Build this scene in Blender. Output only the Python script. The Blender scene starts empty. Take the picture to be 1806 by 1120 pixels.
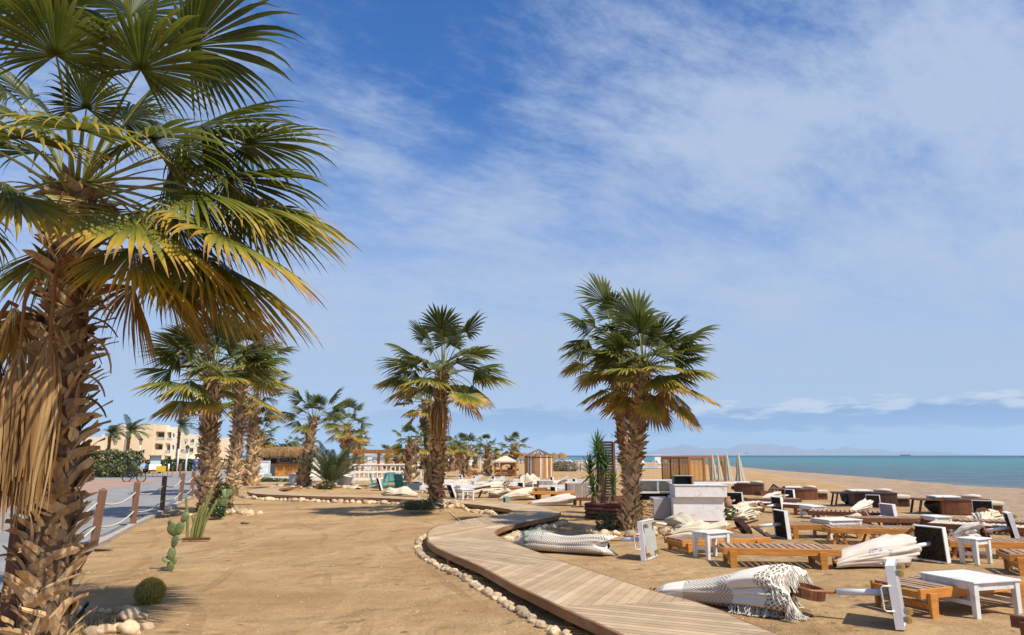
import bpy, bmesh, math, random
from mathutils import Vector, Matrix, noise
R_ = math.radians; PI = math.pi
S = bpy.context.scene
C = S.collection
# ---------------------------------------------------------------- camera
F = 1270.0; HC = 1.85; PITCH = math.atan(243/F)
cam = bpy.data.cameras.new('camera'); co = bpy.data.objects.new('camera', cam); C.objects.link(co)
co.location = (0, 0, HC); co.rotation_euler = (PI/2+PITCH, 0, 0)
cam.sensor_width = 36; cam.lens = 36*F/1806; cam.clip_start = .05; cam.clip_end = 90000
S.camera = co
S.render.resolution_x = 1024; S.render.resolution_y = 635
S.view_settings.view_transform = 'Standard'; S.view_settings.look = 'None'
S.view_settings.exposure = .22; S.view_settings.gamma = 1
# ---------------------------------------------------------------- sun and sky
SUN_EL = R_(53); SUN_AZ = math.atan2(.74, -.67)
sd = Vector((math.sin(SUN_AZ)*math.cos(SUN_EL), math.cos(SUN_AZ)*math.cos(SUN_EL), math.sin(SUN_EL)))
sl = bpy.data.lights.new('sun', 'SUN'); sl.energy = 5.0; sl.angle = R_(.5); sl.color = (1, .93, .80)
so = bpy.data.objects.new('sun', sl); C.objects.link(so); so.rotation_euler = sd.to_track_quat('Z', 'Y').to_euler()
so.location = (20, -20, 40)
W = bpy.data.worlds.new('World'); S.world = W; W.use_nodes = True
def sky_nodes():
    nt = W.node_tree; N = nt.nodes; K = nt.links; N.clear()
    def mth(op, a, b=None, c=None, cl=False):
        n = N.new('ShaderNodeMath'); n.operation = op; n.use_clamp = cl
        for i, v in enumerate((a, b, c)):
            if v is None: continue
            if isinstance(v, (int, float)): n.inputs[i].default_value = v
            else: K.new(v, n.inputs[i])
        return n.outputs[0]
    def vec(x, y, z):
        n = N.new('ShaderNodeCombineXYZ')
        for i, v in enumerate((x, y, z)):
            if isinstance(v, (int, float)): n.inputs[i].default_value = v
            else: K.new(v, n.inputs[i])
        return n.outputs[0]
    def nz(v, sc, det, ro=.55, dist=0):
        n = N.new('ShaderNodeTexNoise'); n.inputs['Scale'].default_value = sc; n.inputs['Detail'].default_value = det
        n.inputs['Roughness'].default_value = ro; n.inputs['Distortion'].default_value = dist
        K.new(v, n.inputs['Vector']); return n.outputs['Fac']
    def ss(v, a, b):
        n = N.new('ShaderNodeMapRange'); n.interpolation_type = 'SMOOTHSTEP'
        K.new(v, n.inputs[0]); n.inputs[1].default_value = a; n.inputs[2].default_value = b
        n.inputs[3].default_value = 0; n.inputs[4].default_value = 1; return n.outputs[0]
    def mix(f, a, b):
        n = N.new('ShaderNodeMix'); n.data_type = 'RGBA'
        if isinstance(f, (int, float)): n.inputs[0].default_value = f
        else: K.new(f, n.inputs[0])
        for i, v in ((6, a), (7, b)):
            if isinstance(v, tuple): n.inputs[i].default_value = v+(1,)
            else: K.new(v, n.inputs[i])
        return n.outputs[2]
    sky = N.new('ShaderNodeTexSky'); sky.sky_type = 'NISHITA'; sky.sun_disc = False
    sky.sun_elevation = SUN_EL; sky.sun_rotation = SUN_AZ; sky.air_density = 1.0; sky.dust_density = .35; sky.ozone_density = 3.5
    g = N.new('ShaderNodeTexCoord'); sp = N.new('ShaderNodeSeparateXYZ'); K.new(g.outputs['Generated'], sp.inputs[0])
    x, y, z = sp.outputs
    el = mth('ARCSINE', z); az = mth('ARCTAN2', x, y)
    zz = mth('MAXIMUM', z, .02); zd = mth('ADD', zz, .16)
    u = mth('DIVIDE', x, zd); v = mth('DIVIDE', y, zd)
    # thin cirrus veil: streaks that fan out from the lower right
    ur = mth('ADD', mth('MULTIPLY', u, .80), mth('MULTIPLY', v, .6)); vr = mth('SUBTRACT', mth('MULTIPLY', v, .80), mth('MULTIPLY', u, .6))
    wob = nz(vec(u, v, 0), .8, 2)
    vv = mth('ADD', vr, mth('MULTIPLY', wob, .35))
    st = nz(vec(mth('MULTIPLY', ur, .55), mth('MULTIPLY', vv, 1.3), 3.1), 1.9, 9, .66, .05)
    big = nz(vec(u, v, 7.3), 1.15, 5, .55, .1)
    fine = nz(vec(mth('MULTIPLY', ur, 1.2), mth('MULTIPLY', vv, 2.0), 1.7), 5.0, 9, .74, .05)
    d = mth('ADD', mth('ADD', mth('MULTIPLY', st, .62), mth('MULTIPLY', big, .62)), mth('MULTIPLY', fine, .40))
    cov = mth('ADD', mth('MULTIPLY', ss(az, -.45, .75), .13), mth('MULTIPLY', ss(el, .85, .10), .10))
    cir = ss(mth('ADD', d, cov), .76, 1.13)
    cir = mth('MULTIPLY', cir, .92)
    skyc = N.new('ShaderNodeMix'); skyc.data_type = 'RGBA'; skyc.blend_type = 'MULTIPLY'; skyc.inputs[0].default_value = 1
    K.new(sky.outputs[0], skyc.inputs[6]); skyc.inputs[7].default_value = (.34, .90, 1.55, 1)
    # whitish-blue air near the horizon
    base = mix(mth('MULTIPLY', ss(el, .50, .02), .88), skyc.outputs[2], (5.1, 6.15, 7.9))
    c1 = mix(cir, base, (4.75, 5.8, 7.75))
    # low bank of cumulus over the sea
    cn = nz(vec(mth('MULTIPLY', az, 11), mth('MULTIPLY', el, 46), 5), 1.9, 8, .58)
    ctr = mth('ADD', mth('MULTIPLY', ss(az, -.1, .65), .010), .043)
    dl = mth('DIVIDE', mth('SUBTRACT', el, ctr), .026)
    pr = mth('SUBTRACT', 1., mth('ABSOLUTE', dl))
    m = ss(mth('ADD', mth('MULTIPLY', pr, .50), cn), .58, .72)
    m = mth('MULTIPLY', m, ss(az, -.40, .15))
    lit = mth('MULTIPLY', ss(mth('ADD', dl, mth('MULTIPLY', mth('SUBTRACT', cn, .5), 2.8)), -.1, .6), ss(az, -.05, .3))
    ccol = mix(lit, (1.5, 2.9, 5.8), (7.4, 7.7, 8.5))
    c2 = mix(mth('MULTIPLY', m, .90), c1, ccol)
    bg = N.new('ShaderNodeBackground'); bg.inputs[1].default_value = .088; K.new(c2, bg.inputs[0])
    o = N.new('ShaderNodeOutputWorld'); K.new(bg.outputs[0], o.inputs[0])
sky_nodes()
# ---------------------------------------------------------------- from a picture point to a point of the place
cp, sp_ = math.cos(PITCH), math.sin(PITCH)
def ray(px, py):
    u = (px-903)/F; v = (560-py)/F
    return Vector((u, cp-sp_*v, sp_+cp*v))
def G(px, py, z=0.):
    d = ray(px, py); t = (z-HC)/d.z
    return Vector((d.x*t, d.y*t, z))
def D(px, py, Y):
    d = ray(px, py); t = Y/d.y
    return Vector((d.x*t, Y, HC+d.z*t))
# ---------------------------------------------------------------- mesh helpers
class MB:
    def __init__(s): s.v = []; s.f = []; s.a = []; s.m = []; s.uv = None; s.t = 0.; s.mi = 0
    def add(s, vs, fs, a=None):
        o = len(s.v); s.v += [tuple(p) for p in vs]
        s.a += (a if isinstance(a, list) else [s.t if a is None else a]*len(vs))
        s.f += [tuple(i+o for i in f) for f in fs]; s.m += [s.mi]*len(fs)
        return s
    def box(s, c, d, rz=0, ry=0, rx=0, M=None, taper=1):
        x, y, z = d[0]/2, d[1]/2, d[2]/2
        P = [Vector((i*x*(taper if k > 0 else 1), j*y*(taper if k > 0 else 1), k*z)) for k in (-1, 1) for j in (-1, 1) for i in (-1, 1)]
        if M is None: M = Matrix.Rotation(rz, 3, 'Z') @ Matrix.Rotation(ry, 3, 'Y') @ Matrix.Rotation(rx, 3, 'X')
        c = Vector(c)
        return s.add([M @ p+c for p in P], [(0, 2, 3, 1), (4, 5, 7, 6), (0, 1, 5, 4), (2, 6, 7, 3), (0, 4, 6, 2), (1, 3, 7, 5)])
    def bar(s, a, b, w, h, up=(0, 0, 1)):
        a = Vector(a); b = Vector(b); x = (b-a).normalized(); up = Vector(up)
        y = up.cross(x)
        if y.length < 1e-4: y = Vector((0, 1, 0)).cross(x)
        y.normalize(); z = x.cross(y); M = Matrix((x, y, z)).transposed()
        return s.box((a+b)/2, ((b-a).length, w, h), M=M)
    def tube(s, P, r, n=8, cap=True, flat=1.):
        P = [Vector(p) for p in P]
        rr = r if isinstance(r, (list, tuple)) else [r]*len(P)
        vs = []; fs = []; ref = None
        for i, p in enumerate(P):
            t = (P[min(i+1, len(P)-1)]-P[max(i-1, 0)])
            if t.length < 1e-9: t = Vector((0, 0, 1))
            t.normalize()
            if ref is None:
                ref = Vector((0, 0, 1)) if abs(t.z) < .9 else Vector((1, 0, 0))
            x = ref-t*ref.dot(t)
            x.normalize(); y = t.cross(x); ref = x
            for k in range(n):
                a = 2*PI*k/n; vs.append(p+x*math.cos(a)*rr[i]*flat+y*math.sin(a)*rr[i])
        for i in range(len(P)-1):
            for k in range(n):
                k2 = (k+1) % n; fs.append((i*n+k, i*n+k2, (i+1)*n+k2, (i+1)*n+k))
        if cap: fs.append(tuple(range(n-1, -1, -1))); fs.append(tuple((len(P)-1)*n+k for k in range(n)))
        return s.add(vs, fs)
    def lathe(s, prof, n=20, c=(0, 0, 0)):
        vs = []; fs = []; c = Vector(c)
        for r, z in prof:
            for k in range(n):
                a = 2*PI*k/n; vs.append(c+Vector((r*math.cos(a), r*math.sin(a), z)))
        for i in range(len(prof)-1):
            for k in range(n):
                k2 = (k+1) % n; fs.append((i*n+k, i*n+k2, (i+1)*n+k2, (i+1)*n+k))
        if prof[0][0] > 1e-4: fs.append(tuple(range(n-1, -1, -1)))
        if prof[-1][0] > 1e-4: fs.append(tuple((len(prof)-1)*n+k for k in range(n)))
        return s.add(vs, fs)
    def prism(s, pts, z0, z1):
        n = len(pts)
        vs = [(p[0], p[1], z0) for p in pts]+[(p[0], p[1], z1) for p in pts]
        fs = [tuple(range(n-1, -1, -1)), tuple(range(n, 2*n))]+[(i, (i+1) % n, n+(i+1) % n, n+i) for i in range(n)]
        return s.add(vs, fs)
    def ico(s, c, r, sub=1, sc=(1, 1, 1), nzv=0, seed=0):
        bm = bmesh.new(); bmesh.ops.create_icosphere(bm, subdivisions=sub, radius=1)
        vs = []
        for v in bm.verts:
            k = 1+nzv*noise.noise(v.co*1.3+Vector((seed*3.7, seed, 0)))
            vs.append(Vector(c)+Vector((v.co.x*sc[0], v.co.y*sc[1], v.co.z*sc[2]))*r*k)
        fs = [tuple(v.index for v in f.verts) for f in bm.faces]; bm.free()
        return s.add(vs, fs)
    def mesh(s, name, mats, smooth=False):
        me = bpy.data.meshes.new(name); me.from_pydata(s.v, [], s.f)
        for m in (mats if isinstance(mats, (list, tuple)) else [mats]): me.materials.append(m)
        if len(s.m) and max(s.m) > 0: me.polygons.foreach_set('material_index', s.m)
        at = me.attributes.new('tint', 'FLOAT', 'POINT'); at.data.foreach_set('value', s.a)
        if s.uv:
            uvl = me.uv_layers.new(name='UVMap')
            buf = []
            for l in me.loops: buf += s.uv[l.vertex_index]
            uvl.data.foreach_set('uv', buf)
        if smooth: me.polygons.foreach_set('use_smooth', [True]*len(me.polygons))
        me.update(); return me
def link(name, me, parent=None, loc=(0, 0, 0), rz=0):
    o = bpy.data.objects.new(name, me); C.objects.link(o); o.location = loc; o.rotation_euler = (0, 0, rz)
    if parent: o.parent = parent
    return o
def ob(name, mb, mats, parent=None, smooth=False, loc=(0, 0, 0), rz=0):
    return link(name, mb.mesh(name, mats, smooth), parent, loc, rz)
def bev(o, w=.006, seg=1):
    m = o.modifiers.new('bevel', 'BEVEL'); m.width = w; m.segments = seg; m.limit_method = 'ANGLE'; m.angle_limit = R_(35); return o
def tag(o, label, cat, group=None, kind=None):
    if label: o['label'] = label
    if cat: o['category'] = cat
    if group: o['group'] = group
    if kind: o['kind'] = kind
    return o
def thing(name, label, cat, loc=(0, 0, 0), rz=0, group=None):
    o = link(name, None, None, loc, rz); return tag(o, label, cat, group)
def struct(name, mb, mats, smooth=False):
    o = ob(name, mb, mats, None, smooth); o['kind'] = 'structure'; return o
def kids(o): return [c for c in C.objects if c.parent == o]
def copy_tree(o, parent=None, loc=None, rz=None, label=None, scale=None, _k=None):
    if _k is None:
        _k = {}
        for c in C.objects:
            if c.parent: _k.setdefault(c.parent.name, []).append(c)
    c = o.copy(); C.objects.link(c)
    if parent: c.parent = parent
    if loc is not None: c.location = loc
    if rz is not None: c.rotation_euler = (0, 0, rz)
    if scale is not None: c.scale = scale if not isinstance(scale, (int, float)) else (scale,)*3
    if label: c['label'] = label
    for ch in _k.get(o.name, []): copy_tree(ch, c, _k=_k)
    return c
# ---------------------------------------------------------------- materials
def mat(name, c1, c2=None, scale=6., rough=.7, stretch=(1, 1, 1), bump=0., bscale=None, bdist=.01, c3=None, c3scale=1.5, c3cov=.55,
        tint=0., spec=.35, det=5, ramp=(.35, .65), metal=0, sub=None, transl=None, coord='Object'):
    m = bpy.data.materials.new(name); m.use_nodes = True; nt = m.node_tree; N = nt.nodes; K = nt.links
    b = N['Principled BSDF']; b.inputs['Roughness'].default_value = rough; b.inputs['Specular IOR Level'].default_value = spec
    b.inputs['Metallic'].default_value = metal
    c2 = c2 or tuple(x*.8 for x in c1)
    tc = N.new('ShaderNodeTexCoord'); mp = N.new('ShaderNodeMapping'); mp.inputs['Scale'].default_value = stretch
    if coord == 'World':
        ge = N.new('ShaderNodeNewGeometry'); K.new(ge.outputs['Position'], mp.inputs[0])
    else: K.new(tc.outputs[coord], mp.inputs[0])
    n = N.new('ShaderNodeTexNoise'); n.inputs['Scale'].default_value = scale; n.inputs['Detail'].default_value = det; n.inputs['Roughness'].default_value = .6
    K.new(mp.outputs[0], n.inputs['Vector'])
    r = N.new('ShaderNodeValToRGB'); r.color_ramp.elements[0].position = ramp[0]; r.color_ramp.elements[1].position = ramp[1]
    r.color_ramp.elements[0].color = c1+(1,); r.color_ramp.elements[1].color = c2+(1,); K.new(n.outputs['Fac'], r.inputs[0])
    col = r.outputs[0]
    if c3:
        n3 = N.new('ShaderNodeTexNoise'); n3.inputs['Scale'].default_value = c3scale; n3.inputs['Detail'].default_value = 8; n3.inputs['Roughness'].default_value = .65
        K.new(mp.outputs[0], n3.inputs['Vector'])
        r3 = N.new('ShaderNodeMapRange'); r3.inputs[1].default_value = c3cov; r3.inputs[2].default_value = c3cov+.12; K.new(n3.outputs['Fac'], r3.inputs[0])
        mx = N.new('ShaderNodeMix'); mx.data_type = 'RGBA'; K.new(r3.outputs[0], mx.inputs[0]); K.new(col, mx.inputs[6]); mx.inputs[7].default_value = c3+(1,)
        col = mx.outputs[2]
    if tint:
        at = N.new('ShaderNodeAttribute'); at.attribute_name = 'tint'
        mr = N.new('ShaderNodeMapRange'); mr.inputs[1].default_value = 0; mr.inputs[2].default_value = 1; mr.clamp = False
        mr.inputs[3].default_value = 1-tint; mr.inputs[4].default_value = 1+tint; K.new(at.outputs['Fac'], mr.inputs[0])
        vm = N.new('ShaderNodeVectorMath'); vm.operation = 'SCALE'; K.new(col, vm.inputs[0]); K.new(mr.outputs[0], vm.inputs['Scale'])
        col = vm.outputs[0]
    K.new(col, b.inputs['Base Color'])
    if bump:
        nb = N.new('ShaderNodeTexNoise'); nb.inputs['Scale'].default_value = bscale or scale*3; nb.inputs['Detail'].default_value = 6
        K.new(mp.outputs[0], nb.inputs['Vector'])
        bp = N.new('ShaderNodeBump'); bp.inputs['Strength'].default_value = bump; bp.inputs['Distance'].default_value = bdist
        K.new(nb.outputs['Fac'], bp.inputs['Height']); K.new(bp.outputs[0], b.inputs['Normal'])
    if transl:
        t = N.new('ShaderNodeBsdfTranslucent'); K.new(col, t.inputs[0]); ms = N.new('ShaderNodeMixShader'); ms.inputs[0].default_value = transl
        K.new(b.outputs[0], ms.inputs[1]); K.new(t.outputs[0], ms.inputs[2]); K.new(ms.outputs[0], N['Material Output'].inputs[0])
    return m
def leafmat(name, stops, transl=.3, rough=.45, spec=.5):
    m = bpy.data.materials.new(name); m.use_nodes = True; nt = m.node_tree; N = nt.nodes; K = nt.links
    b = N['Principled BSDF']; b.inputs['Roughness'].default_value = rough; b.inputs['Specular IOR Level'].default_value = spec
    at = N.new('ShaderNodeAttribute'); at.attribute_name = 'tint'
    tc = N.new('ShaderNodeTexCoord'); n = N.new('ShaderNodeTexNoise'); n.inputs['Scale'].default_value = 9; n.inputs['Detail'].default_value = 3
    K.new(tc.outputs['Object'], n.inputs['Vector'])
    ma = N.new('ShaderNodeMath'); ma.operation = 'MULTIPLY_ADD'; K.new(n.outputs['Fac'], ma.inputs[0]); ma.inputs[1].default_value = .22
    sb = N.new('ShaderNodeMath'); sb.operation = 'SUBTRACT'; K.new(at.outputs['Fac'], sb.inputs[0]); sb.inputs[1].default_value = .11
    K.new(sb.outputs[0], ma.inputs[2])
    r = N.new('ShaderNodeValToRGB'); e = r.color_ramp.elements
    e[0].position = stops[0][0]; e[0].color = stops[0][1]+(1,); e[1].position = stops[-1][0]; e[1].color = stops[-1][1]+(1,)
    for p, c in stops[1:-1]: q = e.new(p); q.color = c+(1,)
    K.new(ma.outputs[0], r.inputs[0]); K.new(r.outputs[0], b.inputs['Base Color'])
    t = N.new('ShaderNodeBsdfTranslucent'); K.new(r.outputs[0], t.inputs[0]); ms = N.new('ShaderNodeMixShader'); ms.inputs[0].default_value = transl
    K.new(b.outputs[0], ms.inputs[1]); K.new(t.outputs[0], ms.inputs[2]); K.new(ms.outputs[0], N['Material Output'].inputs[0])
    return m
MT = {}
MT['palm'] = leafmat('palm_leaf', [(0, (.042, .060, .010)), (.33, (.150, .165, .022)), (.52, (.27, .25, .034)), (.70, (.52, .35, .04)), (.86, (.36, .19, .055)), (1, (.25, .14, .06))], .38)
MT['petiole'] = mat('petiole_skin', (.16, .20, .05), (.26, .22, .07), scale=4, rough=.4)
MT['deadleaf'] = leafmat('dead_leaf', [(0, (.20, .105, .04)), (.5, (.37, .21, .085)), (1, (.54, .36, .17))], .15, .8, .1)
MT['deadstem'] = mat('dead_stem', (.28, .11, .035), (.20, .085, .03), scale=8, rough=.6)
MT['boot'] = mat('trunk_boots', (.32, .20, .10), (.60, .43, .24), scale=9, stretch=(1, 1, .25), rough=.85, tint=.62, bump=.5, bscale=40, bdist=.006, c3=(.16, .09, .045), c3scale=9, c3cov=.57, spec=.15)
MT['boot_red'] = mat('trunk_boots_brown', (.26, .155, .085), (.44, .29, .17), scale=9, stretch=(1, 1, .25), rough=.85, tint=.42, bump=.5, bscale=40, bdist=.006, spec=.15)
MT['bark'] = mat('trunk_bark', (.13, .085, .05), (.22, .15, .09), scale=14, rough=.95, bump=.8, bscale=30, bdist=.02, spec=.1)
MT['white'] = mat('white_paint', (.74, .73, .70), (.64, .63, .60), scale=3, rough=.5, c3=(.42, .36, .28), c3scale=6, c3cov=.57)
MT['whitemetal'] = mat('white_enamel', (.80, .80, .80), (.74, .74, .73), scale=4, rough=.3, spec=.5)
MT['plaster'] = mat('white_plaster', (.80, .79, .77), (.72, .71, .70), scale=3, rough=.75, bump=.9, bscale=9, bdist=.012, c3=(.46, .44, .42), c3scale=4, c3cov=.6)
MT['greyboard'] = mat('grey_board', (.36, .35, .37), (.30, .29, .31), scale=3, rough=.7)
MT['orange'] = mat('orange_pine', (.56, .245, .052), (.38, .145, .028), scale=3.2, stretch=(1, 9, 9), rough=.42, tint=.22, bump=.2, bscale=16, bdist=.004, c3=(.17, .06, .02), c3scale=2.6, c3cov=.66)
MT['slat'] = mat('weathered_slat', (.42, .27, .17), (.30, .18, .11), scale=3, stretch=(1, 8, 8), rough=.7, tint=.2, bump=.2, bscale=16, bdist=.003)
MT['brown'] = mat('brown_wood', (.22, .085, .035), (.14, .052, .024), scale=3, stretch=(1, 9, 9), rough=.5, tint=.25, bump=.2, bscale=16, bdist=.003)
MT['dark'] = mat('dark_wood', (.075, .032, .022), (.045, .020, .015), scale=3, stretch=(1, 9, 9), rough=.5, tint=.25)
MT['deck'] = mat('deck_wood', (.49, .35, .215), (.39, .27, .16), scale=2.2, stretch=(1, 1, 1), rough=.75, tint=.17, bump=.15, bscale=30, bdist=.003, c3=(.53, .40, .255), c3scale=.9, c3cov=.52, spec=.2, coord='World')
MT['fascia'] = mat('deck_fascia', (.30, .15, .06), (.19, .09, .035), scale=1.4, rough=.6, stretch=(1, 1, 6), c3=(.36, .25, .15), c3scale=1.1, c3cov=.55, coord='World')
MT['post'] = mat('post_wood', (.21, .105, .062), (.15, .070, .043), scale=5, stretch=(6, 6, .6), rough=.65, tint=.3)
MT['lampglass'] = mat('lamp_glass', (.30, .30, .30), (.22, .22, .22), rough=.2)
MT['rope'] = mat('rope_white', (.62, .58, .50), (.50, .46, .39), scale=40, rough=.9)
MT['stone'] = mat('pale_stone', (.58, .44, .28), (.46, .32, .18), scale=3.5, rough=.75, tint=.5, bump=.3, bscale=18, bdist=.01, c3=(.60, .52, .40), c3scale=2, c3cov=.56)
MT['canvas'] = mat('cream_canvas', (.66, .58, .44), (.58, .50, .37), scale=2.2, rough=.85, bump=.3, bscale=5, bdist=.03, spec=.1)
MT['canvasgrey'] = mat('grey_canvas', (.52, .47, .38), (.44, .39, .31), scale=2.2, rough=.85, bump=.3, bscale=5, bdist=.03, spec=.1)
MT['canvaspink'] = mat('off_white_canvas', (.66, .58, .50), (.56, .49, .42), scale=2.2, rough=.85, bump=.3, bscale=5, bdist=.03, spec=.1)
MT['turf'] = mat('brown_matting', (.075, .055, .035), (.025, .018, .012), scale=22, rough=.95, bump=1, bscale=50, bdist=.02, c3=(.20, .15, .08), c3scale=28, c3cov=.60)
MT['rust'] = mat('rusty_plate', (.44, .44, .41), (.36, .36, .33), scale=3, rough=.6, c3=(.36, .17, .06), c3scale=3.2, c3cov=.52)
MT['disc'] = mat('disc_wood', (.36, .16, .07), (.29, .125, .055), scale=3, rough=.55)
MT['black'] = mat('black_plastic', (.02, .02, .022), (.03, .03, .03), rough=.4)
MT['rubber'] = mat('black_rubber', (.025, .025, .025), (.035, .035, .035), rough=.8)
MT['steel'] = mat('grey_steel', (.32, .33, .33), (.22, .23, .23), scale=9, rough=.35, metal=.7)
MT['yellowwheel'] = mat('yellow_wheel', (.62, .38, .10), (.5, .28, .07), rough=.4)
MT['teal'] = mat('teal_paint', (.13, .56, .53), (.10, .47, .45), scale=4, rough=.5)
MT['darkteal'] = mat('dark_teal_paint', (.02, .20, .20), (.015, .15, .155), scale=4, rough=.5)
MT['leaf'] = leafmat('shrub_leaf', [(0, (.028, .042, .010)), (.5, (.075, .095, .020)), (1, (.21, .20, .05))], .2)
MT['darkleaf'] = leafmat('dark_shrub_leaf', [(0, (.010, .030, .008)), (.5, (.022, .060, .014)), (1, (.06, .11, .025))], .2)
MT['greyleaf'] = leafmat('dry_shrub_leaf', [(0, (.10, .095, .06)), (.5, (.18, .165, .10)), (1, (.28, .24, .15))], .15, .8, .1)
MT['date'] = leafmat('date_leaf', [(0, (.035, .065, .028)), (.5, (.09, .125, .05)), (1, (.26, .24, .10))], .2)
MT['cactus'] = mat('cactus_skin', (.15, .20, .08), (.10, .14, .05), scale=5, rough=.5, c3=(.28, .24, .09), c3scale=9, c3cov=.52)
MT['cactusy'] = mat('cactus_yellow', (.26, .25, .075), (.17, .17, .05), scale=5, rough=.5)
MT['spine'] = leafmat('cactus_spine', [(0, (.20, .18, .04)), (.5, (.46, .38, .08)), (1, (.75, .52, .10))], .1)
MT['thatch'] = mat('straw_thatch', (.48, .30, .13), (.30, .17, .07), scale=6, stretch=(5, 5, .6), rough=.9, tint=.35, bump=.8, bscale=30, bdist=.02)
MT['terracotta'] = mat('terracotta', (.42, .20, .12), (.34, .155, .09), scale=4, rough=.7)
MT['glass'] = mat('dark_glass', (.04, .05, .06), (.06, .075, .09), rough=.08, spec=.9)
MT['paleglass'] = mat('green_glass_panel', (.42, .52, .48), (.38, .48, .44), rough=.15, spec=.8)
MT['yellow'] = mat('yellow_paint', (.80, .50, .02), (.74, .45, .02), rough=.5)
MT['soil'] = mat('dark_soil', (.17, .10, .05), (.10, .06, .035), scale=9, rough=.95, bump=1, bscale=20, bdist=.03)
MT['cab'] = mat('cabana_board', (.48, .28, .14), (.34, .19, .09), scale=3, stretch=(6, 6, .7), rough=.7, tint=.3)
MT['dark2'] = mat('dark_brown_wood', (.13, .055, .03), (.09, .036, .02), scale=3, stretch=(1, 9, 9), rough=.5, tint=.25)
MT['greencloth'] = mat('grey_green_cloth', (.28, .33, .26), (.17, .21, .17), scale=4, rough=.9, bump=.5, bdist=.03)
# ================================================================ THE SETTING
shore_px = [(300, 811), (500, 811.6), (700, 812.2), (940, 813.6), (1130, 816), (1250, 820.5), (1345, 828.5), (1400, 833), (1500, 840), (1600, 848), (1700, 856.5), (1806, 862)]
SH = [G(a, b, -.25) for a, b in shore_px]
SHP = [(math.atan2(p.x, p.y), math.hypot(p.x, p.y)) for p in SH]
def Rsh(az):
    if az < SHP[0][0]: return SHP[0][1]*(1+max(0, SHP[0][0]-az)*30)
    if az > SHP[-1][0]:
        k = SHP[-1][1]*math.sin(SHP[-1][0]); return k/max(.12, math.sin(min(az, PI-.1))) if az < PI-.1 else 400
    for (a, r), (b, q) in zip(SHP, SHP[1:]):
        if a <= az <= b:
            t = (az-a)/(b-a); return r+(q-r)*t
RINGS = []      # (x, y, radius, height) of the sand mounds round the palms
def ringat(px, py, r, h): p = G(px, py, h*.5); RINGS.append((p.x, p.y, r, h)); return p
def gz(x, y):
    r = math.hypot(x, y); az = math.atan2(x, y); R = Rsh(az)
    s = R-r
    z = .018*noise.noise(Vector((x*.35, y*.35, 0)))+.008*noise.noise(Vector((x*1.3, y*1.3, 4)))-.012
    if r > 3500: return -3.
    w = 9.
    if s < w:
        t = max(0., s/w); z = z*t + -.25*(1-t)**1.3
        if s < 0: z = -.25+s*.05
        z = max(z, -3)
    for (a, b, q, h) in RINGS:
        d = math.hypot(x-a, y-b)
        if d < q*1.7: z += h*(1 if d < q*.7 else (.5+.5*math.cos(PI*(d-q*.7)/q)))
    return z
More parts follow.
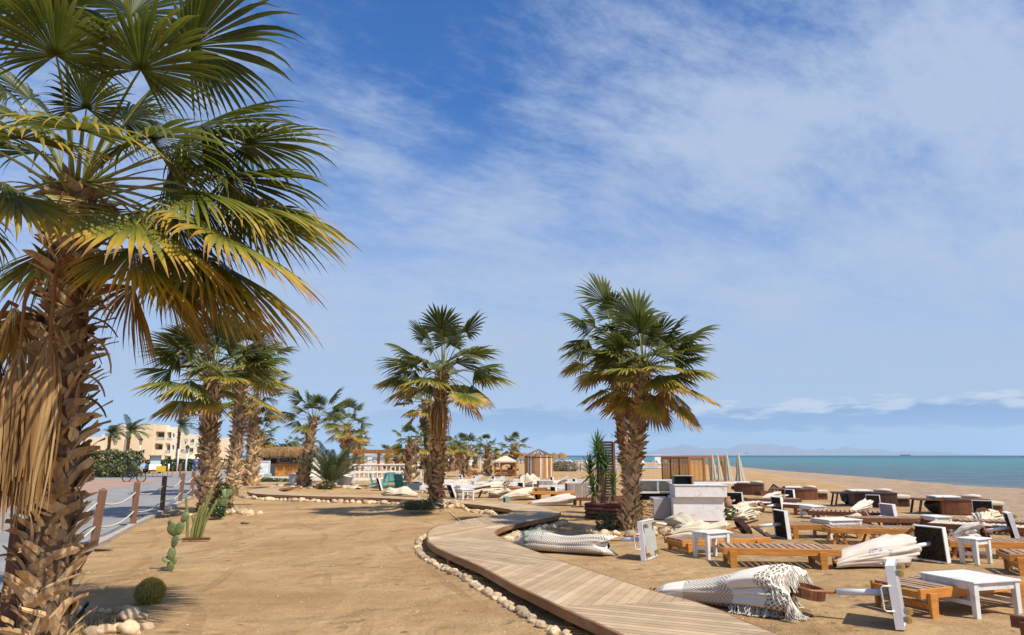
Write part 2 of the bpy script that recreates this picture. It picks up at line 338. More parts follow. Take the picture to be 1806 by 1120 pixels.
def sandmat():
    m = bpy.data.materials.new('sand'); m.use_nodes = True; nt = m.node_tree; N = nt.nodes; K = nt.links
    b = N['Principled BSDF']; b.inputs['Roughness'].default_value = .95; b.inputs['Specular IOR Level'].default_value = .1
    g = N.new('ShaderNodeNewGeometry')
    def nz(sc, det=4, ro=.55, sx=1, sy=1, dist=0):
        mp = N.new('ShaderNodeMapping'); mp.inputs['Scale'].default_value = (sx, sy, 1); K.new(g.outputs['Position'], mp.inputs[0])
        n = N.new('ShaderNodeTexNoise'); n.inputs['Scale'].default_value = sc; n.inputs['Detail'].default_value = det; n.inputs['Roughness'].default_value = ro
        n.inputs['Distortion'].default_value = dist; K.new(mp.outputs[0], n.inputs['Vector']); return n.outputs['Fac']
    def mr(v, a, b_, c=0, d=1):
        n = N.new('ShaderNodeMapRange'); K.new(v, n.inputs[0]); n.inputs[1].default_value = a; n.inputs[2].default_value = b_; n.inputs[3].default_value = c; n.inputs[4].default_value = d; return n.outputs[0]
    def mix(f, a, c):
        n = N.new('ShaderNodeMix'); n.data_type = 'RGBA'; K.new(f, n.inputs[0])
        for i, v in ((6, a), (7, c)):
            if isinstance(v, tuple): n.inputs[i].default_value = v+(1,)
            else: K.new(v, n.inputs[i])
        return n.outputs[2]
    def mul(a, c):
        n = N.new('ShaderNodeMath'); n.operation = 'MULTIPLY'; K.new(a, n.inputs[0])
        if isinstance(c, (int, float)): n.inputs[1].default_value = c
        else: K.new(c, n.inputs[1])
        return n.outputs[0]
    def add(a, c):
        n = N.new('ShaderNodeMath'); n.operation = 'ADD'; K.new(a, n.inputs[0]); K.new(c, n.inputs[1]); return n.outputs[0]
    col = mix(mr(nz(.28, 6, .6, 1, 1.6), .38, .62), (.44, .268, .122), (.59, .388, .192))
    col = mix(mr(nz(1.7, 6, .65, 1, 1.3, .5), .44, .64, 0, .55), col, (.39, .235, .108))
    col = mix(mr(nz(38, 5, .75), .50, .66, 0, .6), col, (.30, .19, .10))
    col = mix(mr(nz(95, 3, .8), .60, .70, 0, .55), col, (.66, .52, .36))
    col = mix(mr(nz(1.0, 5, .6, 1.9, .22, .6), .50, .68, 0, .45), col, (.60, .41, .225))
    col = mix(mr(nz(7, 6, .8, 1.5, .5), .54, .68, 0, .5), col, (.34, .21, .105))
    # tyre tracks: two ribbed lanes that wander over the open sand
    sx_ = N.new('ShaderNodeSeparateXYZ'); K.new(g.outputs['Position'], sx_.inputs[0])
    def mm_(op, a, b_=0):
        n = N.new('ShaderNodeMath'); n.operation = op
        for i, v in ((0, a), (1, b_)):
            if isinstance(v, (int, float)): n.inputs[i].default_value = v
            else: K.new(v, n.inputs[i])
        return n.outputs[0]
    lane = mm_('ADD', mm_('MULTIPLY', sx_.outputs[0], .93), mm_('ADD', mm_('MULTIPLY', sx_.outputs[1], .30), mm_('MULTIPLY', nz(.12, 2, .5), 3.2)))
    fr = mm_('ABSOLUTE', mm_('SUBTRACT', mm_('FRACT', mm_('MULTIPLY', lane, .62), 0), .5))
    tr = mm_('MULTIPLY', mr(fr, .055, .035), mr(nz(.33, 3, .6), .44, .56))
    rib = mm_('SINE', mm_('ADD', mm_('MULTIPLY', sx_.outputs[1], 52), mm_('MULTIPLY', sx_.outputs[0], 22)), 0)
    col = mix(mul(tr, .38), col, (.33, .205, .10))
    at = N.new('ShaderNodeAttribute'); at.attribute_name = 'tint'
    beach = mix(mr(nz(.5, 6, .7), .35, .65), (.40, .27, .17), (.50, .36, .25))
    beach = mix(mr(nz(2.6, 5, .7, .5, 1.5), .47, .60, 0, .55), beach, (.30, .20, .125))
    col = mix(mr(at.outputs['Fac'], .1, .6), col, beach)
    col = mix(mr(at.outputs['Fac'], 1.4, 1.9), col, (.15, .105, .075))
    K.new(col, b.inputs['Base Color'])
    h = add(mul(nz(3.2, 5, .6), .5), add(mul(nz(15, 4, .6), .32), mul(nz(70, 3, .7), .22)))
    h = add(h, mul(mul(nz(1.4, 4, .6, .45, 1.6), mr(at.outputs['Fac'], .1, .6)), 2.2))
    vo = N.new('ShaderNodeTexVoronoi'); vo.inputs['Scale'].default_value = 2.6; vo.feature = 'SMOOTH_F1'; K.new(g.outputs['Position'], vo.inputs['Vector'])
    h = add(h, mul(mul(mr(vo.outputs['Distance'], .05, .30), mr(nz(.45, 3, .5), .47, .58)), .8))
    h = add(h, mul(mm_('MULTIPLY', tr, mm_('ADD', mm_('MULTIPLY', rib, .5), -1.)), .12))
    bp = N.new('ShaderNodeBump'); bp.inputs['Strength'].default_value = .9; bp.inputs['Distance'].default_value = .14; K.new(h, bp.inputs['Height']); K.new(bp.outputs[0], b.inputs['Normal'])
    return m
MT['sand'] = sandmat()
def flatmat(name, c1, c2, kind):
    m = bpy.data.materials.new(name); m.use_nodes = True; nt = m.node_tree; N = nt.nodes; K = nt.links
    b = N['Principled BSDF']; b.inputs['Roughness'].default_value = .85; b.inputs['Specular IOR Level'].default_value = .2
    g = N.new('ShaderNodeNewGeometry'); mp = N.new('ShaderNodeMapping'); mp.inputs['Rotation'].default_value = (0, 0, R_(20)); K.new(g.outputs['Position'], mp.inputs[0])
    n = N.new('ShaderNodeTexNoise'); n.inputs['Scale'].default_value = .8; n.inputs['Detail'].default_value = 8; K.new(mp.outputs[0], n.inputs['Vector'])
    r = N.new('ShaderNodeValToRGB'); r.color_ramp.elements[0].position = .35; r.color_ramp.elements[1].position = .65
    r.color_ramp.elements[0].color = c1+(1,); r.color_ramp.elements[1].color = c2+(1,); K.new(n.outputs['Fac'], r.inputs[0])
    br = N.new('ShaderNodeTexBrick'); br.inputs['Scale'].default_value = 1; br.inputs['Brick Width'].default_value = .22; br.inputs['Row Height'].default_value = .11
    br.inputs['Mortar Size'].default_value = .008; br.inputs['Color1'].default_value = (.93,)*3+(1,); br.inputs['Color2'].default_value = (1.06,)*3+(1,); br.inputs['Mortar'].default_value = (.62,)*3+(1,)
    K.new(mp.outputs[0], br.inputs['Vector'])
    mx = N.new('ShaderNodeMix'); mx.data_type = 'RGBA'; mx.blend_type = 'MULTIPLY'; mx.inputs[0].default_value = 1; K.new(r.outputs[0], mx.inputs[6]); K.new(br.outputs[0], mx.inputs[7])
    K.new(mx.outputs[2], b.inputs['Base Color']); return m
MT['road'] = flatmat('grey_paving', (.255, .245, .235), (.325, .31, .295), 0)
MT['pink'] = flatmat('pink_paving', (.36, .22, .165), (.46, .30, .23), 1)
MT['concrete'] = mat('kerb_concrete', (.46, .40, .33), (.36, .31, .26), scale=6, rough=.9, bump=.4)
def seamat():
    m = bpy.data.materials.new('sea_water'); m.use_nodes = True; nt = m.node_tree; N = nt.nodes; K = nt.links
    b = N['Principled BSDF']; b.inputs['Roughness'].default_value = .25; b.inputs['Specular IOR Level'].default_value = .14
    g = N.new('ShaderNodeNewGeometry'); sp = N.new('ShaderNodeSeparateXYZ'); K.new(g.outputs['Position'], sp.inputs[0])
    at = N.new('ShaderNodeAttribute'); at.attribute_name = 'tint'
    n = N.new('ShaderNodeTexNoise'); n.inputs['Scale'].default_value = .012; n.inputs['Detail'].default_value = 5
    mp0 = N.new('ShaderNodeMapping'); mp0.inputs['Scale'].default_value = (.3, 1.5, 1); K.new(g.outputs['Position'], mp0.inputs[0]); K.new(mp0.outputs[0], n.inputs['Vector'])
    ad = N.new('ShaderNodeMath'); ad.operation = 'MULTIPLY_ADD'; K.new(n.outputs['Fac'], ad.inputs[0]); ad.inputs[1].default_value = .16; K.new(at.outputs['Fac'], ad.inputs[2])
    r = N.new('ShaderNodeValToRGB'); e = r.color_ramp.elements
    e[0].position = .0; e[0].color = (.46, .44, .38, 1); e[1].position = 1; e[1].color = (.005, .035, .10, 1)
    for p, c in ((.085, (.20, .23, .22, 1)), (.16, (.105, .155, .17, 1)), (.36, (.085, .165, .185, 1)), (.52, (.065, .20, .215, 1)), (.70, (.040, .235, .235, 1)), (.86, (.012, .07, .15, 1))): q = e.new(p); q.color = c
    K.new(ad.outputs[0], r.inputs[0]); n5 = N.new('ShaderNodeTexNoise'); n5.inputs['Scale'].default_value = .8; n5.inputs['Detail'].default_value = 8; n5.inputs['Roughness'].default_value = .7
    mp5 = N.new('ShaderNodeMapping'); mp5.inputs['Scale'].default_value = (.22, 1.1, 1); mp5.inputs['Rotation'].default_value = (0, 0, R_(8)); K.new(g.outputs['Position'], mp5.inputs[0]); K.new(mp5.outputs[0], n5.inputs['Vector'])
    r5 = N.new('ShaderNodeMapRange'); r5.inputs[1].default_value = .38; r5.inputs[2].default_value = .62; r5.inputs[3].default_value = .50; r5.inputs[4].default_value = 1.6; K.new(n5.outputs['Fac'], r5.inputs[0])  # wave shading and sky reflection painted into the water colour as streaky noise
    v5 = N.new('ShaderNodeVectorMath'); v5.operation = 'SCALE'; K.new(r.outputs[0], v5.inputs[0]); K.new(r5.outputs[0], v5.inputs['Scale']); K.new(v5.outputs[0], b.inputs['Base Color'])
    mp = N.new('ShaderNodeMapping'); mp.inputs['Scale'].default_value = (.45, 1.5, 1); mp.inputs['Rotation'].default_value = (0, 0, R_(12)); K.new(g.outputs['Position'], mp.inputs[0])
    n2 = N.new('ShaderNodeTexNoise'); n2.inputs['Scale'].default_value = .55; n2.inputs['Detail'].default_value = 7; n2.inputs['Roughness'].default_value = .62; K.new(mp.outputs[0], n2.inputs['Vector'])
    bp = N.new('ShaderNodeBump'); bp.inputs['Strength'].default_value = 1.; bp.inputs['Distance'].default_value = 2.6; K.new(n2.outputs['Fac'], bp.inputs['Height']); K.new(bp.outputs[0], b.inputs['Normal'])
    return m
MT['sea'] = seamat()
# mounds
PA = ringat(75, 1128, 1.25, .10); PG = ringat(765, 893, 1.05, .16); PL = ringat(1106, 938, .85, .12); PB = ringat(368, 905, .9, .10); PE = ringat(555, 860, 2.2, .14)
def polar_sheet(rs, azs, fz, ft):
    mb = MB(); n = len(azs)
    for r in rs:
        for a in azs:
            x = r*math.sin(a); y = r*math.cos(a); mb.v.append((x, y, fz(x, y))); mb.a.append(ft(x, y, r, a))
    for i in range(len(rs)-1):
        for k in range(n-1):
            mb.f.append((i*n+k, (i+1)*n+k, (i+1)*n+k+1, i*n+k+1)); mb.m.append(0)
    return mb
azs = [R_(a) for a in range(-180, -44, 4)]+[R_(-44+i*.3) for i in range(0, 294)]+[R_(a) for a in range(46, 181, 4)]
azs[-1] = PI; azs[0] = -PI
rs = [.05, .5, 1, 1.6]
while rs[-1] < 3900: rs.append(rs[-1]*1.032+.01)
def ft(x, y, r, a):
    s = Rsh(a)-r
    return 2. if s < 2.4 else max(0., min(1., (38-s)/14))*(1 if x > 0 or r > 100 else 0)
struct('ground', polar_sheet(rs, azs, gz, ft), MT['sand'], True)
# sea: one sheet to the horizon
srs = [12., 20, 30]
while srs[-1] < 9500: srs.append(srs[-1]*1.06)
def st(x, y, r, a):
    s = max(0, r-Rsh(a)); return min(1., math.log(1+s/9.)/math.log(1+3500/9.))
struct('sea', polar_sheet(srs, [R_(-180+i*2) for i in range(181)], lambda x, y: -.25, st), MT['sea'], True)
# lagoon behind the beach
lag = MB(); P = [G(a, b, .03) for a, b in ((962, 822.4), (1040, 821.7), (1180, 822.3), (1196, 825), (1120, 826.5), (1010, 826.6), (968, 824.5))]
lag.add(P, [tuple(range(len(P)-1, -1, -1))]); struct('lagoon', lag, mat('lagoon_water', (.25, .30, .36), (.30, .35, .42), rough=.08, spec=.7))
# road, pink paving, kerb
def sheet(name, px, z, m):
    mb = MB(); P = [G(a, b, 0) for a, b in px]; P = [Vector((p.x, p.y, z)) for p in P]
    mb.add(P, [tuple(range(len(P)))]); return struct(name, mb, m)
kr = [(-1500, 1890), (0, 1049), (124, 983), (170, 959), (225, 930), (285, 902), (337, 876), (400, 845), (430, 831)]
sheet('road', kr+[(395, 829), (330, 833), (230, 838), (120, 843), (0, 846), (-500, 852), (-1500, 870)], .030, MT['road'])
sheet('pink_paving', [(-900, 1080), (-300, 968), (0, 903), (137, 877), (190, 864.5), (262, 851.5), (300, 845), (268, 846), (157, 848), (0, 852), (-500, 862), (-1500, 885)], .036, MT['pink'])
kb = MB(); kp = [G(a, b, 0) for a, b in kr[1:]]
for a, b in zip(kp, kp[1:]):
    n = (b-a).normalized(); s = Vector((n.y, -n.x, 0))*.11
    kb.bar(a+s+Vector((0, 0, .015)), b+s+Vector((0, 0, .015)), .2, .16)
struct('kerb', kb, MT['concrete'])
# far mountains over the sea
mm = MB(); nx, ny = 150, 14
sky_px = [(1080, 800), (1130, 792), (1200, 786), (1260, 788), (1325, 781), (1380, 786), (1430, 791), (1480, 787), (1530, 792), (1600, 795), (1660, 796), (1720, 801), (1760, 804)]
def skyy(px):
    for (a, b), (c, d) in zip(sky_px, sky_px[1:]):
        if a <= px <= c: return b+(d-b)*(px-a)/(c-a)
    return 805
for j in range(ny+1):
    for i in range(nx+1):
        px = 1080+680*i/nx; Y = 26000+j*700
        t = j/ny; prof = math.sin(min(1, t*1.9)*PI/2) if t < .55 else math.cos((t-.55)/.45*PI/2)
        h = max(0, (803-skyy(px)))/F*30000*prof; h *= .86+.5*noise.noise(Vector((px*.045, j*.35, 1)))+.28*noise.noise(Vector((px*.16, j*.7, 2)))
        mm.v.append(((px-903)/F*Y, Y, h-35)); mm.a.append(.5)
for j in range(ny):
    for i in range(nx):
        a = j*(nx+1)+i; mm.f.append((a, a+1, a+nx+2, a+nx+1)); mm.m.append(0)
struct('mountains', mm, mat('desert_rock', (.26, .20, .15), (.17, .13, .10), scale=.002, rough=.95), True)
sp = MB()
for (a, b, y0, h, seed) in ((1040, 1195, 7400, 16, 1),):
    n = 40
    for i in range(n+1):
        t = i/n; x = ((a+(b-a)*t)-903)/F*y0; hh = h*math.sin(PI*t)**.6*(.7+.5*noise.noise(Vector((t*5, seed, 0))))
        sp.v += [(x, y0-150, -1.), (x, y0, hh), (x, y0+260, -1.)]; sp.a += [.5]*3
    for i in range(n):
        for k in (0, 1): sp.f.append((i*3+k, i*3+3+k, i*3+4+k, i*3+1+k)); sp.m.append(0)
struct('far_headland', sp, mat('headland_sand', (.55, .42, .32), (.45, .33, .25), scale=.01, rough=.9), True)
# ---------------------------------------------------------------- boardwalk
DZ = .20
def resamp(px, n):
    P = [G(a, b, DZ) for a, b in px]; L = [0]
    for a, b in zip(P, P[1:]): L.append(L[-1]+(b-a).length)
    out = []
    for i in range(n):
        t = L[-1]*i/(n-1); k = 0
        while k < len(L)-2 and L[k+1] < t: k += 1
        f = (t-L[k])/max(1e-6, L[k+1]-L[k]); out.append(P[k].lerp(P[k+1], f))
    return out
secs = [  # left edge, right edge, steps, plank heading in degrees (world), per section
 ([(1290, 1215), (1100, 1119), (1062, 1101), (1025, 1085), (990, 1069)], [(1800, 1330), (1371, 1119), (1314, 1097), (1273, 1078), (1220, 1060)], 8, 'a'),
 ([(990, 1069), (950.7, 1050), (911, 1032), (879, 1014), (851, 999)], [(1220, 1060), (1173, 1048), (1126, 1035), (1094.7, 1023.7), (1048, 1008.6), (1001.8, 993.5)], 8, 'b'),
 ([(851, 999), (825, 988), (793, 975), (769.6, 964.5), (758, 955)], [(1001.8, 993.5), (955.4, 977), (909, 960), (885.7, 949.4), (873, 943.6)], 10, 'c'),
 ([(758, 955), (754.5, 946), (755.7, 938), (765, 931), (790.5, 922.7)], [(873, 943.6), (871.8, 937.8), (876, 934), (885.7, 929.6), (896, 926.5)], 12, 'd'),
 ([(790.5, 922.7), (830, 915), (862.5, 910), (897, 905.7)], [(896, 926.5), (909, 923.8), (943.8, 917), (974, 911)], 10, 'e'),
 ([(897, 905.7), (904, 903.6), (905, 901.5), (899.7, 898)], [(974, 911), (986.7, 906.4), (988, 903), (974, 898.3), (953.5, 892.6)], 10, 'f'),
 ([(899.7, 898), (862.5, 892.5), (830, 889), (769.6, 883), (700, 879.7), (661, 877.5), (586, 876), (519.7, 874), (470, 872)], [(953.5, 892.6), (890.4, 886), (827, 882), (768, 879), (700, 875.3), (619, 873.2), (553, 871), (519.7, 869.8)], 26, 'g'),
 ([(470, 872), (445, 870), (437.4, 867.5), (438.3, 865), (453, 862)], [(519.7, 869.8), (497, 867), (489.8, 864.9), (493, 861.5)], 10, 'h'),
 ([(453, 862), (486, 858), (513, 854.6), (543, 853)], [(493, 861.5), (519.7, 858.4), (543, 856)], 6, 'i')]
deck = MB(); LE = []; RE = []; rnd = random.Random(5)
def clip(poly, n, d, keep):
    out = []
    for i in range(len(poly)):
        a, b = poly[i], poly[(i+1) % len(poly)]; da, db = (a.dot(n)-d)*keep, (b.dot(n)-d)*keep
        if da >= 0: out.append(a)
        if (da >= 0) != (db >= 0): out.append(a.lerp(b, da/(da-db)))
    return out
HEAD = {}
for si, (l, r, n, key) in enumerate(secs):
    A = resamp(l, n+1); B = resamp(r, n+1)
    LE += A if si == 0 else A[1:]; RE += B if si == 0 else B[1:]
    # plank direction: from a pair of picture points lying on one plank gap, else straight across
    pp = {'a': ((1126, 1089), (1340, 1118)), 'b': ((1000, 1069), (1126, 1010.)), 'c': ((800, 948), (985, 971)), 'd': ((776, 945), (880, 926)), 'e': ((845, 927), (826, 915)), 'f': None, 'g': ((455, 867), (462, 870.5))}.get(key)
    if key == 'b': pp = ((967, 1055), (1048, 1009))
    if key == 'a': pp = ((1000, 1068), (1126, 1080))
    m0 = (A[n//2]-B[n//2])
    dr = (G(*pp[1], DZ)-G(*pp[0], DZ)) if pp else m0
    if key in 'ghi': dr = m0
    dr.z = 0; dr.normalize(); nn = Vector((dr.y, -dr.x, 0)); pw = .115; gap = .012 if key in 'abcde' else .022
    tints = {}
    for i in range(n):
        quad = [A[i], A[i+1], B[i+1], B[i]]; ds = [p.dot(nn) for p in quad]
        k = math.floor(min(ds)/pw)
        while k*pw < max(ds):
            pc = clip(clip(quad, nn, k*pw+gap/2, 1), nn, (k+1)*pw-gap/2, -1) if True else quad
            if len(pc) > 2:
                if k not in tints: tints[k] = rnd.uniform(.0, 1)
                deck.t = tints[k]; m = len(pc)
                lo = [p-Vector((0, 0, .028)) for p in pc]
                deck.add(pc+lo, [tuple(range(m-1, -1, -1))]+[(q, (q+1) % m, m+(q+1) % m, m+q) for q in range(m)])
            k += 1
bw = thing('boardwalk', 'winding weathered plank boardwalk curving across the sand between two rows of pale stones', 'boardwalk')
ob('planks', deck, MT['deck'], bw)
def fascia(E, side):
    mb = MB()
    for i in range(len(E)-1):
        a, b = E[i], E[i+1]; t = (b-a).normalized(); s = Vector((t.y, -t.x, 0))*side*.018
        mb.bar(a+s-Vector((0, 0, .055)), b+s-Vector((0, 0, .055)), .034, .105)
        if i % 2 == 0: mb.box(a-s*5+Vector((0, 0, -.14)), (.08, .08, .18))
    return mb
ob('fascia', fascia(LE, -1), MT['fascia'], bw); ob('fascia', fascia(RE, 1), MT['fascia'], bw)
jo = MB()
for i in range(len(LE)-1):
    for E in (LE, RE):
        O = RE if E is LE else LE
        a = E[i].lerp(O[i], .12); b = E[i+1].lerp(O[i+1], .12); jo.bar(a-Vector((0, 0, .11)), b-Vector((0, 0, .11)), .05, .16)
ob('joist', jo, MT['dark'], bw)
# ---------------------------------------------------------------- stones
STN = []
for i in range(6):
    mb = MB(); r = random.Random(i); mb.ico((0, 0, 0), 1, 3, (1, r.uniform(.7, .95), r.uniform(.6, .8)), .34, i+1); STN.append(mb.mesh('stone', MT['stone'], True))
    at = STN[-1].attributes['tint']; at.data.foreach_set('value', [r.uniform(.1, .9)]*len(STN[-1].vertices))
def stone(p, s, label, group, rr):
    o = link('stone', STN[rr.randrange(6)]); o.location = (p[0], p[1], gz(p[0], p[1])+s*rr.uniform(.08, .38)); o.rotation_euler = (rr.uniform(-.3, .3), rr.uniform(-.3, .3), rr.uniform(0, 6.28)); o.scale = (s*rr.uniform(.9, 1.25), s*rr.uniform(.8, 1.1), s*rr.uniform(.8, 1.1))
    tag(o, label, 'stone', group); return o
rr = random.Random(9)
def row(E, side, off, s0, s1, step, label, group, lim=400):
    acc = 0; n = 0
    for i in range(len(E)-1):
        a, b = E[i], E[i+1]; t = b-a; L = t.length; t.normalize(); s = Vector((t.y, -t.x, 0))*side
        while acc < L and n < lim:
            p = a+t*acc+s*(off+rr.uniform(-.04, .04)); sz = rr.uniform(s0, s1); stone(p, sz, label, group, rr); n += 1; acc += sz*1.72*step
        acc -= L
nA = sum(s[2] for s in secs[:4])
row(LE[1:nA+1], -1, .20, .050, .085, 1.1, 'pale rounded stone in the row along the near left curve of the boardwalk', 'stones edging the near left side of the boardwalk')
n4 = sum(s[2] for s in secs[:3]); n6 = sum(s[2] for s in secs[:5]); n7 = sum(s[2] for s in secs[:6]); n8 = sum(s[2] for s in secs[:7])
row(RE[n4+3:n6+2], 1, .30, .08, .12, 1, 'pale stone in the row under the right hand bend of the boardwalk', 'stones edging the right bend of the boardwalk')
row(LE[n7+1:n8+6], -1, .26, .10, .16, 1.2, 'pale stone in the long row along the far straight run of the boardwalk', 'stones edging the far run of the boardwalk', 110)
def ring(c, r, n, s0, s1, label, group, a0=0, a1=2*PI, ry=1):
    for i in range(n):
        a = a0+(a1-a0)*i/n; p = Vector((c.x+r*math.cos(a), c.y+r*ry*math.sin(a), 0)); stone(p, rr.uniform(s0, s1), label, group, rr)
ring(PG, 1.12, 27, .11, .16, 'pale stone in the ring round the leaning palm in the middle', 'stones ringing the middle palm')
for i in range(9): stone(PG+Vector((.85+rr.uniform(-.3, .5), rr.uniform(-.3, .8), 0)), rr.uniform(.08, .14), 'pale stone in the loose heap right of the middle palm', 'loose stones by the middle palm', rr)
ring(PL, .92, 19, .09, .14, 'pale stone in the ring round the twin palms on the right', 'stones ringing the twin palms')
for i in range(7): stone(PL+Vector((1.05+rr.uniform(-.2, .35), rr.uniform(-.6, .3), 0)), rr.uniform(.10, .15), 'pale stone in the heap right of the twin palms', 'loose stones by the twin palms', rr)
ring(PB, .95, 14, .09, .16, 'pale stone in the ring round the stout palm by the rope fence', 'stones ringing the palm by the rope fence', -PI*.9, PI*.3)
for i in range(10): stone(PB+Vector((.95+rr.uniform(-.3, .6), rr.uniform(-.5, .4), 0)), rr.uniform(.09, .17), 'pale stone in the heap right of the palm by the rope fence', 'loose stones by the rope fence palm', rr)
ring(PE, 2.3, 30, .12, .19, 'pale stone in the ring round the two slim palms by the thatched bar', 'stones ringing the slim palms', -PI, PI, .8)
for px, py, s in ((138, 1083, .07), (151, 1083, .045), (164, 1082, .050), (178, 1081, .045), (191, 1082, .045), (206, 1083, .055), (222, 1081, .085), (236, 1084, .085), (226, 1096, .125), (250, 1094, .085), (260, 1111, .07), (182, 1119, .10), (206, 1117, .09), (228, 1119, .10), (160, 1121, .08)):
    stone(G(px, py, .08), s, 'pale stone in the low ring at the foot of the big foreground palm', 'stones round the foot of the foreground palm', rr)

# ---------------------------------------------------------------- the air over the sea
hz_ = MB(); hz_.box((0, 22000, 600), (90000, 46000, 1208)); ho = ob('haze', hz_, bpy.data.materials.new('haze_air')); ho['kind'] = 'stuff'
hm = ho.data.materials[0]; hm.use_nodes = True; hn = hm.node_tree.nodes; hn.remove(hn['Principled BSDF']); pv = hn.new('ShaderNodeVolumePrincipled'); pv.inputs['Color'].default_value = (.58, .80, 1, 1); pv.inputs['Density'].default_value = .000042; pv.inputs['Anisotropy'].default_value = .0
hm.node_tree.links.new(pv.outputs[0], hn['Material Output'].inputs['Volume'])
# ================================================================ PALMS
def rot(v, ax, a): return Matrix.Rotation(a, 3, ax) @ v
def fan_mesh(name, seed, elev, L, R, nseg, nst, age, phimax=148, bend=22, droop=1.0, pr=.024, dead=False, curl=0., fold=.3, tipg=.45, t0=.55, fz=.46):
    rn = random.Random(seed); mb = MB(); mb.mi = 1
    th = R_(elev); p = Vector((0, 0, 0)); pts = [p.copy()]; n = 8
    for i in range(n):
        th -= R_(bend)/n*(.4+1.2*i/n); p = p+Vector((math.cos(th), 0, math.sin(th)))*L/n; pts.append(p.copy())
    mb.tube(pts, [pr*(1-.6*i/n) for i in range(n+1)], 5 if nst > 4 else 4, flat=.6)
    mb.mi = 0
    d0 = Vector((math.cos(th), 0, math.sin(th))); sd = Vector((0, 1, 0)); nn = Vector((-math.sin(th), 0, math.cos(th)))
    if curl: d0 = rot(d0, sd, R_(curl)); nn = rot(nn, sd, R_(curl))
    dphi = 2*R_(phimax)/nseg
    for i in range(nseg):
        ph = -R_(phimax)+dphi*(i+.5)
        Ri = R*(.62+.38*math.cos(ph*.66))*rn.uniform(.93, 1.06)
        e = math.cos(ph)*d0+math.sin(ph)*sd+nn*(.12-fold*math.sin(ph)**2); e.normalize()
        lat = -math.sin(ph)*d0+math.cos(ph)*sd
        q = pts[-1]+d0*.0; dr = e.copy(); fuse = fz+.08*math.cos(ph)+rn.uniform(-.03, .03)
        tw = rn.uniform(-1.4, 1.4); dk = droop*rn.uniform(.6, 1.6); sa = rn.uniform(-.10, .14); wind = Vector((.22, .05, 0))
        rows = []; ages = []
        brk = rn.random() < .20
        for k in range(nst+1):
            t = k/nst
            w = Ri*math.tan(dphi/2)*1.08*t if t < fuse else Ri*math.tan(dphi/2)*1.08*fuse*max(.02, 1-((t-fuse)/(1-fuse))**1.25)
            if k == 0: w = .004
            la = (lat-dr*lat.dot(dr)).normalized(); nr = la.cross(dr)*-1
            if t > fuse: la2 = rot(la, dr, tw*(t-fuse)*1.6)
            else: la2 = la
            rows.append((q-la2*w, q+nr*w*(.75 if t <= fuse else .45), q+la2*w))
            ages.append(age+sa+(max(0, t-t0)**1.3)*tipg)
            g = dk*(.16+2.3*max(0, t-fuse*.85)**1.1*(2.2 if brk and t > fuse else 1))
            dr = (dr+(Vector((0, 0, -1))+wind)*g*(2.6/nst)*.55).normalized(); q = q+dr*Ri/nst
        vs = [v for r in rows for v in r]; aa = [a for a in ages for _ in range(3)]; fs = []
        for k in range(nst):
            o = k*3; fs += [(o, o+1, o+4, o+3), (o+1, o+2, o+5, o+4)]
        mb.add(vs, fs, aa)
    return mb.mesh(name, [MT['deadleaf'], MT['deadstem']] if dead else [MT['palm'], MT['petiole']])
def trunk_mb(path, rad, nb, bl, bw, jut, seed, low=.2, hang=0.):
    """tapered trunk with criss-cross leaf bases"""
    rn = random.Random(seed); mb = MB(); mb.mi = 1; mb.t = .5
    mb.tube(path, rad, 14); mb.mi = 0; P = [Vector(p) for p in path]; n = len(P)-1
    for i in range(nb):
        s = (i+.5)/nb; fi = s*n; k = min(n-1, int(fi)); f = fi-k; c = P[k].lerp(P[k+1], f); r = rad[k]*(1-f)+rad[k+1]*f
        ax = (P[k+1]-P[k]).normalized(); a = i*2.39996+rn.uniform(-.25, .25)
        out = Vector((math.cos(a), math.sin(a), 0)); out = (out-ax*out.dot(ax)).normalized(); sdv = ax.cross(out)
        lean = (1 if i % 2 else -1)*rn.uniform(.25, 1.25); up = (ax*math.cos(lean)+sdv*math.sin(lean)).normalized(); sid = up.cross(out).normalized()
        j = jut*(rn.uniform(.15, 1.0) if rn.random() < .82 else rn.uniform(1.0, 2.2))*(1+hang*max(0, s-.6)*2.5); L = bl*rn.uniform(.7, 1.25); w = bw*rn.uniform(.55, 1.35)
        q = c+out*r*.90-up*L*.25; dr = (up+out*.18).normalized(); rows = []; m = 5
        cl = rn.uniform(-.4, 1.5)*j; tt = max(0, min(1, .78-.62*s+rn.uniform(-.35, .35))); cur = rn.uniform(-.3, .6)
        fib = rn.random() < .25; w *= .4 if fib else 1; L *= 1.25 if fib else 1; rag = rn.uniform(.25, .9)
        for h in range(m+1):
            t = h/m; ww = w*(1-.40*t**1.5)*(rn.uniform(.85, 1.12))*(1 if h < m else rag)
            nr = sid.cross(dr).normalized()
            if nr.dot(out) < 0: nr = -nr
            rows.append((q-sid*ww/2, q+nr*ww*.12+sid*ww*rn.uniform(-.1, .1), q+sid*ww/2+(up*rn.uniform(-.04, .04) if h == m else up*0)))
            dr = (dr+out*(j*.34)+(-ax)*(cl*.18*t)+sid*cur*.10).normalized(); q = q+dr*L/m
        vs = [v for rw in rows for v in rw]; fs = []
        for h in range(m): o = h*3; fs += [(o, o+1, o+4, o+3), (o+1, o+2, o+5, o+4)]
        mb.add(vs, fs, tt)
    return mb
FV = {}
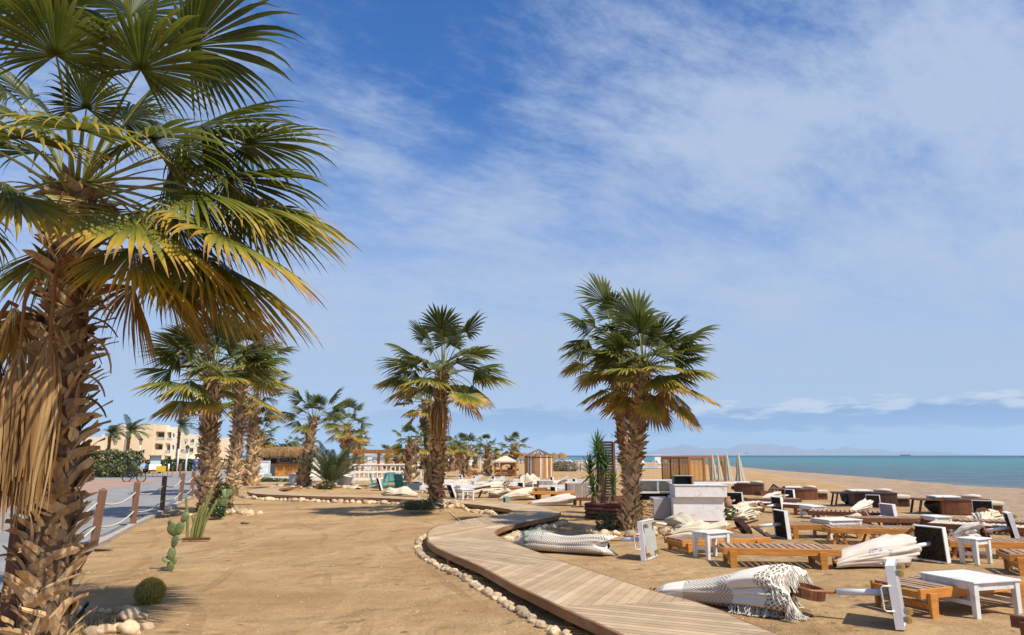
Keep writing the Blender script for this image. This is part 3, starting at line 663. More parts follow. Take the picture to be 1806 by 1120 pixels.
def fans(key, nseg, nst, L, R, ages, elevs, seeds=(0, 1, 2), droop=1., pr=.024, pm=140, fz=.46):
    """ a family of frond meshes, by elevation """
    out = []
    for e, ag in zip(elevs, ages):
        for s in seeds:
            out.append((e, fan_mesh('frond', hash((key, e, s)) % 9999 if False else int(e*7+s*131+nseg*17) % 9973, e+s*4, L*(1, .82, 1.12)[s]*(1.12 if e > 50 else 1), R*(1, .92, .86)[s], nseg, nst, ag, fold=(.35, .75, .1)[s], bend=(18, 32, 24)[s], phimax=(pm if s != 1 else pm*.8), tipg=(.5 if e > 10 else 1.0 if e > -10 else (1.5 if key != 'near' else 1.0)), t0=(.55 if e > 10 else .42 if e > -10 else .28), fz=fz, droop=droop*(1 if e > 0 else .75), pr=pr)))
    FV[key] = out
EL = [82, 62, 42, 22, 2, -20, -42]
fans('near', 46, 8, 1.20, .98, [.10, .12, .15, .20, .26, .30, .40], EL, droop=1.35, pm=134)
fans('mid', 26, 7, 1.02, .95, [.06, .08, .12, .18, .24, .30, .42], EL, droop=1.05, pr=.03, pm=108, fz=.56)
fans('far', 15, 5, 1.0, .92, [.08, .10, .14, .20, .26, .34, .46], EL, droop=.9, pr=.04, pm=112, fz=.55)
def palm(name, label, top, base, r0, r1, key, n, seed, scale=1., boots=(70, .26, .12, .5), bm='boot', group=None, jitter=0, skew=None, minel=-42, crown_one=False, extra=(), az0=0, bulge=1.25, hang=0.):
    base = Vector(base); top = Vector(top); root = thing('fan_palm', label, 'palm tree', base, 0, group)
    rn = random.Random(seed); t = top-base; N = 9
    side = Vector((rn.uniform(-.012, .012), 0, 0))*t.length
    path = [t*(i/N)+side*math.sin(PI*i/N)-(Vector((0, 0, .1)) if i == 0 else Vector()) for i in range(N+1)]
    rad = [r0*(bulge if i == 0 else 1+(bulge-1)*max(0, 1-i/2.5))*(1-i/N)+r1*(i/N) for i in range(N+1)]
    ob('trunk', trunk_mb(path, rad, *boots, seed, hang=hang), [MT[bm], MT['bark']], root)
    fam = FV[key]; bye = {}
    for e, me in fam: bye.setdefault(e, []).append(me)
    els = sorted(bye, reverse=True); cm = None
    if crown_one: cm = MB(); cm.uv = None
    for i in range(n):
        s = (i+.5)/n; want = 84-(84-minel)*s**.92+rn.uniform(-8, 8); e = min(els, key=lambda q: abs(q-want)); me = rn.choice(bye[e])
        az = az0+i*2.39996+rn.uniform(-.3, .3); sc = scale*rn.uniform(.86, 1.12)*(.72+.36*min(1, s*3))
        off = t+Vector((math.cos(az)*r1*.5, math.sin(az)*r1*.5, -.30*s*scale))
        if crown_one:
            M = Matrix.Translation(off) @ Matrix.Rotation(az, 4, 'Z') @ Matrix.Scale(sc, 4)
            at = me.attributes['tint'].data; o = len(cm.v)
            cm.v += [tuple(M @ v.co) for v in me.vertices]; cm.a += [a.value+rn.uniform(0, .001) for a in at]
            for f in me.polygons: cm.f.append(tuple(v+o for v in f.vertices)); cm.m.append(f.material_index)
        else:
            o = link('frond', me, root, off, az); o.scale = (sc,)*3
    if crown_one: ob('crown', cm, [MT['palm'], MT['petiole']], root)
    for (az, e, sc, k) in extra:
        az = R_(az); me = bye[min(els, key=lambda q: abs(q-e))][k]
        o = link('frond', me, root, t+Vector((math.cos(az)*r1*.5, math.sin(az)*r1*.5, 0)), az); o.scale = (sc*scale,)*3
    return root, t
def hanging_fan(root, loc, L, R, seed, rz=0, nseg=34, w=.24, flare=1.):
    """a dead, closed fan hanging on its stem"""
    rn = random.Random(seed); o = link('dead_frond', None, root, loc, rz); mb = MB(); mb.t = .5
    pts = [Vector((0, 0, 0)), Vector((.10, 0, .02)), Vector((.17, 0, -.10)), Vector((.19, 0, -.35*L)), Vector((.17, 0, -L))]
    mb.tube(pts, [.022, .022, .020, .017, .014], 6); ob('stem', mb, MT['deadstem'], o)
    mb = MB(); q0 = pts[-1]
    for i in range(nseg):
        a = rn.uniform(0, 6.28); rr_ = rn.random()**.6; dx = Vector((math.cos(a), math.sin(a), 0)); Li = R*rn.uniform(.65, 1.1); fl = w*rr_*flare
        ww = rn.uniform(.011, .022); lat = Vector((-math.sin(a), math.cos(a), 0)); rows = []; n = 7; bx = rn.uniform(-.05, .05)
        for k in range(n+1):
            t = k/n; c = q0+dx*fl*(math.sin(min(1, t*2.2)*PI/2)*(1-.25*t))+Vector((bx*t*t, .02*math.sin(t*6+i), -Li*t)); x = ww*(.35+min(1, t*3))*(1-t**4*.8)
            rows.append((c-lat*x, c+dx*x*.7, c+lat*x))
        vs = [v for r in rows for v in r]; fs = []
        for k in range(n): b = k*3; fs += [(b, b+1, b+4, b+3), (b+1, b+2, b+5, b+4)]
        mb.add(vs, fs, rn.random())
    ob('leaf', mb, MT['deadleaf'], o); return o
# --- foreground palm
baseA = Vector((PA.x, PA.y, .0)); topA = D(136, 325, 7.25)
rA, tA = palm('fan_palm', 'huge foreground fan palm at the left edge with shaggy split trunk and dead hanging fronds', topA, baseA, .215, .19, 'near', 24, 11, 1.02,
   boots=(560, .30, .105, .52), az0=.6, minel=-20, hang=.8, bulge=1.12,
   extra=((-95, 82, 1.30, 0), (80, 82, 1.55, 2), (-8, 62, 1.35, 0), (4, 42, 1.32, 1), (8, 22, 1.25, 2), (-30, 22, 1.15, 1), (8, 2, 1.36, 0), (-12, 2, 1.35, 1), (25, 2, 1.3, 2), (-35, -20, 1.15, 0), (2, -20, 1.45, 1), (-14, -20, 1.4, 2), (22, -20, 1.35, 0), (-80, -20, 1.0, 0), (-58, 2, 1.05, 2), (175, 2, 1.1, 0), (195, 62, 1.3, 1), (150, 42, 1.25, 2), (-150, -20, 1., 0), (15, -42, 1.05, 0), (38, -42, .95, 2)))
DF = [fan_mesh('dead_frond', 900+i, -48-8*i, 1.2, 1.0, 40, 8, .78, phimax=95, bend=30, droop=1.5, fold=.6, tipg=.3) for i in range(3)]
for (az, dz, sc, k) in ((12, -.1, .95, 0), (150, -.4, .9, 0), (200, -.5, .8, 1)):
    o = link('dead_frond', DF[k], rA, tA+Vector((.1*math.cos(R_(az)), .1*math.sin(R_(az)), dz)), R_(az)); o.scale = (sc,)*3
for (px, py, L, Rr, s) in ((128, 455, .80, 1.5, 1), (75, 500, .66, 1.5, 2), (30, 540, .50, 1.35, 3), (100, 600, .20, 1.0, 4)):
    p = D(px, py, 6.74)-baseA; hanging_fan(rA, p, L, Rr, s, rz=-PI/2-.1, nseg=90, w=.17)
# loose broken leaf bases jutting from the trunk
for (px, py, az, el, L) in ((150, 560, 0, -20, .5), (165, 590, 5, -50, .5), (160, 540, -5, -10, .35), (150, 700, 0, -28, .38), (155, 660, 0, -35, .36), (140, 860, 0, -60, .22), (40, 740, 180, -10, .2), (30, 980, 180, -12, .3), (20, 1060, 180, -30, .35), (130, 600, 30, -30, .4), (120, 500, 20, 5, .4)):
    p = D(px, py, 7.1)-baseA; p.x -= .04; a = R_(az-8); e = R_(el+32); pts = [p]
    for k in range(6):
        e -= R_(11); pts.append(pts[-1]+Vector((math.cos(a)*math.cos(e), math.sin(a)*math.cos(e), math.sin(e)))*L/6)
    lb = MB(); lb.t = (px*7 % 10)/10; lb.tube(pts, [.034, .030, .026, .023, .019, .015, .010], 5, flat=.4); ob('broken_stem', lb, MT['boot'], rA)

# --- second palms along the fence
palm('fan_palm', 'stout fan palm behind the columnar cactus, first in the row beside the rope fence', D(374, 655, 22.5), Vector((PB.x, PB.y, 0)), .26, .215, 'mid', 34, 21, 1.16, (400, .30, .135, .40), minel=-12, hang=.3, az0=1.1)
b = G(407, 874); palm('fan_palm', 'fan palm with a brown shaggy trunk, second in the row beside the rope fence', D(428, 632, b.y-.4), b, .26, .22, 'mid', 30, 22, 1.30, (300, .36, .17, .4), minel=-20, hang=.2, az0=.3)
b = G(444, 856); palm('fan_palm', 'dark trunked fan palm, third in the row beside the rope fence', D(447, 700, b.y), b, .30, .28, 'mid', 24, 23, 1.20, (220, .5, .24, .35), minel=-30, az0=2.3)
b = G(462, 846); palm('fan_palm', 'low fan palm at the end of the row, left of the thatched bar', D(460, 765, b.y), b, .40, .34, 'far', 20, 24, .85, (60, .5, .3, .4), minel=-30)
# --- slim pair by the bar
b = Vector((PE.x-.6, PE.y-.2, .12)); palm('fan_palm', 'slim wind-blown fan palm beside the white planter, left of the slim pair', D(553, 738, b.y), b, .24, .165, 'mid', 14, 31, 1.0, (200, .34, .2, .3), 'boot_red', minel=-10, bulge=1.5, az0=.9, extra=((10, 42, 1.2, 0), (-10, 22, 1.1, 1), (20, 62, 1.2, 0), (180, 22, 1.1, 0), (170, 2, 1.05, 1)))
b = G(606, 852); palm('fan_palm', 'bushy fan palm right of the slim pair by the feathery young palm', D(613, 748, b.y), b, .27, .19, 'mid', 20, 32, 1.0, (200, .34, .2, .3), minel=-32, bulge=1.3, az0=.2)
# --- leaning palm in the middle
rG, tG = palm('fan_palm', 'leaning fan palm in the middle with one dead frond hanging on its trunk', D(781, 652, 23.4), Vector((PG.x+.05, PG.y, .1)), .205, .145, 'mid', 24, 41, 1.12, (400, .28, .125, .24), minel=-12, bulge=1.15, az0=.5,
   extra=((0, -20, 1.1, 1), (-20, -42, 1.0, 0), (175, -20, 1., 0), (15, 2, 1.15, 0), (190, 2, 1.2, 1)))
hanging_fan(rG, tG+Vector((-.02, -.30, -.05)), .95, 1.35, 7, rz=-PI/2, nseg=80, w=.36, flare=1.1)
b = G(722, 862); palm('fan_palm', 'short fan palm in front of the white lattice wall, left of the leaning palm', D(728, 775, b.y), b, .36, .28, 'far', 15, 42, .72, (70, .4, .24, .4), minel=-20)
b = G(768, 860); palm('fan_palm', 'fan palm half hidden behind the leaning palm in the middle', D(752, 705, b.y), b, .4, .30, 'far', 18, 43, 1.0, (60, .4, .24, .4), minel=-40, extra=((180, 42, 1.2, 0), (165, 22, 1.1, 1)))
b = G(759, 852); palm('fan_palm', 'small fan palm whose crown shows just left of the leaning trunk', D(757, 770, b.y), b, .4, .30, 'far', 12, 44, .8, (30, .4, .24, .4), crown_one=True)
for (px, by, ty, sc, lab, s) in ((820, 841, 787, .82, 'young fan palm left of the white beach hut', 51), (858, 838, 786, .78, 'young wind-swept fan palm left of the cream roofed gazebo', 52), (905, 839, 784, .78, 'young fan palm in front of the cream roofed gazebo', 53)):
    b = G(px, by); palm('fan_palm', lab, D(px+2, ty, b.y), b, .33, .24, 'far', 17, s, sc, (60, .5, .3, .4), crown_one=True, az0=s, minel=-22, bulge=1.15)
far = [(785, 833, 785, 0.81), (797, 831, 783, 0.93), (806, 829, 790, 0.87), (812, 827, 796, 0.81), (838, 826, 794, 0.68), (745, 828, 796, 0.93), (700, 831, 799, 0.93), (713, 829, 797, 0.87), (683, 827, 800, 0.87), (626, 830, 775, 0.99), (634, 828, 782, 0.93), (876, 824, 800, 0.74), (540, 828, 779, 1.30), (518, 826, 781, 0.93), (771, 829, 793, 0.87), (822, 824, 797, 0.68)]
for i, (px, by, ty, sc) in enumerate(far):
    b = G(px, by); palm('fan_palm', 'distant fan palm in the dark clump beyond the pergola and the beach huts', D(px+1, ty, b.y), b, .34, .26, 'far', 14, 60+i, sc, (16, .6, .4, .3), 'boot_red', group='distant fan palms beyond the beach huts', crown_one=True, az0=i)
# ---------------------------------------------------------------- feather palms
def feather(mb, base, az, el, L, bend, nl, ll, lw, rn, age):
    p = Vector(base); th = el; pts = [p.copy()]; dirs = []
    for i in range(10):
        th -= bend/10; d = Vector((math.cos(az)*math.cos(th), math.sin(az)*math.cos(th), math.sin(th))); dirs.append(d); p = p+d*L/10; pts.append(p.copy())
    mb.t = age+.3; mb.tube(pts, [.02*(1-.8*i/10)*L/2 for i in range(11)], 4)
    for i in range(nl):
        t = .15+.85*i/nl; k = min(9, int(t*10)); f = t*10-k; c = pts[k].lerp(pts[k+1], f); d = dirs[k]; sdv = d.cross(Vector((0, 0, 1))).normalized(); nr = sdv.cross(d)
        for s in (-1, 1):
            l = ll*math.sin(PI*(.12+.85*t))**.6*rn.uniform(.8, 1.1); e = (sdv*s*.8+d*.55+nr*.25+Vector((0, 0, -.25*rn.random()))).normalized()
            w = e.cross(nr).normalized()*lw
            tip = c+e*l+Vector((0, 0, -.12*l)); mid = c+e*l*.5+Vector((0, 0, .02))
            mb.add([c-w*.5, c+w*.5, mid+w, tip, mid-w], [(0, 1, 2, 4), (4, 2, 3)], age+rn.uniform(-.2, .25))
def feather_palm(label, base, h, L, n, seed, el0=75, el1=10, tr=.2, bend=70, ll=.4, lw=.02, group=None, name='date_palm', nl=34, azb=None):
    root = thing(name, label, 'palm tree', base, 0, group); rn = random.Random(seed); mb = MB()
    for i in range(n):
        s = (i+.5)/n; az = i*2.4+rn.uniform(-.2, .2)
        if azb is not None: az = azb+(az % 6.28-3.14)*.55
        feather(mb, (math.cos(az)*.05, math.sin(az)*.05, h), az, R_(el0+(el1-el0)*s), L*rn.uniform(.85, 1.1), R_(bend*rn.uniform(.7, 1.2)), nl, ll, lw, rn, rn.uniform(.2, .6))
    ob('crown', mb, MT['date'], root)
    if h > .3: ob('trunk', trunk_mb([(0, 0, 0), (0, 0, h*.5), (0, 0, h)], [tr*1.2, tr, tr], 60, .3, .2, .3, seed), [MT['boot'], MT['bark']], root)
    return root
feather_palm('young feathery date palm sprouting between the two slim fan palms', G(583, 860, .1), .1, 2.6, 26, 3, 84, 46, bend=42, ll=.42, lw=.018, nl=54)
for (px, by, hh, L, lab, s) in ((190, 826, 5.8, 2.6, 'wind-bent date palm above the big hedge, left one against the hotel wall', 1), (224, 826, 6.2, 3.1, 'wind-bent date palm above the big hedge, beside the left lamp post', 2), (313, 824, 7.0, 2.8, 'date palm with a slim brown trunk in front of the hotel balconies', 3)):
    b = G(px-2, by); feather_palm(lab, b, hh*b.y/118*.92, L*b.y/100, 20, s, 78, 10, .22, 75, .7, .045, nl=26, azb=.2)
# ---------------------------------------------------------------- yucca in its planter
def yucca():
    b = G(1068, 914); root = thing('planter', 'dark brown log-sided square planter holding the tall spiky yucca', 'planter', b, R_(-24))
    w, l, h = .78, .95, .46
    for k in range(4):
        mb = MB(); z = .06+k*.115
        for (a, c_) in (((-l/2, -w/2), (l/2, -w/2)), ((-l/2, w/2), (l/2, w/2)), ((-l/2, -w/2), (-l/2, w/2)), ((l/2, -w/2), (l/2, w/2))):
            mb.t = (k*.37) % 1; mb.tube([(a[0], a[1], z), (c_[0], c_[1], z)], .058, 10)
        ob('log', mb, MT['log'], root, True)
    mb = MB(); mb.box((0, 0, .40), (l-.06, w-.06, .04)); ob('soil', mb, MT['soil'], root)
    y = thing('yucca', 'tall spiky yucca with several bare stems growing in the dark planter', 'plant', b+Vector((-.16, 0, .42))); rn = random.Random(4); st = MB(); lf = MB()
    for (x, yy, tx, tz, rl, nl) in ((-.05, 0, .0, 1.48, .52, 80), (.12, .05, .20, 1.15, .50, 56), (-.22, .03, -.28, 1.0, .55, 70), (-.1, -.06, -.22, .55, .48, 60), (.25, -.05, .40, .66, .44, 46), (-.1, .1, -.02, 1.72, .55, 66), (.0, .1, .06, 1.3, .5, 50)):
        p0 = Vector((x, yy, 0)); p1 = Vector((tx, yy*1.5, tz)); st.t = rn.random(); st.tube([p0, p0.lerp(p1, .5)+Vector((.03, 0, 0)), p1], [.045, .035, .03], 7)
        for i in range(nl):
            az = i*2.4; e = R_(85-110*(i/nl)); d = Vector((math.cos(az)*math.cos(e), math.sin(az)*math.cos(e), math.sin(e))); sdv = d.cross(Vector((.01, .02, 1))).normalized(); L = rl*rn.uniform(.8, 1.1); q = p1-Vector((0, 0, .22*i/nl)); rows = []
            for k in range(5):
                t = k/4; ww = .026*(1-.2*abs(t-.3)-t**3*.85); rows += [q-sdv*ww, q+sdv*ww]; d = (d+Vector((0, 0, -.09))).normalized(); q = q+d*L/4
            lf.add(rows, [(2*k, 2*k+1, 2*k+3, 2*k+2) for k in range(4)], rn.uniform(.1, .9))
    ob('stem', st, MT['slat'], y); ob('leaf', lf, MT['yucca'], y)
MT['log'] = mat('red_brown_log', (.16, .065, .045), (.11, .042, .03), scale=3, stretch=(1, 1, 6), rough=.6, tint=.25)
MT['yucca'] = leafmat('yucca_leaf', [(0, (.03, .075, .02)), (.5, (.09, .17, .04)), (1, (.24, .30, .08))], .25)
yucca()
# ---------------------------------------------------------------- leafy shrubs and hedges
def leaves(mb, c, rad, n, ls, seed, box=False, lump=.25, low=0.):
    rn = random.Random(seed); c = Vector(c)
    for i in range(n):
        if box: p = Vector((rn.uniform(-1, 1), rn.uniform(-1, 1), rn.uniform(-1, 1))); ax = rn.randrange(3); p[ax] = math.copysign(rn.uniform(.86, 1.0), p[ax]) if rn.random() < .85 else p[ax]
        else:
            p = Vector((rn.gauss(0, 1), rn.gauss(0, 1), rn.gauss(0, 1))).normalized()*rn.uniform(.55, 1)**.6
        q = Vector((p.x*rad[0], p.y*rad[1], p.z*rad[2])); q *= 1+lump*noise.noise(q*1.1/max(.4, ls*6)+Vector((seed, 0, 0)))
        q += c
        if q.z < low: q.z = low+rn.random()*.05
        nrm = (p+Vector((rn.gauss(0, .6), rn.gauss(0, .6), rn.gauss(0, .6)+.3))).normalized(); a = nrm.cross(Vector((rn.gauss(0, 1), rn.gauss(0, 1), rn.gauss(0, 1)))).normalized(); b = nrm.cross(a); s = ls*rn.uniform(.6, 1.3)
        mb.add([q-a*s, q+b*s*.5, q+a*s, q-b*s*.5], [(0, 1, 2, 3)], rn.random())
def shrub(name, label, cat, base, rad, n, ls, seed, m='leaf', box=False, group=None, lump=.25, rz=0):
    root = thing(name, label, cat, base, rz, group); mb = MB(); leaves(mb, (0, 0, rad[2]*(.95 if box else .62)), rad, n, ls, seed, box, lump); ob('foliage', mb, MT[m], root)
    tw = MB(); rn = random.Random(seed)
    for i in range(7 if not box else 14):
        a = rn.uniform(0, 6.28); x = rn.uniform(-.8, .8)*rad[0] if box else 0
        tw.tube([(x, 0, 0), (x+math.cos(a)*rad[0]*.3*(1 if not box else .2), math.sin(a)*rad[1]*.4, rad[2]*.9)], [.03*rad[2]+.006, .008], 5)
    ob('stem', tw, MT['bark'], root); return root
p = G(190, 843); d = (G(232, 843)-G(143, 843)).length/2; o = shrub('hedge', 'big rounded dark green hedge beside the bicycle, in front of the hotel', 'hedge', p+Vector((-.9, 1.6, 0)), (d+.1, 1.6, 1.12), 7000, .12, 5, 'leaf', True, lump=.3, rz=.1)
p = G(275, 832); d = (G(309, 832)-G(232, 832)).length/2; shrub('hedge', 'low clipped dark hedge behind the golf buggy', 'hedge', p+Vector((0, 3, 0)), (d, .8, .68), 3500, .14, 6, 'darkleaf', True, lump=.05)
p = G(330, 829); shrub('hedge', 'short clipped hedge right of the lamp posts, before the hotel', 'hedge', p+Vector((0, 6, 0)), (4.5, .8, .7), 1800, .15, 7, 'darkleaf', True, lump=.05)
shrub('creeper', 'dark green creeper spilling over the left end of the white deck of the bar', 'plant', G(449, 848), (1.0, .5, .95), 1600, .07, 8, 'darkleaf')
shrub('creeper', 'flat trailing green creeper along the foot of the white bar deck', 'plant', G(476, 849.5), (2.0, .35, .16), 1300, .06, 9, 'darkleaf')
shrub('shrub', 'round grey-green desert bush on the beach right of the round cabana', 'shrub', G(996, 831), (1.75, 1.3, .78), 4200, .07, 10, 'greyleaf', lump=.35)
shrub('shrub', 'low dark bush with small purple-grey tips at the foot of the leaning palm', 'shrub', G(739, 899, .12)+Vector((0, .15, 0)), (.56, .40, .19), 3600, .026, 11, 'leaf')
shrub('shrub', 'bright green leafy bush at the foot of the twin palms', 'shrub', G(1077, 937, .06), (.30, .24, .26), 2200, .026, 12, 'leaf', lump=.7)
shrub('shrub', 'small green bush between the stones right of the palm by the rope fence', 'shrub', G(378, 911, .08), (.34, .25, .24), 1400, .03, 13, 'darkleaf')
shrub('shrub', 'sparse grey-green succulent bush on the right flank of the palm by the rope fence', 'shrub', G(390, 905, .08), (.30, .25, .62), 900, .05, 14, 'leaf', lump=.5)
shrub('shrub', 'small green shrub between the roots of the slim palm pair', 'shrub', G(575, 862, .1), (.5, .3, .25), 700, .05, 15, 'leaf')
for i, (px, py, h) in enumerate(((500, 803, 6), (480, 803, 5))):
    b = G(px, 826); shrub('tree', ('round green tree behind the thatched roof, right of the low palm', 'green tree behind the left end of the thatched roof')[i], 'tree', b, (4.5, 3, D(px, 777+i*3, b.y).z/1.8), 3000, .22, 20+i, 'leaf', lump=.4)
tw = MB(); rn = random.Random(3)
dw = thing('weeds', 'dry grey weeds and stems inside the stone ring of the foreground palm', 'plant', G(165, 1108, .08))
for i in range(260):
    x = rn.gauss(0, .22); y = rn.gauss(.0, .16); a = rn.uniform(0, 6.28); h = rn.uniform(.03, .12); q = Vector((x, y, 0)); e = Vector((math.cos(a)*.06, math.sin(a)*.06, h)); s = Vector((math.sin(a), -math.cos(a), 0))*.004
    tw.add([q-s, q+s, q+e*.6+s, q+e, q+e*.6-s], [(0, 1, 2, 3, 4)], rn.random())
ob('stems', tw, MT['greyleaf'], dw)
# ---------------------------------------------------------------- cacti
def barrel():
    root = thing('barrel_cactus', 'round yellow-spined barrel cactus on the sand beside the foreground palm', 'cactus', G(263, 1064)); r = .155; mb = MB(); rn = random.Random(2); nr = 26
    vs = []; n1 = 16; n2 = nr*4
    for i in range(n1+1):
        ph = -1.1+(2.65)*i/n1
        for k in range(n2):
            a = 2*PI*k/n2; q = r*(1+.055*math.cos(a*nr))*math.cos(ph); vs.append((q*math.cos(a), q*math.sin(a), .13+r*.95*math.sin(ph)))
    fs = [(i*n2+k, i*n2+(k+1) % n2, (i+1)*n2+(k+1) % n2, (i+1)*n2+k) for i in range(n1) for k in range(n2)]+[tuple(n1*n2+k for k in range(n2))]
    mb.add(vs, fs); ob('body', mb, MT['cactusy'], root, True)
    sp = MB()
    for k in range(nr):
        for i in range(26):
            ph = -1.0+2.55*i/26+rn.uniform(-.02, .02); a = 2*PI*k/nr; rr_ = r*1.055; c = Vector((math.cos(a)*math.cos(ph)*rr_, math.sin(a)*math.cos(ph)*rr_, .13+r*.98*math.sin(ph))); nn = Vector((math.cos(a)*math.cos(ph), math.sin(a)*math.cos(ph), math.sin(ph)))
            for s in range(7):
                e = (nn+Vector((rn.gauss(0, .6), rn.gauss(0, .6), rn.gauss(0, .6)))).normalized(); w = e.cross(nn+Vector((.01, .3, .1))).normalized()*.0034
                sp.add([c-w, c+w, c+e*rn.uniform(.028, .055)], [(0, 1, 2)], .42+.75*max(0, math.sin(ph))**3+rn.uniform(-.1, .2))
    ob('spines', sp, MT['spine'], root)
barrel()
def pad(mb, sp, p, d, L, w, rn, yaw):
    d = Vector(d).normalized(); x = Vector((math.cos(yaw), math.sin(yaw), 0)); x = (x-d*x.dot(d)).normalized(); y = d.cross(x); n = 14; vs = []; fs = []; p = Vector(p)
    for layer in range(5):
        t = -1+layer*.5; k = math.sqrt(max(0, 1-t*t*.85))
        for i in range(n):
            a = 2*PI*i/n; q = p+d*(L/2+math.sin(a)*L/2*k*(1 if True else 0))+x*math.cos(a)*w/2*k*(1+.12*math.sin(a))+y*t*.020
            vs.append(q)
    for l in range(4): fs += [(l*n+i, l*n+(i+1) % n, (l+1)*n+(i+1) % n, (l+1)*n+i) for i in range(n)]
    fs += [tuple(range(n-1, -1, -1)), tuple(4*n+i for i in range(n))]; mb.t = rn.random(); mb.add(vs, fs)
    for i in range(60):
        a = rn.uniform(0, 6.28); r = rn.random()**.5; s = rn.choice((-1, 1)); c = p+d*(L/2+math.sin(a)*L/2*r)+x*math.cos(a)*w/2*r+y*s*.021; e = (y*s+Vector((rn.gauss(0, .5), rn.gauss(0, .5), rn.gauss(0, .5)))).normalized()*.022; q = e.cross(d).normalized()*.0015
        sp.add([c-q, c+q, c+e], [(0, 1, 2)], .8)
    return p+d*L
def prickly(name, label, base, spec, seed):
    root = thing(name, label, 'cactus', base); rn = random.Random(seed); mb = MB(); sp = MB(); tips = [Vector((0, 0, -.02))]
    for (par, dx, dy, dz, L, w, yaw) in spec: tips.append(pad(mb, sp, tips[par]-Vector((dx, dy, dz)).normalized()*.02, (dx, dy, dz), L, w, rn, yaw))
    ob('pads', mb, MT['cactus'], root, True); ob('spines', sp, MT['spine'], root)
prickly('prickly_pear', 'tall prickly pear cactus of stacked green pads on the open sand', G(299, 1007), [(0, 0, 0, 1, .20, .11, 0), (1, .1, 0, 1, .24, .13, .4), (2, .25, 0, 1, .22, .14, -.3), (3, .35, 0, 1, .24, .14, .2), (3, -.7, 0, .8, .24, .19, 0), (4, .5, .1, 1, .18, .12, .1), (0, .4, 0, 1, .17, .08, 0), (1, -.9, 0, .3, .16, .14, .5), (7, .2, .2, 1, .12, .08, 0), (5, .3, 0, 1, .10, .08, 1.2)], 3)
prickly('prickly_pear', 'small prickly pear against the right side of the fence palm trunk', G(389, 912, .05), [(0, 0, 0, 1, .30, .2, 0), (1, .4, 0, 1, .34, .22, .3), (1, -.5, 0, 1, .3, .2, -.3), (2, .4, .2, 1, .3, .2, 0), (2, -.3, .2, 1, .3, .2, .6)], 5)
col = thing('column_cactus', 'clump of tall thin yellow-green columnar cactus stems leaning apart beside the rope fence', 'cactus', G(343, 951))
cm_ = MB(); rn = random.Random(8)
for (x, y, tx, tz) in ((-.16, 0, -.26, .95), (-.08, .05, .04, .72), (0, 0, .14, .80), (.06, -.04, .32, 1.12), (.10, .04, .22, .70), (.0, .08, -.12, .55), (.13, 0, .42, .86), (-.04, -.08, .02, .52), (.05, .1, .18, .95)):
    cm_.t = rn.random(); cm_.tube([(x, y, -.03), (x*.7+tx*.3, y, tz*.45), (tx, y, tz*.92), (tx+.01, y, tz)], [.030, .034, .030, .008], 7)
ob('stems', cm_, MT['cactusy'], col)
mb = MB(); mb.bar((-.24, -.03, .03), (.33, .0, .035), .10, .05); tag(ob('plank', mb, MT['brown'], None, False, tuple(G(343, 953))), 'short brown board lying under the columnar cactus', 'board')
mb = MB(); mb.ico((0, 0, .03), .22, 2, (1.3, .7, .18), .4, 3); tag(ob('flat_stone', mb, MT['stone'], None, True, tuple(G(171, 970))), 'flat tan rock slab at the foot of the nearest fence post', 'rock')
mb = MB(); mb.ico((0, 0, .02), .1, 2, (1.2, .8, .4), .4, 3); tag(ob('small_stone', mb, MT['stone'], None, True, tuple(G(432, 923))), 'lone pale stone lying on the open sand', 'stone')
mb = MB(); mb.box((0, 0, .015), (.75, .14, .03)); tag(ob('plank', mb, MT['stone'], None, False, tuple(G(426, 890))), 'pale flat board half buried in the sand before the boardwalk', 'board')
# ---------------------------------------------------------------- twin palms
palm('fan_palm', 'front palm of the twin palms on the right, full crown with yellow lower fronds', D(1136, 645, 17.3), Vector((PL.x+.0, PL.y-.1, .05)), .165, .125, 'mid', 46, 71, .84, (480, .23, .10, .30), minel=-38, az0=.4, bulge=1.1,
     extra=((-5, 42, 1.25, 0), (0, 2, 1.1, 0), (100, 82, 1.3, 0), (-60, -20, 1.05, 0), (-20, -42, 1.0, 1)))
palm('fan_palm', 'rear palm of the twin palms on the right, taller and half hidden behind its neighbour', D(1082, 598, 18.9), G(1118, 915), .145, .115, 'mid', 20, 72, .78, (320, .22, .095, .36), minel=-42, az0=2.0, bulge=1.1,
     extra=((120, 82, 1.3, 0), (170, 42, 1.05, 0), (175, 2, 1.0, 0), (-160, -42, 1.0, 1)))
# ================================================================ ROPE FENCE
posts = [(10, 1140), (62, 1027), (165, 965), (234, 930), (285, 905), (317, 888), (337, 879)]
fp = [G(a, b) for a, b in posts]
pb = MB(); pb.t = .5
H = 1.14; w = .075
for (z0, z1, w0, w1) in ((-.1, H, w, w), (H, H+.05, w, .01)):
    pb.add([(i*ww, j*ww, z) for z, ww in ((z0, w0), (z1, w1)) for j in (-1, 1) for i in (-1, 1)], [(0, 2, 3, 1), (4, 5, 7, 6), (0, 1, 5, 4), (2, 6, 7, 3), (0, 4, 6, 2), (1, 3, 7, 5)])
pme = pb.mesh('fence_post', MT['post'])
names = ['just outside the left edge of the photo', 'hidden behind the foreground palm trunk', 'nearest in view, right of the foreground palm', 'second in view, under the bicycle', 'third in view, the darkest one', 'fourth in view, left of the cactus row palm', 'last one, touching the trunk of the row palm']
lean = [(0, 0), (0, 0), (.05, .06), (0, .01), (0, 0), (0, .04), (0, .02)]
for i, p in enumerate(fp):
    o = link('fence_post', pme, None, p); o.rotation_euler = (lean[i][0], lean[i][1], R_(25)); tag(o, 'square brown wooden rope fence post, '+names[i], 'fence post', 'posts of the rope fence beside the road')
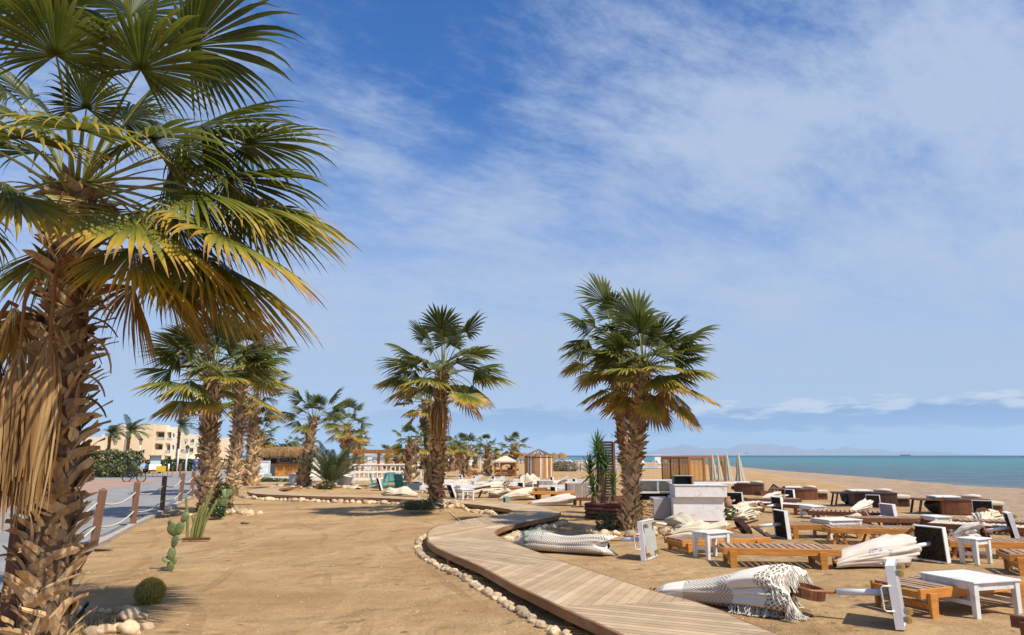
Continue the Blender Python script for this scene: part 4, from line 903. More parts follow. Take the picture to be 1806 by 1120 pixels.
def rope(a, b, z, sag, label):
    mb = MB(); a = a+Vector((0, 0, z)); b = b+Vector((0, 0, z)); P = []
    for i in range(15):
        t = i/14; q = a.lerp(b, t); q.z -= sag*4*t*(1-t); P.append(q)
    mb.tube(P, .019, 6); tag(ob('rope', mb, MT['rope'], None, True), label, 'rope', 'ropes of the fence beside the road')
bay = ['off the left edge', 'behind the foreground palm', 'between the nearest post and the bicycle post', 'between the bicycle post and the dark post', 'between the dark post and the fourth post', 'between the last two posts']
for i in range(6):
    rope(fp[i], fp[i+1], .90, .16, 'upper white rope sagging '+bay[i]); rope(fp[i], fp[i+1], .42, .15, 'lower white rope sagging '+bay[i])
for px, py, t in ((317, 843, 820),):
    b = G(px, py); o = link('fence_post', pme, None, b); o.rotation_euler = (0, 0, .4); tag(o, 'lone brown post across the road near the walkers', 'post')
def at(px, Y, z=0.): return Vector(((px-903)/F*Y*(cp+0)*1.0/(cp) if False else D(px, 803, Y).x, Y, z))
def zof(py, Y): return D(903, py, Y).z
def grid(mb, x0, x1, z0, z1, holes, y, t):
    xs = sorted({x0, x1, *[h[0] for h in holes], *[h[1] for h in holes]}); zs = sorted({z0, z1, *[h[2] for h in holes], *[h[3] for h in holes]})
    for a, b in zip(xs, xs[1:]):
        for c, d in zip(zs, zs[1:]):
            m = ((a+b)/2, (c+d)/2)
            if any(h[0] < m[0] < h[1] and h[2] < m[1] < h[3] for h in holes): continue
            mb.box(((a+b)/2, y, (c+d)/2), (b-a, t, d-c))
# ================================================================ HOTEL
MT['tanwall'] = mat('tan_render', (.79, .63, .42), (.73, .58, .38), scale=.25, stretch=(1, 1, 6), rough=.9)
MT['creamwall'] = mat('cream_render', (.82, .68, .48), (.78, .64, .45), scale=.3, rough=.9)
MT['palewall'] = mat('pale_render', (.84, .76, .64), (.80, .72, .60), scale=.3, rough=.9)
MT['shadewall'] = mat('inner_wall', (.45, .36, .26), (.40, .31, .22), scale=.5, rough=.9)
Y0 = 150.
def hx(px, Y=Y0): return D(px, 803, Y).x
ht = thing('hotel', 'tan and cream three storey hotel with balconies beyond the hedges', 'building', (hx(250), Y0, 0))
ox, oy = hx(250), Y0
def hb(name, px0, px1, py0, Y, dep, m, holes=(), z0=-.5):
    mb = MB(); x0, x1 = hx(px0, Y)-ox, hx(px1, Y)-ox; z1 = zof(py0, Y)
    dep = .8; hs = [(hx(a, Y)-ox, hx(b, Y)-ox, zof(d, Y), zof(c, Y)) for a, b, c, d in holes]
    if hs:
        grid(mb, x0, x1, z0, z1, hs, Y-oy+.2, .4)
        mb.box(((x0+x1)/2, Y-oy+1.5, (z0+z1)/2), (x1-x0-.02, .3, z1-z0-.02))
        for hh in hs: mb.box(((hh[0]+hh[1])/2, Y-oy+.88, hh[2]-.1), (hh[1]-hh[0]-.01, .94, .2)); mb.box(((hh[0]+hh[1])/2, Y-oy+.88, hh[3]+.1), (hh[1]-hh[0]-.01, .94, .2))
        for xx in {x0+.2, x1-.2}: mb.box((xx, Y-oy+.88, (z0+z1)/2), (.38, .94, z1-z0-.04))
    else: mb.box(((x0+x1)/2, Y-oy+dep/2, (z0+z1)/2), (x1-x0, dep, z1-z0))
    w = ob(name, mb, MT[m], ht)
    for hh in hs:
        g = MB(); g.box(((hh[0]+hh[1])/2, Y-oy+1.30, (hh[2]+hh[3])/2-.1), ((hh[1]-hh[0])*.80, .06, (hh[3]-hh[2])*.8)); ob('window', g, MT['glass'], ht)
    return w
hb('wall', -60, 70, 768, Y0+14, 12, 'tanwall'); hb('wall', 70, 158, 774, Y0+16, 12, 'palewall')
hb('wall', 150, 193, 771, Y0+10, 12, 'creamwall'); hb('wall', 176, 194, 766, Y0+14, 9, 'palewall'); hb('wall', 192, 214, 749.5, Y0+1, 14, 'tanwall')
hb('wall', 214, 225, 749.8, Y0+1.2, 12, 'palewall', [(218.5, 223, 761, 769)]); hb('wall', 224, 268, 748.5, Y0-.4, 16, 'tanwall')
hb('wall', 268, 289, 749.5, Y0+1, 14, 'creamwall', [(268.8, 287, 761, 776), (271.5, 285.5, 783, 793), (269.5, 284, 805, 815.5)])
hb('wall', 289, 311.5, 753, Y0+1.6, 12, 'palewall', [(291, 299, 762, 776.5), (301, 305, 764, 771), (292, 299, 784, 799), (302, 306, 785, 793), (291, 302, 804, 817)])
hb('wall', 311, 328, 763.5, Y0+22, 12, 'creamwall', [(312.5, 318, 775, 783), (323, 327, 775, 783)]); hb('wall', 328, 356, 766, Y0+26, 12, 'palewall', [(333, 340, 774, 783), (347, 352, 775, 782), (332, 340, 790, 800), (346, 352, 791, 799), (333, 341, 806, 815)])
hb('wall', 355, 400, 772, Y0+34, 12, 'creamwall', [(360, 367, 780, 788), (360, 367, 795, 803), (376, 384, 780, 788)])
gp = MB()
def balc(a, b, c, d, Y):
    g = MB(); g.box(((hx(a, Y)+hx(b, Y))/2-ox, Y-oy-.25, (zof(c, Y)+zof(d, Y))/2), (hx(b, Y)-hx(a, Y), .05, zof(c, Y)-zof(d, Y))); ob('balcony_panel', g, MT['paleglass'], ht)
for q in ((267.5, 287, 771, 776.5, Y0+.6), (292.5, 302, 772, 777, Y0+1.3), (291.5, 299, 794, 800, Y0+1.3), (323, 331, 774, 779, Y0+21), (333, 341, 780, 785, Y0+24), (345, 351, 781, 785, Y0+24), (322, 330, 795, 800, Y0+21), (333, 340, 797, 802, Y0+24)): balc(*q)
# little kiosk with a pyramid roof
b = D(344, 803, 105); k = thing('kiosk', 'small kiosk with a tan pyramid roof behind the walkers', 'kiosk', (b.x, 105, 0)); s = 105/F*13
mb = MB(); z0 = zof(812, 105); z1 = zof(798.5, 105); mb.add([(-s, -s, z0), (s, -s, z0), (s, s, z0), (-s, s, z0), (0, 0, z1)], [(0, 1, 4), (1, 2, 4), (2, 3, 4), (3, 0, 4), (3, 2, 1, 0)]); ob('roof', mb, MT['creamwall'], k)
mb = MB(); mb.box((0, 0, z0+.06), (2*s+.1, 2*s+.1, .12)); ob('roof_rim', mb, MT['palewall'], k); mb = MB(); mb.box((.1, .2, z0/2), (1.5*s, 1.4*s, z0-.02)); ob('body', mb, MT['brown'], k)
# lamp posts
def lamp(px, by, ty, label):
    b = G(px, by); h = zof(ty, b.y); r = thing('street_lamp', label, 'lamp post', b); m = MB(); m.tube([(0, 0, 0), (0, 0, h*.5), (0, 0, h-.75)], [.10, .075, .06], 8); ob('pole', m, MT['whitemetal'], r, True)
    m = MB(); m.lathe([(.02, h-.75), (.10, h-.7), (.17, h-.25), (.16, h-.22)], 8); ob('lantern', m, MT['lampglass'], r); m = MB(); m.lathe([(.24, h-.22), (.16, h-.12), (.06, h), (0, h+.05)], 8); ob('cap', m, MT['black'], r)
lamp(243, 836, 772, 'tall white lamp post with a dark lantern beside the big hedge'); lamp(326.5, 839.5, 785, 'tall white lamp post with a dark lantern nearest the walkers')
for px, by, ty, lab in ((312, 832, 792, 'slim white bare pole left of the right lamp post'), (297, 832, 818, 'short white bollard post behind the yellow board')):
    b = G(px, by); m = MB(); m.tube([(0, 0, 0), (0, 0, zof(ty, b.y))], .09, 8); tag(ob('pole', m, MT['whitemetal'], None, True, tuple(b)), lab, 'pole')
# golf buggy, parked car
def wheel(parent, x, y, r, w, hub='steel'):
    a = MB(); n = 20
    for s in (0,):
        pr = [(r*.62, -w/2), (r*.95, -w/2), (r, -w*.3), (r, w*.3), (r*.95, w/2), (r*.62, w/2), (r*.62, -w/2)]
        vs = [(q*math.cos(2*PI*k/n), z, q*math.sin(2*PI*k/n)) for q, z in pr for k in range(n)]; a.add(vs, [(i*n+k, i*n+(k+1) % n, (i+1)*n+(k+1) % n, (i+1)*n+k) for i in range(len(pr)-1) for k in range(n)])
    wh = ob('wheel', a, MT['rubber'], parent, False, (x, y, r)); h = MB(); vs = [(r*.62*math.cos(2*PI*k/n), z, r*.62*math.sin(2*PI*k/n)) for z in (-w*.3, w*.3) for k in range(n)]
    h.add(vs, [(k, (k+1) % n, n+(k+1) % n, n+k) for k in range(n)]+[tuple(range(n)), tuple(range(2*n-1, n-1, -1))]); ob('hub', h, MT[hub], wh); return wh
def prof(mb, pts, y0, y1):
    n = len(pts); mb.add([(x, y0, z) for x, z in pts]+[(x, y1, z) for x, z in pts], [tuple(range(n)), tuple(range(2*n-1, n-1, -1))]+[(i, n+i, n+(i+1) % n, (i+1) % n) for i in range(n)])
b = G(272, 834.5); gc = thing('golf_buggy', 'golf buggy with a grey flat roof parked before the dark clipped hedge', 'golf buggy', b+Vector((0, 0, 0)), R_(-62)); 
m = MB(); prof(m, [(-1.15, .3), (-1.2, .8), (-.5, .85), (-.45, .5), (.35, .45), (.75, .95), (1.15, .75), (1.25, .35)], -.58, .58); bev(ob('body', m, MT['whitemetal'], gc), .04, 2)
m = MB(); m.box((0, 0, 1.85), (2.1, 1.25, .09)); bev(ob('roof', m, MT['greyboard'], gc), .03, 2)
for x, y, x2 in ((-.95, -.5, -.85), (-.95, .5, -.85), (.75, -.5, .55), (.75, .5, .55)): m = MB(); m.tube([(x, y, .8), (x2, y, 1.82)], .025, 6); ob('roof_post', m, MT['black'], gc)
m = MB(); m.box((-.35, 0, .88), (.5, 1.05, .12)); m.box((-.62, 0, 1.15), (.12, 1.05, .5), ry=-.15); bev(ob('seat', m, MT['palewall'], gc), .04, 2); m = MB(); m.bar((.72, 0, .95), (.57, 0, 1.8), 1.0, .02); ob('windscreen', m, MT['paleglass'], gc)
for x in (-.8, .8):
    for y in (-.52, .52): wheel(gc, x, y, .24, .18)
b = G(222, 834.5); car = thing('parked_car', 'pale blue car mostly hidden behind the big hedge, left of the lamp post', 'car', b+Vector((0, .8, 0)), R_(-25))
m = MB(); prof(m, [(-2.1, .35), (-2.15, .85), (-1.9, 1.0), (1.2, .98), (2.05, .82), (2.15, .4)], -.85, .85); bev(ob('body', m, mat('pale_blue_paint', (.36, .46, .55), rough=.25, spec=.6), car), .09, 3)
m = MB(); prof(m, [(-1.8, .98), (-1.45, 1.45), (.2, 1.47), (1.05, .97)], -.74, .74); bev(ob('cabin', m, MT['glass'], car), .08, 3); m = MB(); m.box((-.6, 0, 1.48), (1.6, 1.3, .04)); bev(ob('roof', m, mat('pale_roof_paint', (.40, .50, .58), rough=.25), car), .02, 2)
for x in (-1.35, 1.35):
    for y in (-.8, .8): wheel(car, x, y, .33, .2)
for y in (-.6, .6): m = MB(); m.ico((2.05, y, .7), .12, 2, (.6, 1.4, .8)); ob('headlight', m, MT['paleglass'], car, True)
# bicycle
b = G(235.5, 850.5); bk = thing('bicycle', 'black bicycle standing on the pink paving by the big hedge', 'bicycle', b, R_(-4)); k = 1.02
for x in (-.52, .53):
    m = MB(); n = 28; m.tube([(.335*math.cos(2*PI*i/n), 0, .335*math.sin(2*PI*i/n)) for i in range(n+1)], .040, 6, False); wv = ob('wheel', m, MT['rubber'], bk, True, (x, 0, .355))
    sp = MB()
    for i in range(16): sp.bar((0, (-1)**i*.02, 0), (.32*math.cos(i*PI/8), 0, .32*math.sin(i*PI/8)), .006, .006)
    sp.tube([(0, -.05, 0), (0, .05, 0)], .03, 8); ob('spokes', sp, MT['steel'], wv)
m = MB(); BB = (-.08, 0, .30); ST = (-.22, 0, .82); HT = (.36, 0, .86); HB = (.40, 0, .72); RW = (-.52, 0, .355); FW = (.53, 0, .355)
for a, c_ in ((BB, ST), (BB, HB), (ST, HT), (HT, HB)): m.tube([a, c_], .030, 8)
for a, c_ in ((BB, RW), (ST, RW), (HB, FW)): m.tube([a, c_], .022, 6)
ob('frame', m, MT['black'], bk, True); m = MB(); m.tube([ST, (-.25, 0, .94)], .014, 6); m.box((-.25, 0, .96), (.26, .13, .05), taper=.7); bev(ob('saddle', m, MT['black'], bk), .02, 2)
m = MB(); m.tube([HT, (.34, 0, .98)], .014, 6); m.tube([(.42, -.28, .98), (.34, -.2, 1.0), (.34, .2, 1.0), (.42, .28, .98)], .014, 6); ob('handlebar', m, MT['black'], bk)
m = MB(); m.tube([(-.08, -.06, .30), (-.08, .06, .30)], .085, 14); m.tube([(-.08, -.07, .3), (-.02, -.07, .15)], .012, 5); m.tube([(-.08, .07, .3), (-.14, .07, .45)], .012, 5); m.box((-.02, -.12, .14), (.09, .09, .02)); m.box((-.14, .12, .46), (.09, .09, .02)); ob('crank', m, MT['steel'], bk)
m = MB(); m.box((-.40, 0, .92), (.30, .16, .18)); bev(ob('saddle_bag', m, MT['black'], bk), .03, 2)
# bicycle rack with a yellow board
b = G(282, 842.5); rk = thing('bicycle_rack', 'low blue and orange bicycle rack with a plain yellow board in its middle', 'bicycle rack', b); W2 = 1.02*b.y/F*20.5
m = MB(); m.tube([(-W2, 0, .12), (W2, 0, .12)], .035, 6); ob('rail', m, mat('blue_rack_paint', (.10, .09, .25), rough=.5), rk)
for i in range(6):
    x = -W2+2*W2*i/5; m = MB(); m.tube([(x, 0, 0), (x, 0, .75)], .03, 6); ob('upright', m, MT['orange'], rk)
m = MB(); m.box((.05, -.06, .72), (.82, .05, .48)); bev(ob('board', m, MT['yellow'], rk), .02, 2)
# walkers
def skin_obj(name, V, E, Rr, m, parent, sub=1, root=0):
    me = bpy.data.meshes.new(name); me.from_pydata(V, E, []); me.materials.append(m); o = link(name, me, parent)
    sk = o.modifiers.new('skin', 'SKIN'); sk.use_smooth_shade = True
    for i, r in enumerate(Rr): me.skin_vertices[0].data[i].radius = (r, r) if not isinstance(r, tuple) else r
    for i in range(len(V)): me.skin_vertices[0].data[i].use_root = (i == root)
    s = o.modifiers.new('sub', 'SUBSURF'); s.levels = sub; s.render_levels = sub; return o
MT['skin'] = mat('skin', (.42, .24, .16), (.38, .21, .14), rough=.55); MT['hair'] = mat('hair', (.06, .04, .03), (.04, .03, .02), rough=.8)
def person(label, loc, rz, shirt, shorts, sc=1., ph=1):
    r = thing('person', label, 'person', loc, rz); r.scale = (sc,)*3
    V = [(0, 0, .98), (0, 0, 1.15), (0, 0, 1.38), (0, 0, 1.50), (.015, 0, 1.60), (.03, 0, 1.73),
         (0, .19, 1.42), (-.06*ph, .25, 1.14), (.14, .17, 1.02), (.22, .12, 1.03), (0, -.19, 1.42), (-.04*ph, -.25, 1.14), (.15, -.17, 1.04), (.22, -.12, 1.06),
         (0, .10, .92), (.12*ph, .10, .50), (.05*ph, .10, .09), (.20*ph, .10, .04), (0, -.10, .92), (-.08*ph, -.10, .50), (-.30*ph, -.10, .14), (-.18*ph, -.10, .05)]
    E = [(0, 1), (1, 2), (2, 3), (3, 4), (4, 5), (2, 6), (6, 7), (7, 8), (8, 9), (2, 10), (10, 11), (11, 12), (12, 13), (0, 14), (14, 15), (15, 16), (16, 17), (0, 18), (18, 19), (19, 20), (20, 21)]
    Rr = [.13, .12, .14, .055, .075, .085, .06, .042, .032, .035, .06, .042, .032, .035, .085, .055, .040, .035, .085, .055, .040, .035]
    skin_obj('body', V, E, Rr, MT['skin'], r, 2)
    skin_obj('shirt', [V[0], V[1], V[2], V[6], V[7], (.06, .21, 1.07), V[10], V[11], (.07, -.21, 1.09)], [(0, 1), (1, 2), (2, 3), (3, 4), (4, 5), (2, 6), (6, 7), (7, 8)], [(.17, .14), (.16, .135), (.17, .15), .08, .06, .055, .08, .06, .055], shirt, r, 2)
    skin_obj('shorts', [(0, 0, 1.0), (0, .10, .92), (.09*ph, .10, .62), (0, -.10, .92), (-.06*ph, -.10, .62)], [(0, 1), (1, 2), (0, 3), (3, 4)], [.155, .115, .10, .115, .10], shorts, r, 2)
    m = MB(); m.ico((.01, 0, 1.71), .098, 2, (1, .92, .92)); ob('hair', m, MT['hair'], r, True)
    for y in (-.10, .10):
        q = V[17] if y > 0 else V[21]; m = MB(); m.box((q[0]-.03, y, q[2]+.01), (.27, .09, .08)); bev(ob('shoe', m, MT['black'], r), .02, 2)
blue = mat('blue_cloth', (.03, .10, .36), (.025, .08, .30), rough=.8); navy = mat('denim_blue', (.05, .14, .32), (.04, .11, .27), rough=.8); dk = mat('dark_cloth', (.03, .03, .04), rough=.8)
person('person in a blue long-sleeved top and blue shorts walking along the road', G(343, 845.5), R_(-100), blue, navy, .97)
person('person in dark clothes walking just behind the one in blue, half behind the palm trunk', G(353, 843.5), R_(-95), dk, dk, .93, -1)
# ================================================================ THATCHED BAR
Yb = 55.; bx0 = D(447, 803, Yb).x
tb = thing('thatched_bar', 'open beach bar with a straw fringe roof, white deck and honey wood counter', 'bar', (bx0, Yb, 0)); px2 = Yb/F
def tx(px): return (px-447)*px2
def tz(py): return zof(py, Yb)
m = MB(); zt = tz(790); zb = tz(799)
m.add([(-.1+tx(447), -.7, zb), (tx(552), -.7, zb), (tx(552), 2.6, zt+.12), (-.1+tx(447), 2.6, zt+.12)], [(0, 1, 2, 3)]); m.add([(tx(447), -.55, zb+.1), (tx(552), -.55, zb+.1), (tx(552), -.6, zt), (tx(447), -.6, zt)], [(0, 1, 2, 3)])
rn = random.Random(1)
for i in range(1500):
    x = rn.uniform(tx(445), tx(553)); L = rn.uniform(.18, .45); z = rn.uniform(zb+.02, zt+.03); y = -.75+rn.uniform(0, .2); w_ = rn.uniform(.01, .03); d = rn.uniform(-.06, .06)
    m.add([(x-w_, y, z), (x+w_, y, z), (x+d+w_*.3, y-.08, z-L), (x+d-w_*.3, y-.08, z-L)], [(0, 1, 2, 3)], rn.random())
ob('roof', m, MT['thatch'], tb)
m = MB(); m.box((tx(508), .6, .16), (tx(560)-tx(456), 2.9, .32)); m.box((tx(470), -1.0, .11), (1.9, .5, .2)); ob('deck', m, MT['white'], tb)
m = MB(); m.box((tx(505), 1.85, 1.02), (tx(556)-tx(452), .12, 2.1)); ob('back_wall', m, MT['palewall'], tb)
for px in (451, 548): m = MB(); m.tube([(tx(px), -.5, 0), (tx(px)+.03, -.5, zb)], .09, 8); ob('post', m, MT['palewall'], tb, True)
m = MB()
for i in range(8):
    x = tx(488)+i*.255; m.t = rn.random(); m.box((x+.125, -.25, .80), (.248, .05, .9))
    m.t = rn.random(); m.box((x+.125, -.29, .66+.25*(i % 3)), (.25, .03, .18))
m.t = .5; ob('counter_front', m, MT['orange'], tb); m = MB(); m.box((tx(510), 0, 1.28), (tx(537)-tx(484), .6, .05)); ob('counter_top', m, MT['brown'], tb)
def frame(name, label, cat, px, py, w_, h_, m1, m2, Y=56.7):
    q = thing(name, label, cat, (D(px, 803, Y).x, Y, zof(py, Y))); a = MB(); a.box((0, 0, 0), (w_, .05, h_)); ob('frame', a, MT[m1], q); a = MB(); a.box((0, -.035, 0), (w_*.72, .03, h_*.68)); ob('picture', a, MT[m2], q)
frame('picture_frame', 'rectangular dark wood framed picture on the white wall under the thatch', 'picture', 502, 809, .70, .48, 'brown', 'glass'); frame('picture_frame', 'smaller framed picture left of the big one on the bar wall', 'picture', 483, 813, .45, .4, 'brown', 'black')
for px, py, lab in ((518.5, 813.5, 'round dark rimmed mirror on the bar wall'), (531, 806.5, 'second round mirror, half hidden at the right end of the bar wall'), (471, 805, 'round dark wicker lamp at the left of the bar wall')):
    q = thing('round_mirror', lab, 'mirror', (D(px, 803, 56.7).x, 56.7, zof(py, 56.7))); a = MB(); n = 24; a.tube([(.20*math.cos(2*PI*i/n), 0, .20*math.sin(2*PI*i/n)) for i in range(n+1)], .05, 6, False); ob('rim', a, MT['dark'], q, True); a = MB(); a.tube([(0, -.01, 0), (0, .02, 0)], .18, 24); ob('glass', a, MT['paleglass'], q)
q = thing('screen_panel', 'white framed screen with a pale blue beach picture standing left of the counter', 'screen', (tx(454)+bx0, Yb-.9, .3)); m = MB(); wq = tx(484)-tx(454); grid(m, 0, wq, 0, 1.15, [(.05, wq-.07, .08, 1.08)], 0, .05); ob('frame', m, MT['whitemetal'], q)
m = MB(); m.box((wq/2, .02, .58), (wq-.1, .02, 1.0)); ob('picture', m, mat('beach_picture', (.62, .74, .84), (.86, .86, .85), scale=3.2, ramp=(.42, .55), c3=(.30, .42, .55), c3scale=5, c3cov=.6, rough=.3), q)
for i, (px, py, w_, lab) in enumerate(((462, 835, .55, 'white cushion stack left of the bar counter'), (477, 834, .42, 'pale mint square pouffe left of the bar counter'))):
    m = MB(); m.box((0, 0, .17), (w_, .45, .34)); tag(bev(ob('pouffe', m, MT['white'] if not i else MT['paleglass'], None, False, (D(px, 803, Yb-1.0).x, Yb-1.25, .22)), .06, 3), lab, 'pouffe')
def planter(px, py, h, label, tilt=0, r=.42):
    b = G(px, py); q = thing('pot', label, 'plant pot', b); m = MB(); m.lathe([(r*.62, 0), (r*.7, .03), (r*.95, h*.5), (r, h*.9), (r*1.06, h*.93), (r*1.06, h), (r*.93, h), (r*.9, h*.85), (0, h*.84)], 22); m_ = ob('pot', m, MT['white'], q, True); q.rotation_euler = (0, tilt, 0); return q
planter(521, 859, .80, 'big white round planter standing on the boardwalk corner'); planter(604, 861, .72, 'big white round planter tilting against its neighbour by the young date palm', .22); planter(612, 858, .72, 'big white round planter right behind the tilted one', -.12)
p_ = planter(778, 848.5, .62, 'white pot with a leafy green plant right of the leaning palm', 0, .34); m = MB(); leaves(m, (0, 0, .95), (.34, .3, .38), 260, .09, 31); ob('foliage', m, MT['leaf'], thing('potted_plant', 'leafy yellow-green plant growing in the white pot right of the leaning palm', 'plant', p_.location+Vector((0, 0, .15))))
# lattice wall
def lattice(pa, pbb, h, nx_, label, ny_=2):
    a = G(*pa); b_ = G(*pbb); L = (b_-a).length; q = thing('lattice_wall', label, 'screen wall', a, math.atan2(b_.y-a.y, b_.x-a.x)); c_ = L/nx_; hs = []
    for i in range(nx_):
        for j in range(ny_): hh = (h-.22)/ny_; hs.append((i*c_+.04, (i+1)*c_-.04, .12+j*hh+.075, .12+(j+1)*hh-.075))
    m = MB(); grid(m, 0, L, 0, h-.1, hs, 0, .12); ob('grid', m, MT['white'], q); m = MB(); m.box((L/2, 0, h-.05), (L+.1, .3, .08)); ob('top_shelf', m, MT['white'], q); return q
lattice((617, 848), (719, 846.5), 1.22, 13, 'white block lattice wall with two rows of square openings under the pergola'); 
m = MB(); m.box((0, 0, .6), (.07, .07, 1.2)); tag(ob('white_post', m, MT['white'], None, False, tuple(G(624.5, 854))), 'thin white post standing in front of the lattice wall', 'post')
# pergola
Yp = 72.; pg = thing('pergola', 'honey coloured timber pergola with flat beams behind the lattice wall', 'pergola', (D(618, 803, Yp).x, Yp, 0)); k = Yp/F; zt = zof(797, Yp)
for y in (0, 3.5): m = MB(); m.box(((764-618)*k/2, y, zt), ((764-618)*k, .16, .30)); ob('beam', m, MT['orange'], pg)
for px in (640, 667, 673, 712, 719, 758):
    m = MB(); m.box(((px-618)*k, 0 if px != 673 else 3.4, zt/2-.06), (.22 if px != 719 else .35, .2, zt-.12)); ob('post', m, MT['orange' if px != 667 else 'brown'], pg)
for i in range(22): m = MB(); m.box((.2+i*.38, 1.75, zt+.17), (.07, 3.9, .1)); ob('rafter', m, MT['orange'], pg)
# white beach huts and far buildings
def hut(px0, px1, by, ty, label, openf=.5):
    b = G((px0+px1)/2, by); k = b.y/F; w_ = (px1-px0)*k; h = zof(ty, b.y); q = thing('beach_hut', label, 'beach hut', b); m = MB(); grid(m, -w_/2, w_/2, 0, h-.1, [(-w_/2+.18, w_/2-.18, h*openf, h-.28)], 0, .1); m.box((w_/2-.05, .8, (h-.1)/2), (.1, 1.5, h-.12)); m.box((-w_/2+.05, .8, (h-.1)/2), (.1, 1.5, h-.12)); ob('wall', m, MT['whitemetal'], q); m = MB(); m.box((0, .8, h-.03), (w_+.2, 1.9, .1)); ob('roof', m, MT['whitemetal'], q)
hut(821, 838, 821, 800, 'white open lifeguard hut on the beach with a window opening'); hut(744, 751, 824, 800, 'narrow white hut just left of the leaning palm trunk', .9); hut(795, 812, 818, 806, 'small low white hut behind the palms left of the lifeguard hut'); hut(625, 650, 829, 802, 'cream hut with a blue opening seen under the left end of the pergola', .4); hut(655, 690, 820, 804, 'grey framed far pavilion seen through the pergola', .2); hut(722, 742, 822, 805, 'pale far pavilion seen under the right end of the pergola', .3)
m = MB(); [m.box((x_, 0, h_/2), (.55, .9, h_)) for x_, h_ in ((0, .62), (.56, .40), (1.12, .2))]; tag(ob('wooden_steps', m, MT['orange'], None, False, tuple(G(826, 836.5))), 'small honey wood stair of three steps on the sand', 'steps')
for px, by, ty, lab in ((847, 830, 801, 'thin white pole left of the wind-swept young palm'), (853.5, 838, 806, 'white and red striped thin pole by the young palm'), (1024, 831, 818, 'short dark iron post by the lagoon')):
    b = G(px, by); m = MB(); m.tube([(0, 0, 0), (0, 0, zof(ty, b.y))], .04, 6); tag(ob('pole', m, MT['whitemetal'] if px < 1000 else MT['brown'], None, False, tuple(b)), lab, 'pole')
# cream roofed gazebo
b = G(891, 840); Yg = b.y; k = Yg/F; q = thing('gazebo', 'small wooden gazebo with arched sides and a cream tent roof', 'gazebo', b); w_ = 20*k; ze = zof(813, Yg); za = zof(804, Yg)
m = MB(); m.add([(-w_, -.3, ze), (w_, -.3, ze), (w_, 2.0, ze), (-w_, 2, ze), (-.1, .8, za), (.1, .8, za)], [(0, 1, 5, 4), (1, 2, 5), (2, 3, 4, 5), (3, 0, 4)]); m.box((0, -.31, ze-.06), (2*w_, .03, .14)); ob('roof', m, MT['canvas'], q)
for x in (-w_*.92, -w_*.35, w_*.92):
    for y in (-.1, 1.8): m = MB(); m.box((x, y, ze/2-.05), (.13, .13, ze-.1)); ob('post', m, MT['orange'], q)
m = MB(); n = 12
for y in (-.1, 1.8):
    for i in range(n):
        a0, a1 = PI*i/n, PI*(i+1)/n; r_ = w_*.62; cx = .18*w_; f = lambda a: (cx+r_*math.cos(a), r_*.75*math.sin(a)+ze*.42)
        (x0, z0), (x1, z1) = f(a0), f(a1); m.add([(x0, y, z0), (x1, y, z1), (x1, y, ze-.12), (x0, y, ze-.12)], [(0, 1, 2, 3)])
ob('arch', m, MT['orange'], q); m = MB(); [m.box((0, -.14, .12+.14*i), (2*w_*.88, .04, .11)) for i in range(4)]; m.box((0, .85, .5), (2*w_*.85, 1.8, .12)); ob('bench', m, MT['brown'], q)
# round cabana of boards
b = G(951, 843.5); k = b.y/F; r_ = 24.5*k; q = thing('round_cabana', 'round cabana of upright white and honey boards with a bare cone of rafters', 'cabana', b+Vector((0, r_, 0))); ze = zof(803.5, b.y+r_); za = zof(792, b.y+r_); rn = random.Random(6)
n = 52
for i in range(n):
    a = 2*PI*i/n; wm = rn.random() < .35; m = MB(); m.t = rn.random(); m.box((r_*math.cos(a), r_*math.sin(a), ze/2), (.03, 2*PI*r_/n*.86, ze), rz=a); ob('board', m, MT['white'] if wm else MT['cab'] if rn.random() < .7 else MT['orange'], q) if 'cab' in MT else ob('board', m, MT['white'] if wm else MT['orange'], q)
for i in range(14): a = 2*PI*i/14; m = MB(); m.bar((r_*1.05*math.cos(a), r_*1.05*math.sin(a), ze-.02), (.04*math.cos(a), .04*math.sin(a), za), .05, .05); ob('rafter', m, MT['slat'], q)
m = MB(); n = 40; m.tube([(r_*1.02*math.cos(2*PI*i/n), r_*1.02*math.sin(2*PI*i/n), ze-.12) for i in range(n+1)], .04, 6, False); ob('ring_beam', m, MT['brown'], q)
# thatched shelters behind
for (a, c_, by, ty, lab) in ((862, 918, 818, 799.5, 'long straw roofed shelter behind the gazebo'), (912, 990, 817, 799, 'long straw roofed shelter behind the round cabana')):
    b = G((a+c_)/2, by); k = b.y/F; L = (c_-a)*k; z1 = zof(ty, b.y); z0 = zof(808, b.y); q = thing('straw_shelter', lab, 'beach shelter', b); m = MB()
    nn = int(L/1.6)
    for i in range(nn+1): x = -L/2+L*i/nn; m.lathe([(1.5, z0-.1), (1.0, (z0+z1)/2+.25), (.1, z1+.1), (0, z1+.2)], 10, (x, 0, 0))
    ob('roof', m, MT['thatch'], q)
    for i in range(nn+1): x = -L/2+L*i/nn; m = MB(); m.tube([(x, 0, 0), (x, 0, z0)], .07, 6); ob('post', m, MT['slat'], q)
